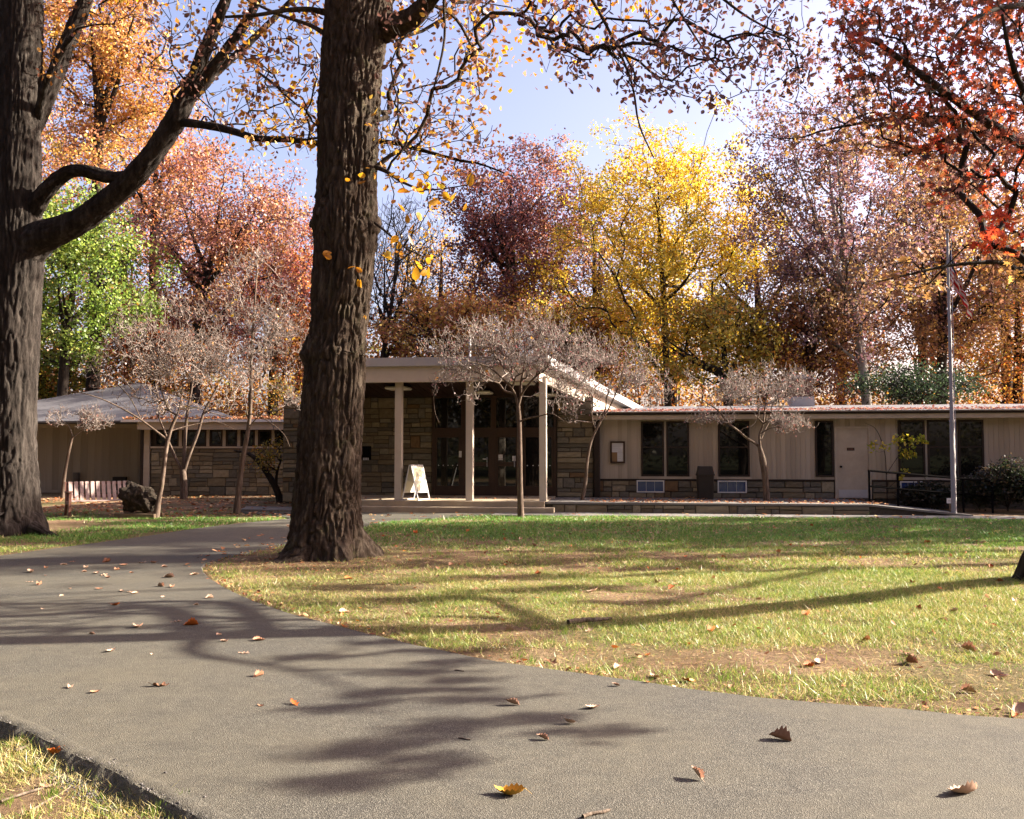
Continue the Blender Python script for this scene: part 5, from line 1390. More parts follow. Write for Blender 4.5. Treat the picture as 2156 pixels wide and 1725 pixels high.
sE_ = [to_ground(PXC(C3, [(1815, 1285, 60), (1808, 1150, 54), (1798, 1040, 56), (1780, 930, 58), (1765, 860, 44), (1750, 800, 34)], YE), ZT - 0.02),
       PXC(C3, [(1750, 810, 26), (1720, 780, 24), (1640, 730, 22, YE - .2), (1570, 670, 19, YE - .4), (1480, 600, 17, YE - .5), (1390, 490, 14, YE - .6), (1290, 420, 10, YE - .7), (1180, 340, 6, YE - .8)], YE),
       PXC(C3, [(1755, 800, 22), (1752, 700, 20), (1785, 600, 16), (1800, 450, 12), (1830, 260, 7)], YE),
       PXC(C3, [(1765, 740, 14), (1830, 600, 12, YE + .3), (1940, 460, 9, YE + .5), (2030, 350, 6, YE + .6)], YE), PXC(C3, [(1760, 690, 10), (1860, 640, 8, YE - .5), (1990, 640, 6, YE - .8), (2080, 660, 4, YE - 1)], YE)]
tE = np.concatenate([dog(at(1575, 815, YE), (1.9, 1.4, 0.75), 1100, 0.45, 341, 0.3, 0.9), dog(at(1640, 890, YE - .6), (1.1, 0.8, 0.32), 330, 0.5, 342, 0.3, 1), dog(at(1500, 885, YE - .4), (0.75, 0.6, 0.2), 120, 0.5, 343, 0.3, 1)])
make_tree('dogwood', 'flat-topped bare dogwood on the terrace right of the litter bin', 'tree', sE_, tE, MAT['dog_bark'], MAT['twig_bark'], 0.0062, 0.22,
          dict(per=1, sigma=0.08, size=0.05, palette=pal(('#9a6a6a', 3), ('#a0705a', 2))), 'bare dogwoods', thr=0.02, twiglets=2, twig_len=0.2, wig=0.12, crown_name='buds')
YF = 33.5
sF_ = [to_ground(PXC(C1, [(380, 925, 24), (390, 830, 20), (405, 740, 18), (425, 640, 16), (440, 585, 14)], YF), -0.02), PXC(C1, [(440, 585, 9), (420, 520, 7), (360, 470, 5)], YF), PXC(C1, [(440, 585, 9), (500, 540, 7), (560, 500, 5)], YF)]
make_tree('dogwood', 'small bare dogwood against the tan wall behind the bench', 'tree', sF_, dog(at(175, 880, YF), (1.35, 1.0, 0.5), 520, 0.5, 351, 0.3, 1), MAT['dog_bark'], MAT['twig_bark'], 0.0068, 0.22,
          dict(per=1, sigma=0.08, size=0.06, palette=pal(('#a8785c', 3), ('#8e5c50', 2))), 'bare dogwoods', thr=0.025, twiglets=2, twig_len=0.2, wig=0.12, crown_name='buds')
YG = 32.5
sG_ = [to_ground(PXC(C1, [(1118, 950, 46), (1116, 880, 42), (1112, 820, 40), (1108, 780, 38)], YG), -0.05), PXC(C1, [(1105, 790, 20), (1060, 700, 18), (1020, 600, 14), (960, 450, 9)], YG), PXC(C1, [(1112, 780, 24), (1118, 680, 22), (1125, 560, 20), (1140, 420, 17), (1165, 280, 12), (1180, 150, 7)], YG),
       PXC(C1, [(1118, 790, 22), (1150, 690, 20), (1200, 560, 18), (1235, 440, 16), (1290, 330, 13), (1350, 220, 9), (1400, 120, 6)], YG)]
tG = dog(at(400, 800, YG), (2.0, 1.5, 1.5), 900, 0.45, 361, 0.3, 0.8)
make_tree('crabapple', 'dark many-stemmed small tree before the left stone wall', 'tree', sG_, tG, MAT['dog_bark'], MAT['twig_bark'], 0.0075, 0.25,
          dict(per=1, sigma=0.1, size=0.08, palette=pal(('#b07a4c', 3), ('#c8a03c', 2), ('#8e5c48', 2))), None, thr=0.025, twiglets=1, twig_len=0.2, wig=0.12)
YH = 28.6
def C7(x, y): return 287.5 + 0.16 * x, 833.75 + 0.16 * y
YH = 30.0
sH_ = [to_ground(PXC(C7, [(1900, 1420, 100), (1860, 1280, 90), (1800, 1150, 84), (1660, 930, 76), (1560, 820, 60), (1440, 750, 40), (1280, 720, 24)], YH), -0.05), PXC(C7, [(1830, 1180, 40), (1850, 1000, 34), (1900, 840, 22), (1880, 700, 12)], YH)]
make_tree('leaning_shrub', 'dark leaning shrub with dull yellow leaves at the stone corner', 'shrub', sH_, np.concatenate([dog(at(560, 965, YH), (0.8, 0.7, 0.55), 220, 0.5, 371, 0.3, 1), dog(at(590, 830, YH + 1), (0.8, 0.8, 0.7), 200, 0.5, 372, 0.3, 1)]), MAT['dark_bark'], MAT['dark_bark'], 0.007, 0.25,
          dict(per=5, sigma=0.13, size=0.09, palette=pal(('#c8a02c', 3), ('#8a7a30', 3), ('#a8702c', 2))), None, thr=0.03, wig=0.12)

# ---- shrubs and saplings by the ramp -------------------------------------------------------
def shrub(name, label, u, Y, z0, rx, h, palette, nl, n=220, size=0.07, seed=0, group=None, stems=6, per_sigma=0.09):
    b = at(u, 1000, Y); b[2] = z0
    r_ = random.Random(seed); sd = [([b, b + (0.01, 0, 0.15)], [0.02, 0.015])]
    for _ in range(stems):
        a = r_.uniform(0, 6.28); e = b + np.array((math.cos(a) * rx * 0.6, math.sin(a) * rx * 0.5, h * r_.uniform(0.6, 0.95)))
        sd.append(([b + (0, 0, 0.05), (b + e) / 2 + (0, 0, 0.1 * h), e], [0.014, 0.01, 0.005]))
    T = ell(b + np.array((0, 0, h * 0.55)), (rx, rx * 0.7, h * 0.5), n, 0.5, seed, 0.3, 1.5)
    return make_tree(name, label, 'shrub', sd, T, MAT['dark_bark'], MAT['dark_bark'], 0.004, 0.25, dict(total=nl * 1.5, sigma=per_sigma, size=size, palette=palette), group, thr=0.009, leaf_on='all')
SHR = pal(('#28301f', 3), ('#2e3622', 3), ('#443828', 2), ('#54462e', 1.0))
for i, (u, Y, rx, h, lb) in enumerate(((2120, 25.2, 0.9, 1.55, 'tall dark shrub at the right edge below the window'), (2060, 25.6, 0.75, 1.0, 'dark shrub right of the flagpole under the windows'), (1960, 26.1, 0.7, 0.75, 'low dark shrub between handrail and wall left of the flagpole'),
                                       (2190, 24.8, 1.0, 1.3, 'dark shrub beyond the right picture edge'), (1905, 26.6, 0.6, 0.6, 'small brownish shrub below the wall unit behind the rail'))):
    shrub('shrub', lb, u, Y, 0.02, rx, h, SHR, 2400, 260, 0.075, 400 + i, 'shrubs in the bed beside the ramp')
sd = [([at(1868, 1045, 26.6) * np.array((1, 1, 0)), at(1866, 1000, 26.6), at(1862, 950, 26.5), at(1845, 905, 26.4), at(1820, 890, 26.3)], [0.014, 0.012, 0.01, 0.008, 0.004]),
      ([at(1866, 1000, 26.6), at(1885, 970, 26.3), at(1910, 935, 26.1), at(1945, 922, 26.0)], [0.009, 0.008, 0.006, 0.003]), ([at(1868, 1030, 26.6), at(1895, 1005, 26.4), at(1900, 985, 26.3)], [0.008, 0.006, 0.003])]
tt = np.concatenate([pxvol(1880, 1950, 920, 935, 26.0, 26.3, 26, 1), pxvol(1890, 1930, 945, 962, 26.1, 26.4, 16, 2), pxvol(1830, 1860, 930, 965, 26.3, 26.6, 8, 3), pxvol(1885, 1910, 985, 1005, 26.2, 26.5, 6, 4)])
make_tree('sapling', 'spindly sapling with a few yellow green leaves by the handrail', 'sapling', sd, tt, MAT['dark_bark'], MAT['dark_bark'], 0.003, 0.2,
          dict(per=4, sigma=0.06, size=0.12, palette=pal(('#b8a830', 3), ('#9aa034', 2), ('#d0b83c', 2)), shape=OVAL), None, thr=0.006, leaf_on='all')
# ================================================================== HERO TREES
def trunk_from_edges(rows, Y, zbase, z_top_pts=(), k=250, amp=0.036, F=8.5, seed=3, per=22, lobes=5, flare_h=0.7, flare_a=0.22):
    pts, rad = [], []
    for v, l, r in rows:
        c = at((l + r) / 2, v, Y); pts.append(c); rad.append((r - l) / 2 * Y / FPX * 0.985)
    pts[0][2] = zbase
    pts, rad = np.array(pts), np.array(rad)
    cp = catmull(pts, per); cr = catmull(np.column_stack([rad, rad]), per)[:, 0]
    s_ = np.array(pts)
    def flare(th, s):
        k_ = np.clip(1 - s / flare_h, 0, 1) ** 2
        return 1 + flare_a * k_ * (np.cos(lobes * th + 0.7) + 0.5 * np.cos(3 * th + 2.0))
    V, q = sweep(cp, cr, k, amp, F, 3.4, seed, flare)
    return (V, q), (pts, rad)
YO = 14.4
rows = [(1180, 583, 792), (1166, 592, 784), (1150, 600, 775), (1130, 607, 767), (1100, 614, 761), (1050, 620, 758), (1000, 624, 759), (927, 629, 762), (857, 636, 766), (781, 641, 770), (745, 636, 771), (719, 647, 772),
        (690, 652, 774), (607, 659, 782), (520, 662, 792), (468, 657, 796), (390, 667, 793), (260, 668, 800), (173, 672, 803), (104, 677, 810), (40, 682, 822), (0, 686, 828), (-80, 694, 822), (-250, 705, 800), (-450, 715, 780), (-700, 725, 765)]
mesh_o, seed_o = trunk_from_edges(rows, YO, -0.06)
# burr knots on the left side and old branch stubs
def knot(c, r, seed, sq=(1, 1, 1.2)):
    V, q = [], []
    n1, n2 = 14, 22
    for i in range(n1 + 1):
        for j in range(n2):
            th, ph = math.pi * i / n1, 2 * math.pi * j / n2
            V.append((math.sin(th) * math.cos(ph), math.sin(th) * math.sin(ph), math.cos(th)))
    V = np.array(V); d = 1 + (fbm(V[:, 0] * 3, V[:, 1] * 3, V[:, 2] * 3, seed) - 0.5) * 0.7
    V = V * d[:, None] * r * np.array(sq) + c
    q = np.array([(i * n2 + j, (i + 1) * n2 + j, (i + 1) * n2 + (j + 1) % n2, i * n2 + (j + 1) % n2) for i in range(n1) for j in range(n2)])
    return V, q
kn = [knot(at(660, 747, 14.35), 0.2, 1, (1, 1, .8)), knot(at(676, 470, 14.35), 0.15, 2, (1.15, 1, .9)), knot(at(784, 475, 14.35), 0.14, 4), knot(at(812, 62, 14.35), 0.2, 7, (1.2, 1, 1))]
V, q = mesh_o; off = len(V); Vs, Qs = [V], [q]
for a, b in kn: Vs.append(a); Qs.append(b + off); off += len(a)
mesh_o = (np.concatenate(Vs), np.concatenate(Qs))
so = [seed_o,
      PX([(800, 55, 62, 14.4), (835, 52, 50, 14.2), (868, 38, 44, 14.0), (900, 5, 38, 13.8), (950, -60, 30, 13.4), (1030, -130, 22, 12.9), (1130, -170, 16, 12.4), (1300, -190, 10, 12)], YO),
      PX([(690, 28, 15), (650, 20, 12, 14.3), (600, 22, 10, 14.2), (540, 32, 8, 14.2), (475, 36, 6, 14.3)], YO), PX([(690, 75, 12), (650, 52, 9, 14.8), (590, 32, 7, 15.1), (520, 0, 5, 15.3)], YO),
      PX([(1130, -170, 11, 12.4), (1190, -90, 9, 12.3), (1235, -20, 8, 12.2), (1290, 80, 6, 12.2), (1330, 175, 5, 12.1), (1345, 260, 4, 12.1), (1375, 330, 2.5, 12.0)], 12),
      PX([(1300, -190, 9, 12), (1400, -100, 8, 11.6), (1500, -20, 7, 11.4), (1580, 40, 5, 11.3), (1680, 90, 3, 11.2)], 12), PX([(1300, -190, 8, 12), (1380, -60, 6, 12.3), (1440, 40, 5, 12.4), (1500, 130, 3.5, 12.5), (1560, 190, 2, 12.5)], 12),
      PX([(950, -60, 9, 13.4), (935, 0, 7, 13.5), (936, 80, 6, 13.6), (920, 160, 5, 13.6), (900, 230, 3, 13.7)], 13.5), PX([(900, 5, 9, 13.8), (960, 40, 7, 14.3), (1000, 120, 5, 14.8), (1010, 200, 3, 15)], 14),
      PX([(792, 352, 11, 14.2), (815, 362, 9, 13.7), (850, 385, 6, 13.2), (900, 400, 4, 12.8), (985, 390, 2.5, 12.4)], 13), PX([(790, 470, 7, 14.2), (815, 490, 5, 13.7), (850, 520, 4, 13.3), (890, 540, 2.5, 13)], 13),
      ([seed_o[0][-3], seed_o[0][-3] + (2, 1, 1.5), seed_o[0][-3] + (4, 1.5, 3.5)], [0.2, 0.14, 0.06]), ([seed_o[0][-4], seed_o[0][-4] + (-2, -1, 1.2), seed_o[0][-4] + (-4, -1.5, 3)], [0.2, 0.14, 0.06])]
mk2 = lambda u, v: v < 235 - abs(u - 1480) * 0.25 and v < 40 + (u - 1080) * 1.0
to = np.concatenate([pxvol(1090, 1700, -40, 240, 11.0, 13.0, 330, 5, mk2, 0.34, 1.6), pxvol(800, 1050, -20, 330, 13.0, 16.0, 190, 6, lambda u, v: u < 1060 - v * 0.15, 0.3, 1.4), pxvol(500, 680, -20, 320, 14, 16.5, 110, 7, None, 0.35, 1.4)])
to_big = np.concatenate([pxvol(815, 1000, 350, 440, 12.3, 13.4, 20, 8), pxvol(810, 900, 440, 570, 12.6, 13.6, 12, 9)])
to_crown = np.concatenate([ell(np.array((0.3, 16.6, 14.6)), (6.5, 6.3, 5.0), 400, 0.5, 411, 0.35, 0.35), ell(np.array((-3.0, 9.6, 13.8)), (6.5, 5.5, 3.6), 380, 0.5, 412, 0.3, 0.35)])  # crown out of view; forward lobe added to cut sky light over the path
trk = np.concatenate([pxvol(705, 790, 338, 385, 13.62, 13.72, 5, 10), pxvol(700, 770, 520, 625, 13.62, 13.72, 6, 11), pxvol(760, 785, 655, 690, 13.6, 13.7, 2, 12)])
oak = make_tree('oak_tree', 'massive furrowed oak trunk standing in the centre of the picture', 'tree', so, np.concatenate([to, to_big, to_crown]), MAT['oak_bark'], MAT['dark_bark'], 0.0058, 0.3,
          dict(centers=None, per=1, sigma=0.1, size=0.1, palette=OAKL) if False else None, None, hero=dict(skip=True, mesh=mesh_o, k=40, amp=0.02, F=7), thr=0.03, wig=0.1)
lf = join([leaves(to[:330], 5, 0.11, 0.085, OAKL, OVAL, 0.2, 0.6, 0.7), leaves(to[330:520], 5, 0.14, 0.1, pal(('#c8983c', 1.8), ('#8a6048', 3), ('#6e4e46', 3), ('#d8b04c', 1.2)), OVAL, 0.2, 0.3, 0.6),
           leaves(to[520:], 4, 0.13, 0.105, pal(('#d8a02c', 2), ('#a8702c', 2), ('#7e4e38', 2), ('#e0b83c', 1)), OVAL, 0.2, 0.4, 0.6), leaves(to_big, 2, 0.1, 0.165, OAKY, OVAL, 0.3, 0.6, 0.8), leaves(trk[::2], 2, 0.05, 0.12, OAKY, OVAL, 0.0, 0.5, 1.0),
           leaves(to_crown, 26, 0.5, 0.15, OAKY, KITE)])
o = obj('crown', mesh_np('crown', lf[0] - seed_o[0][0], lf[1], MAT['leaf'], lf[2]), oak); o['kind'] = 'stuff'

YL_ = 18.5
rows = [(1138, -58, 104), (1128, -52, 97), (1110, -45, 89), (1065, -38, 80), (1000, -32, 74), (950, -30, 71), (823, -26, 74), (737, -22, 78), (650, -19, 81), (530, -15, 88), (450, -12, 84), (303, -5, 83), (217, -2, 83), (130, 1, 85), (43, 4, 88), (-50, 6, 86), (-200, 12, 82), (-450, 20, 75)]
mesh_l, seed_l = trunk_from_edges(rows, YL_, -0.06, k=160, amp=0.03, F=8, seed=13, per=16, flare_a=0.05, flare_h=0.5)
sl_ = [seed_l, PX([(70, 1112, 34, 18.2), (98, 1127, 22, 18.1), (122, 1135, 13, 17.9), (148, 1142, 6, 17.8)], 18),
       PX([(40, 545, 84), (80, 505, 72, 18.4), (125, 485, 58, 18.2), (175, 462, 52, 18.1), (230, 420, 48, 18), (290, 365, 46, 17.8), (340, 300, 44, 17.7), (375, 240, 42, 17.6), (402, 185, 34, 17.6), (430, 110, 28, 17.6), (463, 30, 22, 17.6), (490, -40, 18, 17.6), (520, -160, 12, 17.6)], YL_),
       PX([(392, 205, 26, 17.6), (430, 165, 22, 17.4), (480, 100, 20, 17.2), (525, 35, 18, 17.0), (560, -40, 12, 16.9)], YL_), PX([(395, 215, 22, 17.6), (460, 150, 16, 17.9), (530, 85, 14, 18.1), (600, 15, 11, 18.3), (650, -40, 8, 18.4)], YL_),
       PX([(62, 452, 44), (95, 405, 34, 18.3), (125, 375, 29, 18.2), (158, 359, 27, 18.1), (195, 364, 27, 18), (235, 374, 27, 17.9), (280, 372, 24, 17.8)], YL_),
       PX([(50, 300, 44), (85, 235, 36, 18.6), (115, 165, 34, 18.7), (140, 95, 32, 18.8), (172, 20, 30, 18.9), (200, -60, 24, 19)], YL_), PX([(80, 250, 18, 18.5), (95, 180, 15, 18.1), (135, 100, 11, 17.8), (165, 60, 6, 17.6)], YL_),
       PX([(380, 258, 18, 17.6), (420, 262, 17, 17.4), (480, 274, 15, 17.2), (545, 292, 14, 17), (610, 294, 13, 16.9), (680, 302, 12, 16.8), (800, 298, 10, 16.6), (870, 312, 8, 16.4), (960, 336, 6, 16.2), (1015, 347, 4, 16), (1080, 372, 2.5, 15.9)], YL_),
       PX([(870, 312, 5, 16.4), (900, 285, 4, 16.3), (905, 250, 2.5, 16.2)], 16), PX([(540, 150, 6, 17.1), (590, 190, 5, 16.8), (620, 250, 3, 16.6)], 16),
       ([seed_l[0][-2], seed_l[0][-2] + (-2.5, 1, 1.5), seed_l[0][-2] + (-4.5, 1.5, 3.5)], [0.25, 0.15, 0.06]), ([seed_l[0][-1], seed_l[0][-1] + (1.5, -1, 2)], [0.2, 0.06])]
tl = np.concatenate([pxvol(300, 690, -40, 340, 15.2, 18.4, 230, 15, lambda u, v: v < 330 and (u > 420 or v < 200), 0.36, 1.3), pxvol(90, 330, -30, 170, 16.5, 19, 60, 16, None, 0.35, 1.3), pxvol(800, 1080, 240, 390, 15.6, 16.6, 70, 17)])
tl_crown = ell(np.array((-9.0, 18.5, 15.8)), (6.5, 6, 4.6), 380, 0.5, 421, 0.35, 0.35)
oakl = make_tree('oak_tree', 'big dark oak at the left edge with a long curving limb', 'tree', sl_, np.concatenate([tl, tl_crown]), MAT['grey_bark'], MAT['dark_bark'], 0.006, 0.3, None, None,
                 hero=dict(skip=True, mesh=mesh_l, k=56, amp=0.022, F=8), thr=0.03, wig=0.1)
lf = join([leaves(tl[:230], 5, 0.15, 0.1, pal(('#c8983c', 1.8), ('#a07440', 2), ('#7a5448', 3.4), ('#d8b04c', 1.2)), OVAL, 0.2, 0.4, 0.6), leaves(tl[230:], 4, 0.13, 0.1, pal(('#c8902c', 2), ('#7e4e38', 3), ('#a8702c', 2)), OVAL, 0.2, 0.4, 0.6), leaves(tl_crown, 22, 0.5, 0.15, OAKY, KITE)])
o = obj('crown', mesh_np('crown', lf[0] - seed_l[0][0], lf[1], MAT['leaf'], lf[2]), oakl); o['kind'] = 'stuff'

# red oak: trunk at the right picture edge
YR = 11.8
xr = at(2149, 1215, YR)[0] + 0.24
tr_pts = np.array([(xr, YR, -0.05), (xr + 0.02, YR - .12, 0.3), (xr + 0.2, YR - .95, 1.5), (xr + 0.42, YR - 1.85, 3.2), (xr + 0.65, YR - 1.75, 5.2), (xr + 0.9, YR - 1.4, 7.5), (xr + 1.1, YR - 1, 10), (xr + 1.2, YR - .8, 12.5)])
tr_rad = np.array([0.33, 0.25, 0.225, 0.21, 0.19, 0.16, 0.11, 0.04])
sr = [(tr_pts, tr_rad),
      ([tr_pts[4]] + list(PX([(2230, 330, 1, 11.6), (2146, 300, 1, 11.3), (2033, 225, 1, 11), (1929, 150, 1, 10.8), (1855, 95, 1, 10.6), (1812, 78, 1, 10.5), (1777, 35, 1, 10.4)], 11)[0]), [0.1, 0.085, 0.07, 0.055, 0.04, 0.028, 0.018, 0.01]),
      ([tr_pts[4] - (0, 0, .3)] + list(PX([(2260, 360, 1, 11.9), (2156, 303, 1, 12), (1972, 256, 1, 12.1), (1900, 246, 1, 12.2), (1800, 262, 1, 12.2), (1730, 276, 1, 12.3), (1680, 291, 1, 12.3), (1610, 290, 1, 12.3)], 12)[0]), [0.08, 0.07, 0.055, 0.04, 0.03, 0.02, 0.014, 0.01, 0.006]),
      ([tr_pts[3] + (0, 0, .3)] + list(PX([(2220, 610, 1, 11.6), (2133, 563, 1, 11.4), (2094, 552, 1, 11.3), (1994, 560, 1, 11.2), (1907, 580, 1, 11.1), (1845, 594, 1, 11)], 12)[0]), [0.06, 0.05, 0.035, 0.028, 0.02, 0.013, 0.007]),
      ([tr_pts[5]] + list(PX([(2240, 20, 1, 11.2), (2156, 12, 1, 10.8), (2094, 20, 1, 10.5), (2037, 50, 1, 10.3), (1998, 90, 1, 10.2)], 12)[0]), [0.08, 0.06, 0.04, 0.03, 0.02, 0.01]),
      ([tr_pts[5]] + list(PX([(2210, 250, 1, 10.6), (2150, 180, 1, 10.2), (2125, 110, 1, 10), (2110, 30, 1, 9.9)], 12)[0]), [0.06, 0.05, 0.035, 0.025, 0.015]),
      ([tr_pts[6], tr_pts[6] + (2, 0.6, 1.2), tr_pts[6] + (4, 1, 2)], [0.07, 0.05, 0.02]), ([tr_pts[5], tr_pts[5] + (1.8, -1.2, 1.0), tr_pts[5] + (3.6, -2, 1.6)], [0.08, 0.05, 0.02])]
mkr = lambda u, v: u > 1760 + max(0, v - 200) * 1.05 - max(0, 60 - v) * 0.5 and (v < 420 or u > 2060)
tr = np.concatenate([pxvol(1740, 2200, -30, 420, 10.0, 12.2, 480, 25, mkr, 0.33, 1.5), pxvol(1860, 2170, 540, 610, 10.9, 11.8, 46, 26, lambda u, v: u < 1965 or u > 2065), pxvol(2050, 2180, 420, 560, 10.3, 11.8, 36, 27, None, 0.3), pxvol(1650, 1960, 235, 320, 11.8, 12.4, 55, 28)])
ts_ = []  # leaf clusters added up-sun, shaped to cast streaks of shade on the path
for k_, (u, v, wpx) in enumerate(((770, 1318, 270), (700, 1336, 190), (830, 1352, 240), (880, 1372, 300), (640, 1385, 130), (960, 1394, 130), (890, 1416, 260), (960, 1434, 160), (850, 1456, 440), (980, 1474, 220), (700, 1490, 180), (1090, 1514, 460), (900, 1534, 240), (1250, 1540, 190), (800, 1566, 380), (720, 1590, 260), (880, 1600, 160), (755, 1640, 190), (690, 1660, 120))):
    g_ = gnd(u, v); D_ = 9.6 - g_[0]; ln_ = wpx * g_[1] / FPX
    ts_.append(ell((9.6, g_[1] + D_ * math.tan(R(11)), D_ / math.cos(R(11)) * math.tan(SUN_EL)), (0.25, 0.06, ln_ * 0.25), 5 + int(10 * ln_), 0.6, 540 + k_, 0.2, 2))
ts_ = np.concatenate(ts_)
sr.append(([tr_pts[4], tr_pts[4] + (0.8, -0.6, 0.3), (9.2, 8.9, 5.5), (9.6, 8.0, 5.3)], [0.06, 0.05, 0.03, 0.012]))
tr_crown = ell(np.array((xr + 2.2, YR + 0.4, 9.8)), (3.9, 3.8, 3.2), 320, 0.5, 431, 0.4, 0.5)
red = make_tree('red_oak', 'red-leaved oak reaching in from the right edge', 'tree', sr, np.concatenate([tr, ts_, tr_crown]), MAT['grey_bark'], MAT['dark_bark'], 0.0055, 0.3, None, None, thr=0.03, wig=0.1)
REDB = pal(('#c8502c', 3), ('#b04028', 2), ('#d86a34', 2))  # brighter red imitates sunlit leaves; REDD below imitates those in shade
REDD = pal(('#84503a', 3), ('#6a4236', 3), ('#944a34', 2.6), ('#5a3c3a', 2.4), ('#a8623a', 1.8))
lf = join([leaves(ts_, 6, 0.05, 0.11, REDD, LOBED, 0.2, 0.5, 0.5), leaves(tr[:480], 6, 0.12, 0.105, REDD, LOBED, 0.2, 0.55, 0.6), leaves(tr[:480][(tr[:480, 1] < 10.9)][::2], 3, 0.1, 0.11, REDB, LOBED, 0.2, 0.6, 0.6), leaves(tr[480:], 4, 0.12, 0.105, BRN, LOBED, 0.2, 0.55, 0.6),
           leaves(pxvol(2070, 2160, 440, 520, 9.6, 10.2, 12, 29), 6, 0.09, 0.12, REDB, LOBED, 0.2, 0.5, 0.5), leaves(tr_crown, 9, 0.3, 0.15, REDD, KITE)])
o = obj('crown', mesh_np('crown', lf[0] - tr_pts[0], lf[1], MAT['leaf'], lf[2]), red); o['kind'] = 'stuff'

# trees standing beyond the right edge; their shade lies over the far lawn and the path
def plain_tree(name, label, x, y, zc, rx, rz, palette, nl, nt=260, seed=0, size=0.2, clump=0.4, fr=0.4, r0=0.26, group=None, sigma=0.35):
    b = np.array((x, y, -0.05)); top = np.array((x + 0.3, y, zc + rz * 0.5))
    sd = [([b, b + (0, 0, 0.5), np.array((x + 0.1, y, zc * 0.5)), np.array((x, y + .1, zc)), top], [r0 * 1.3, r0, r0 * 0.8, r0 * 0.5, r0 * 0.1])]
    return make_tree(name, label, 'tree', sd, ell((x, y, zc), (rx, rx, rz), nt, 0.5, seed, clump, fr), MAT['dark_bark'], MAT['dark_bark'], 0.013, 0.3, dict(total=nl, sigma=sigma, size=size, palette=palette), group, leaf_on='all')
G_ = 'trees beyond the right picture edge'
plain_tree('beech_tree', 'dense beech beyond the right edge shading the far lawn', 21, 22.6, 8.6, 3.7, 6.6, BRN, 18000, 360, 501, 0.24, 0.3, group=G_)
plain_tree('beech_tree', 'second beech beyond the right edge nearer the viewer', 25, 19.8, 14.6, 2.3, 7.5, BRN, 2600, 200, 502, 0.22, 0.5, group=G_)
plain_tree('beech_tree', 'tallest unseen beech added far beyond the right edge to shade the left oak', 30, 25.0, 17.0, 2.0, 8.5, BRN, 8500, 260, 512, 0.24, 0.4, group=G_)  # added out of view to keep sun off the left oak trunk
plain_tree('maple_tree', 'airy maple beyond the right edge beside the lawn', 17.5, 16.9, 9.0, 1.6, 3.2, ORG, 800, 90, 504, 0.2, 0.5, 0.5, group=G_)
sd = [([(21.5, 16.2, -0.05), (21.5, 16.2, 0.5), (21.5, 16.1, 6), (21.5, 16, 9), (21.4, 15.6, 14)], [0.3, 0.24, 0.18, 0.14, 0.03]), ([(21.5, 16.0, 8.6), (21, 14, 9.6), (20.5, 12, 10.3), (20, 10.6, 10.6)], [0.09, 0.06, 0.04, 0.02])]
tm = []  # unseen clusters shaped and placed up-sun to shade chosen lawn patches
for k_, (u, v, wpx) in enumerate(((1200, 1180, 520), (1000, 1214, 420), (1420, 1195, 320), (900, 1262, 420), (1150, 1240, 380), (760, 1238, 220), (1750, 1166, 320), (1500, 1152, 520), (640, 1200, 240), (1330, 1268, 260))):
    g_ = gnd(u, v); D_ = 20 - g_[0]; ln_ = wpx * g_[1] / FPX
    tm.append(ell((20, g_[1] + D_ * math.tan(R(11)), D_ / math.cos(R(11)) * math.tan(SUN_EL)), (0.5, 0.15, ln_ * 0.25 + 0.05), 7 + int(9 * ln_), 0.6, 520 + k_, 0.2, 2))
nst = sum(len(x) for x in tm)
tm = np.concatenate(tm + [ell((21.4, 15.6, 14.2), (1.6, 1.4, 1.2), 40, 0.5, 508, 0.5, 0.6)])
make_tree('maple_tree', 'unseen maple beyond the right edge, crown shaped to dapple the lawn with shade', 'tree', sd, tm, MAT['dark_bark'], MAT['dark_bark'], 0.012, 0.3, dict(per=6, sigma=0.08, size=0.17, palette=ORG), G_, leaf_on='all')
# wood behind the viewpoint, seen mirrored in the windows
src = plain_tree('park_tree', 'park tree behind the viewpoint mirrored in the windows', -22, -12, 9.5, 6.0, 7.5, pal(('#6a6040', 3), ('#5a5238', 3), ('#7e6a40', 2), ('#4e5238', 2)), 15000, 300, 511, 0.36, 0.3, group='trees behind the viewpoint', sigma=0.6)
def copies(spots, label, group):
    for i, (x, y, s_) in enumerate(spots):
        c = src.copy(); COL.objects.link(c); c.location = (x, y, -0.05); c.scale = (s_, s_, s_); c.rotation_euler = (0, 0, i * 1.3)
        c['label'] = label; c['group'] = group
        for ch in list(src.children):
            d = ch.copy(); COL.objects.link(d); d.parent = c
copies(((-12, -9, 1.1), (-3, -13, 1.0), (6, -9, 1.1), (15, -13, 1.1), (25, -12, 1.15), (36, -12, 1.2), (-33, -9, 1.2), (30, -26, 1.5), (-8, -26, 1.5), (12, -27, 1.5), (-26, -27, 1.5)), 'park tree behind the viewpoint mirrored in the windows', 'trees behind the viewpoint')
copies(((-17, 3, 1.1), (-25, 10, 1.25), (-22, 22, 1.15), (-33, 18, 1.3), (-30, 32, 1.3), (-34, 0, 1.3)), 'unseen brown park tree added beyond the left picture edge to block sky light', 'trees beyond the left picture edge')  # copies added out of view so less sky light reaches the scene
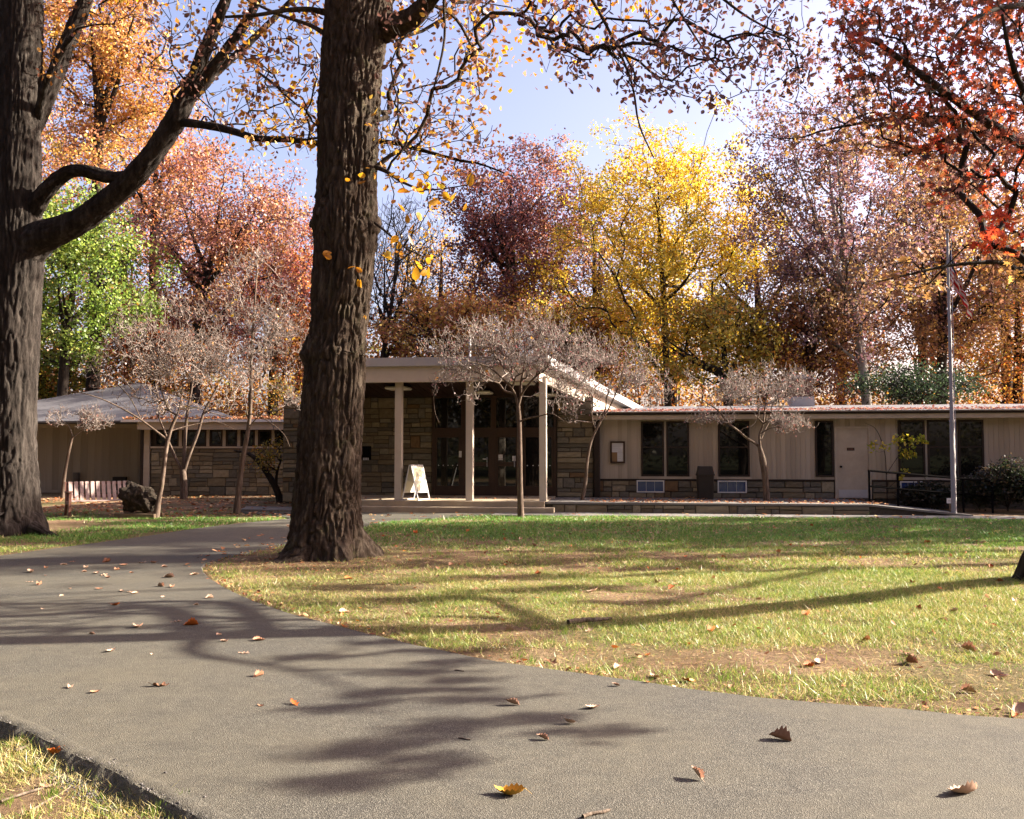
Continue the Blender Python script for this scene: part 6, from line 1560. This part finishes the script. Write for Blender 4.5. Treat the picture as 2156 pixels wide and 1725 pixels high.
# ================================================================== GRASS
rngg = np.random.default_rng(77)
TRK = np.array([at(688, 957, 14.4)[:2], at(20, 957, 18.5)[:2]])
def in_walk(P):
    rel = P - BO; s = rel @ E1; t = rel @ E2
    return (t > -1.75 + 0.03 * np.clip(s, 0, 15)) & (s > -9.0)
def grass_field(name, label, xr_, yr_, dens0, hgt, wid, green, seed, maskf):
    P = np.column_stack([rngg.uniform(*xr_, 10), rngg.uniform(*yr_, 10)])
    area = (xr_[1] - xr_[0]) * (yr_[1] - yr_[0]); n = int(area * dens0)
    P = np.column_stack([rngg.uniform(*xr_, n), rngg.uniform(*yr_, n)])
    inview = np.abs(P[:, 0]) < P[:, 1] * 0.75 + 1.0
    P = P[inview]
    P = P[~inside(P, path_poly)]
    P = P[~in_walk(P)]
    m_ = maskf(P); P = P[rngg.random(len(P)) < m_]
    n = len(P)
    z = ground_z(P)
    h = hgt * rngg.lognormal(0, 0.35, n) * (0.55 + 0.8 * vnoise(P[:, 0] * 1.6, P[:, 1] * 1.6, seed=31)); wv = wid * rngg.uniform(0.6, 1.3, n)
    a = rngg.uniform(0, 6.283, n); dx, dy = np.cos(a), np.sin(a)
    lean = rngg.normal(0, 0.75, (n, 2)) * h[:, None]
    A = np.column_stack([P[:, 0] - dx * wv, P[:, 1] - dy * wv, z - 0.005]); B = np.column_stack([P[:, 0] + dx * wv, P[:, 1] + dy * wv, z - 0.005])
    T = np.column_stack([P + lean, z + h * rngg.uniform(0.5, 1.0, n)])
    V = np.stack([A, B, T], 1).reshape(-1, 3); F = np.arange(3 * n).reshape(n, 3)
    gcol = np.array([lin('#86a23c'), lin('#66882e'), lin('#a6b456')]); scol = np.array([lin('#d8c890'), lin('#bca86c'), lin('#c4b468')])
    g = green(P)[:, None] + rngg.normal(0, 0.22, (n, 1))
    pick = rngg.integers(0, 3, n)
    fcol = np.array([lin('#649a34'), lin('#50862a'), lin('#80a644')]); fk = (np.clip((P[:, 1] - 14) / 4, 0, 1) > rngg.random(n))[:, None]
    c = np.where(g > rngg.random((n, 1)), np.where(fk, fcol[pick], gcol[pick]), scol[pick]) * rngg.lognormal(0, 0.18, (n, 1)) * 0.9
    o = obj(name, mesh_np(name, V, [F], MAT['grass'], np.repeat(np.clip(c, 0, 0.9), 3, 0)))
    return props(o, label, 'grass', kind='stuff')
def soilmask(P, lo, hi, seed):
    q = fbm(P[:, 0] * 0.55, P[:, 1] * 1.1, seed=seed, o=4)
    m_ = np.clip((q - lo) / (hi - lo), 0, 1)
    d1 = np.linalg.norm((P - TRK[0]) * np.array((0.8, 1.0)), axis=1); m_ = m_ * np.clip((d1 - 1.1) / 2.6, 0.04, 1)
    d2 = np.linalg.norm(P - TRK[1], axis=1); m_ = m_ * np.clip((d2 - 0.6) / 0.8, 0.05, 1)
    return m_ * np.clip(pdist(P, path_poly) / 0.16, 0.2, 1)
grass_field('lawn_grass', 'patchy straw and green grass on the near lawn by the path edge', (-4, 11), (5.0, 12.5), 5200, 0.04, 0.0032, lambda P: 0.42 + 0.5 * vnoise(P[:, 0] * 0.8, P[:, 1] * 1.3, seed=41), 1, lambda P: np.where(P[:, 0] < -1.0 - 0 * P[:, 0], 0.5, 1) * (0.08 + 0.92 * soilmask(P, 0.29, 0.46, 43)))
grass_field('lawn_grass', 'thin green and tan grass on the middle lawn right of the oak', (-10, 14), (12.0, 20.0), 1500, 0.05, 0.006, lambda P: 0.45 + 0.45 * vnoise(P[:, 0] * 0.7, P[:, 1] * 1.2, seed=42) + np.clip((P[:, 1] - 14.5) * 0.16, 0, 0.6), 2, lambda P: np.clip((20 - P[:, 1]) / 4, 0, 1) * np.clip((P[:, 1] - 11.6) / 0.8, 0.2, 1) * (0.1 + 0.9 * soilmask(P, 0.42, 0.58, 44)))
grass_field('lawn_grass', 'dense dark green grass on the shaded far lawn', (-16, 17), (15.0, 27.0), 640, 0.055, 0.009, lambda P: 1.05 + 0 * P[:, 0], 3, lambda P: np.clip((P[:, 1] - 15 - 1.5 * vnoise(P[:, 0] * 0.5, P[:, 1] * 0.5, seed=71)) / 3.2, 0, 1) * np.where((P[:, 0] < -4.5) & (P[:, 1] > 22.5 + 0.8 * vnoise(P[:, 0], P[:, 1], seed=3)), 0.12, 1) * np.where(P[:, 0] < -4.5, soilmask(P, 0.34, 0.5, 45), 0.25 + 0.75 * soilmask(P, 0.25, 0.42, 46)))
grass_field('verge_grass', 'straw-coloured grass tufts in the bottom left corner', (-4.2, -0.3), (3.2, 6.0), 9000, 0.035, 0.0026, lambda P: 0.32 + 0 * P[:, 0], 4, lambda P: np.clip((vnoise(P[:, 0] * 3.2, P[:, 1] * 3.2, seed=47) - 0.22) / 0.25, 0.06, 1))
# dry straw lying flat over the bare patches
n = 110000; P = np.column_stack([rngg.uniform(-4, 10, n), rngg.uniform(5, 15, n)]); P = P[(np.abs(P[:, 0]) < P[:, 1] * 0.75) & ~inside(P, path_poly)]
n = len(P); z = ground_z(P) + 0.008; a = rngg.normal(0, 0.9, n); ln_ = rngg.uniform(0.02, 0.07, n); ca, sa = np.cos(a) * ln_, np.sin(a) * ln_
A = np.column_stack([P, z]); B = np.column_stack([P[:, 0] + ca * 0.5 + sa * 0.045, P[:, 1] + sa * 0.5 - ca * 0.045, z + rngg.uniform(0, 0.004, n)]); T = np.column_stack([P[:, 0] + ca, P[:, 1] + sa, z + rngg.uniform(-0.002, 0.006, n)])
c = np.array([lin('#d8c090'), lin('#b89868'), lin('#8a6a48'), lin('#c8a878')])[rngg.integers(0, 4, n)] * rngg.lognormal(0, 0.2, (n, 1))
props(obj('dry_straw', mesh_np('dry_straw', np.stack([A, B, T], 1).reshape(-1, 3), [np.arange(3 * n).reshape(n, 3)], MAT['grass'], np.repeat(np.clip(c, 0, .9), 3, 0))), 'dry straw bits strewn over the bare lawn soil', 'straw', kind='stuff')
# taller tufts
def tuft(x, y, n=26, h=0.09, sd=0.03):
    r_ = rngg; P = np.column_stack([r_.normal(x, sd, n), r_.normal(y, sd, n)]); z = ground_z(P)
    L_ = r_.normal(0, 0.4, (n, 2)) * h; w_ = 0.0025
    A = np.column_stack([P[:, 0] - w_, P[:, 1], z]); B = np.column_stack([P[:, 0] + w_, P[:, 1], z]); T = np.column_stack([P + L_, z + h * r_.uniform(0.6, 1.2, n)])
    return np.stack([A, B, T], 1).reshape(-1, 3)
ts = []
for u, v in ((1907, 0),): pass
for _ in range(170):
    P = np.array([[rngg.uniform(-1.5, 8), rngg.uniform(5.8, 15)]])
    if not inside(P, path_poly)[0] and abs(P[0, 0]) < P[0, 1] * 0.6: ts.append(tuft(*P[0], int(rngg.integers(10, 30)), 0.065, 0.035))
for u, v in ((250, 1640), (200, 1630), (385, 1700), (330, 1725), (30, 1575), (110, 1680), (15, 1690)):
    g_ = gnd(u, v, -0.07); ts.append(tuft(g_[0], g_[1], 34, 0.05, 0.025))
V = np.concatenate(ts); n = len(V) // 3
c = np.array([lin('#8cb040'), lin('#6e9a34'), lin('#a8b858')])[rngg.integers(0, 3, n)] * rngg.lognormal(0, 0.15, (n, 1))
props(obj('grass_tufts', mesh_np('grass_tufts', V, [np.arange(3 * n).reshape(n, 3)], MAT['grass'], np.repeat(c, 3, 0))), 'taller fresh green grass tufts dotted over the lawn', 'grass', kind='stuff')

# ================================================================== FALLEN LEAVES
def leaf_mesh(seed, lobed, colour):
    r_ = random.Random(seed); NL = 13
    V, F = [], []
    bend, roll, tw = r_.uniform(0.15, 1.1), r_.uniform(0.6, 2.3), r_.uniform(-0.9, 0.9)
    if lobed: roll *= 0.3; bend *= 0.6
    for i in range(NL):
        f = i / (NL - 1)
        w_ = 0.30 * math.sin(math.pi * min(1, f ** 0.8)) ** 0.75 + 0.005
        if lobed: w_ *= 0.72 + 0.42 * math.cos(f * 6.28 * 3.2)
        else: w_ *= 1 + 0.10 * math.cos(f * 6.28 * 6)
        zc = bend * (f - 0.5) ** 2
        for j in (-1, -0.5, 0, 0.5, 1):
            x = w_ * j; up = roll * x * x * 2.2 + tw * x * (f - 0.5) + r_.uniform(-0.012, 0.012)
            V.append((x * (1 - 0.25 * min(1, roll * abs(j) * 0.5)), f - 0.5, zc + up + 0.012))
    for i in range(NL - 1):
        for j in range(4):
            a = i * 5 + j; F.append((a, a + 1, a + 6, a + 5))
    n = len(V); V += [(-0.006, -0.5, 0.25 * bend + .01), (0.006, -0.5, 0.25 * bend + .01), (0.004, -0.72, 0.12), (-0.004, -0.72, 0.12)]; F.append((n, n + 1, n + 2, n + 3))
    me = bpy.data.meshes.new('fallen_leaf'); me.from_pydata(V, [], F); me.materials.append(MAT[colour]); me.polygons.foreach_set('use_smooth', [True] * len(F)); me.update()
    zmin = min(v[2] for v in V)
    return me
def dryleaf(name, a, b):
    m = M(name, 0.7, 0.25)
    c = m.mix(m.rnd(), a, b); c = m.mix(0.5, c, m.ramp(m.noise(7, 5, 0.7), [(0.3, (0.7, 0.65, 0.6)), (0.7, (1.15, 1.12, 1.1))]), 'MULTIPLY')
    m.col(c, 0.72); MAT[name] = m.m
dryleaf('leaf_tan', lin('#e4c4a8'), lin('#cca48c')); dryleaf('leaf_brown', lin('#b88a6c'), lin('#a07054')); dryleaf('leaf_orange', lin('#c8702c'), lin('#b05a28')); dryleaf('leaf_yellow', lin('#e0c078'), lin('#d8a840'))
LM = {(k, c): leaf_mesh(600 + k, k % 4 == 3, c) for k in range(8) for c in ('leaf_tan', 'leaf_brown', 'leaf_orange', 'leaf_yellow')}
def put_leaf(x, y, z, size, colour, k, rz, tilt, label, group):
    o = bpy.data.objects.new('fallen_leaf', LM[(k % 8, colour)])
    Rm = Matrix.Rotation(rz, 3, 'Z') @ Matrix.Rotation(tilt[1], 3, 'Y') @ Matrix.Rotation(tilt[0], 3, 'X')
    zm = min((Rm @ v.co).z for v in o.data.vertices) * size
    o.location = (x, y, z - zm - 0.003); o.scale = (size, size, size); o.rotation_euler = (tilt[0], tilt[1], rz)
    link(o); return props(o, label, 'leaf', group)
rl_ = random.Random(9)
CN = {'leaf_tan': 'pale tan', 'leaf_brown': 'brown', 'leaf_orange': 'rusty orange', 'leaf_yellow': 'yellow'}
def path_label(u, v, c):
    zone = 'at the path bend' if v < 1215 else ('above the long path shadow' if v < 1300 else 'on the open path')
    side = 'near the left picture edge' if u < 200 else ('nearer the lawn corner' if u > 330 else 'midway across')
    s_ = 'curled %s leaf %s, %s' % (CN[c], zone, side)
    return s_, s_.replace('leaf', 'leaves', 1)
def lawn_label(x, y, c):
    zone = 'near lawn by the path' if y < 8.5 else ('middle lawn' if y < 12.5 else 'far lawn')
    u = CX + FPX * x / y
    side = 'left of the broken branch' if u < 1190 else ('right of the broken branch' if u < 1680 else 'towards the right picture edge')
    s_ = 'curled %s leaf on the %s, %s' % (CN[c], zone, side)
    return s_, s_.replace('leaf', 'leaves', 1)
path_px = [(185,160,70),(280,133,40),(385,115,45),(440,95,45),(645,97,60),(520,133,50),(750,118,60),(862,103,75),(935,102,50),(1000,127,40),(275,180,25),(180,218,55),(240,235,55),(510,157,35),(585,167,55),(630,178,60),(655,192,45),(710,145,50),(800,162,30),(605,260,75),(975,245,60),(1045,250,55),(740,275,45),(785,280,40),(815,290,55),(1025,190,90),(1180,175,60),(990,308,50),(1270,317,55),(372,304,28),(425,260,25),(260,382,35),(700,360,60),(1190,357,28),(840,492,110),(1070,460,70),(1160,480,95),(560,535,45),(670,640,80),(925,658,45),(1365,580,55),(1330,540,45),(1575,573,85),(1480,650,85),(1570,790,80),(425,860,65),(580,888,70),(1585,970,65)]
for i, (X, Y_, wpx) in enumerate(path_px):
    g_ = gnd(X * 0.3468, 1150 + Y_ * 0.3468)
    size = min(0.16, max(0.06, wpx * 0.3468 * g_[1] / FPX * 0.95))
    col_ = 'leaf_orange' if (X, Y_) in ((700, 360), (1160, 480)) else rl_.choice(('leaf_tan', 'leaf_tan', 'leaf_brown'))
    put_leaf(g_[0], g_[1], 0.002, size, col_, i, rl_.uniform(0, 6.28), (rl_.uniform(-.1, .1), rl_.uniform(-.1, .1)), *path_label(X * 0.3468, 1150 + Y_ * 0.3468, col_))
def C22(x, y): return 718.75 + x * 0.3468, 1150 + y * 0.3468
def C33(x, y): return 1408.75 + x * 0.3468, 1150 + y * 0.3468
special = [(*C22(1020, 1510), 175, 'leaf_yellow', 0, 1.3, (0, 0), 'pale yellow leaf lying flat at the bottom centre of the path'),
           (*C33(165, 1410), 105, 'leaf_tan', 1, 0.6, (.5, .3), 'curled tan leaf on the path at lower right of centre'),
           (*C33(1790, 1510), 200, 'leaf_tan', 2, 1.9, (.1, .5), 'long pinkish tan leaf near the bottom right corner'),
           (*C33(670, 1180), 130, 'leaf_brown', 4, 1.2, (.2, .7), 'folded brown leaf with a long stalk on the right of the path'),
           (*C22(1035, 965), 88, 'leaf_tan', 5, 1.4, (.3, .2), 'crumpled tan leaf in the dappled shade mid path'),
           (*C22(1525, 985), 92, 'leaf_tan', 6, 2.0, (.1, .1), 'narrow tan leaf on the path near the lawn edge'),
           (*C22(1380, 1080), 75, 'leaf_tan', 0, 1.5, (.3, .3), 'small pale leaf between two others mid path'),
           (*C22(1220, 1175), 78, 'leaf_tan', 1, 1.2, (.3, .2), 'small tan leaf curled on the middle of the path'),
           (*C22(1665, 850), 50, 'leaf_tan', 2, 1.3, (.3, .2), 'tiny pinkish leaf at the lawn edge of the path'),
           (960 * .3468, 1150 + 850 * .3468, 115, 'leaf_brown', 7, 1.7, (.1, .2), 'long reddish brown leaf on the left of the path'),
           (1785 * .3468, 1150 + 960 * .3468, 78, 'leaf_orange', 3, 0.7, (.3, .1), 'bright orange and yellow leaf on the sunlit path'),
           (330 * .3468, 1150 + 1310 * .3468, 125, 'leaf_orange', 4, 1.4, (.5, .2), 'golden leaf leaning on the soil below the path edge'),
           (770 * .3468, 1150 + 1480 * .3468, 95, 'leaf_orange', 3, 1.4, (.4, .2), 'rusty leaf caught against the broken path edge'),
           (285 * .3468, 1150 + 1475 * .3468, 95, 'leaf_brown', 6, 1.6, (.2, .1), 'brown leaf on the soil in the bottom left corner')]
for u, v, wpx, col_, k, rz, tl_, lb in special:
    lowz = -0.07 if 'soil' in lb or 'against' in lb else 0.0
    g_ = gnd(u, v, lowz)
    size = wpx * 0.3468 * g_[1] / FPX * 1.1
    put_leaf(g_[0], g_[1], lowz + 0.003, size, col_, k, rz, tl_, lb, None)
# lawn leaves
cnt = 0
while cnt < 125:
    y = 5.6 + 15.5 * rl_.random() ** 1.25; x = rl_.uniform(-3, y * 0.6)
    P = np.array([[x, y]])
    if inside(P, path_poly)[0] or np.linalg.norm(P[0] - TRK[0]) < 0.75 or in_walk(P)[0]: continue
    col_ = rl_.choice(('leaf_tan', 'leaf_tan', 'leaf_brown', 'leaf_orange', 'leaf_orange'))
    put_leaf(x, y, float(ground_z(P)[0]) + 0.006, rl_.uniform(0.08, 0.15), col_, cnt, rl_.uniform(0, 6.28), (rl_.uniform(-.35, .35), rl_.uniform(-.35, .35)), *lawn_label(x, y, col_))
    cnt += 1
# leaf litter: too small and many to count
LIT = pal(('#a8744e', 3), ('#c89a70', 2.4), ('#8a5a40', 3), ('#d8b480', 1.2), ('#b8682e', 1.4))
def litter(name, label, P3, size, per=1, sig=0.0, flat=5.0, palette=LIT):
    V, Fs, c = leaves(np.asarray(P3), per, sig, size, palette, OVAL, flat, 0.9)
    return props(obj(name, mesh_np(name, V, Fs, MAT['litter'], c)), label, 'leaf litter', kind='stuff')
n = 2600; P = np.column_stack([rngg.uniform(-17, -5.2, n), rngg.uniform(23.3, 34.8, n)]); P = P[(vnoise(P[:, 0] * 0.8, P[:, 1] * 0.8, seed=51) > 0.3)]
litter('leaf_litter', 'brown leaf litter on the ground around the bench and left wall', np.column_stack([P, ground_z(P) + 0.02]), 0.13)
n = 700; P = np.column_stack([rngg.uniform(-5, 0.2, n), rngg.uniform(13.0, 24.8, n)]); P = P[inside(P, path_poly)]
litter('leaf_litter', 'scattered small leaves on the far asphalt before the steps', np.column_stack([P[:150], np.full(len(P[:150]), 0.012)]), 0.11)
n = 260; s_ = rngg.uniform(0.5, 14, n); t_ = rngg.uniform(-1.6, -0.35, n); P = np.array([ST(a, b) for a, b in zip(s_, t_)])
litter('leaf_litter', 'small leaves scattered along the concrete walk', np.column_stack([P[:70], np.full(70, 0.02)]), 0.1)
n = 900; s_ = rngg.uniform(1.2, sB + 0.5, n); t_ = TT + 0.3 + np.abs(rngg.normal(0, 1.2, n)); t_ = np.where(t_ > TW - 0.1, TW - 0.15, t_); P = np.array([ST(a, b) for a, b in zip(s_, t_)])
litter('leaf_litter', 'brown leaves drifted over the terrace paving', np.column_stack([P, np.full(n, ZT + 0.012)]), 0.09)
n = 70; s_ = rngg.uniform(-7, 0.4, n); t_ = rngg.uniform(-0.35, 2.4, n); P = np.array([ST(a, b) for a, b in zip(s_, t_)])
litter('leaf_litter', 'few dry leaves on the porch platform', np.column_stack([P, np.full(n, ZP + 0.012)]), 0.09)
n = 2200; s_ = rngg.uniform(1.3, 16, n); t_ = TW - 0.45 + np.abs(rngg.normal(0, 1.1, n)); P = np.array([ST(a, b) for a, b in zip(s_, t_)])
litter('leaf_litter', 'reddish leaves lying along the right wing roof edge', np.column_stack([P, zf + 0.02 + (t_ - TW + 0.5) * (ridge_z - zf) / (ridge_t - TW + 0.5)]), 0.1, palette=pal(('#a8685a', 3), ('#c09080', 2), ('#8a5048', 2), ('#c8986a', 1)))
n = 900; x_ = rngg.uniform(LX(270), LX(600), n); y_ = YL - 0.6 + np.abs(rngg.normal(0, 0.5, n))
litter('leaf_litter', 'brown leaves piled on the left stone wing eaves', np.column_stack([x_, y_, LZ(886) + 0.05 + 0.1 * (y_ - YL + .6)]), 0.13, flat=2)
n = 260; P = np.column_stack([rngg.uniform(-4.6, -3.4, n), rngg.uniform(12.0, 16, n)]); d_ = rngg.normal(0, 0.9, (180, 2)) + TRK[0]; P = d_[(np.linalg.norm(d_ - TRK[0], axis=1) > 0.75)]
litter('leaf_litter', 'leaf fragments and bark bits around the oak foot', np.column_stack([P, ground_z(P) + 0.015]), 0.07)
n = 220; s_ = rngg.uniform(SL + .3, s_of(640, 0.5), n); P = np.array([ST(a, b) for a, b in zip(s_, rngg.uniform(-0.2, 0.4, n))])
# leaves and bits gathered along the lawn edge of the path
le = odens(lawn_edge, 0.1); le = le[le[:, 1] < 17]; n = 420; ix = rngg.integers(0, len(le), n); P = le[ix] + rngg.normal(0, 0.12, (n, 2)); P = P[~inside(P, path_poly)]
litter('leaf_litter', 'crumbled leaf bits gathered along the lawn edge of the path', np.column_stack([P, ground_z(P) + 0.012]), 0.05, flat=2.5)
n = 900; P = np.column_stack([rngg.uniform(-3, 12, n), rngg.uniform(6, 22, n)]); P = P[~inside(P, path_poly) & ~in_walk(P)]
litter('leaf_litter', 'small leaf scraps sprinkled all over the lawn', np.column_stack([P, ground_z(P) + 0.02]), 0.055, flat=2.0)
# sticks
def stick(u0, v0, u1, v1, r, label, z=0.012, bend=0.02):
    a, b = gnd(u0, v0, z), gnd(u1, v1, z); m1 = a + (b - a) * 0.35 + np.array((0, bend, 0)); m2 = a + (b - a) * 0.7 + np.array((0, -bend, 0))
    V, q = sweep(catmull([a, m1, m2, b], 5), np.linspace(r, r * 0.55, 16), 8, r * 0.25, 2, 30, 5)
    o = obj('stick', mesh_np('stick', V - a, [q], MAT['stick'], smooth=True), loc=tuple(a + np.array((0, 0, r * 0.6)))); return props(o, label, 'stick')
stick(1196, 1314, 1287, 1305, 0.028, 'thick broken branch lying on the sunlit lawn', 0.0)
stick(1227, 1723, 1284, 1708, 0.011, 'pale twig on the path at the bottom edge', 0.0, 0.005)
stick(965, 1555, 990, 1559, 0.006, 'thin twig on the path left of centre', 0.0, 0.004)
stick(957, 1412, 977, 1414, 0.006, 'thin twig near the lawn edge of the path', 0.0, 0.004)
stick(2, 1690, 130, 1647, 0.008, 'long dry stalk on the soil in the bottom left corner', -0.06, 0.01)
stick(60, 1712, 148, 1660, 0.007, 'dry stalk crossing the bottom left soil', -0.06, 0.01)
stick(33, 1583, 70, 1567, 0.008, 'short twig leaning at the path edge on the left', -0.04, 0.005)
stick(108, 1645, 142, 1628, 0.006, 'short pale twig on the soil below the golden leaf', -0.06, 0.004)
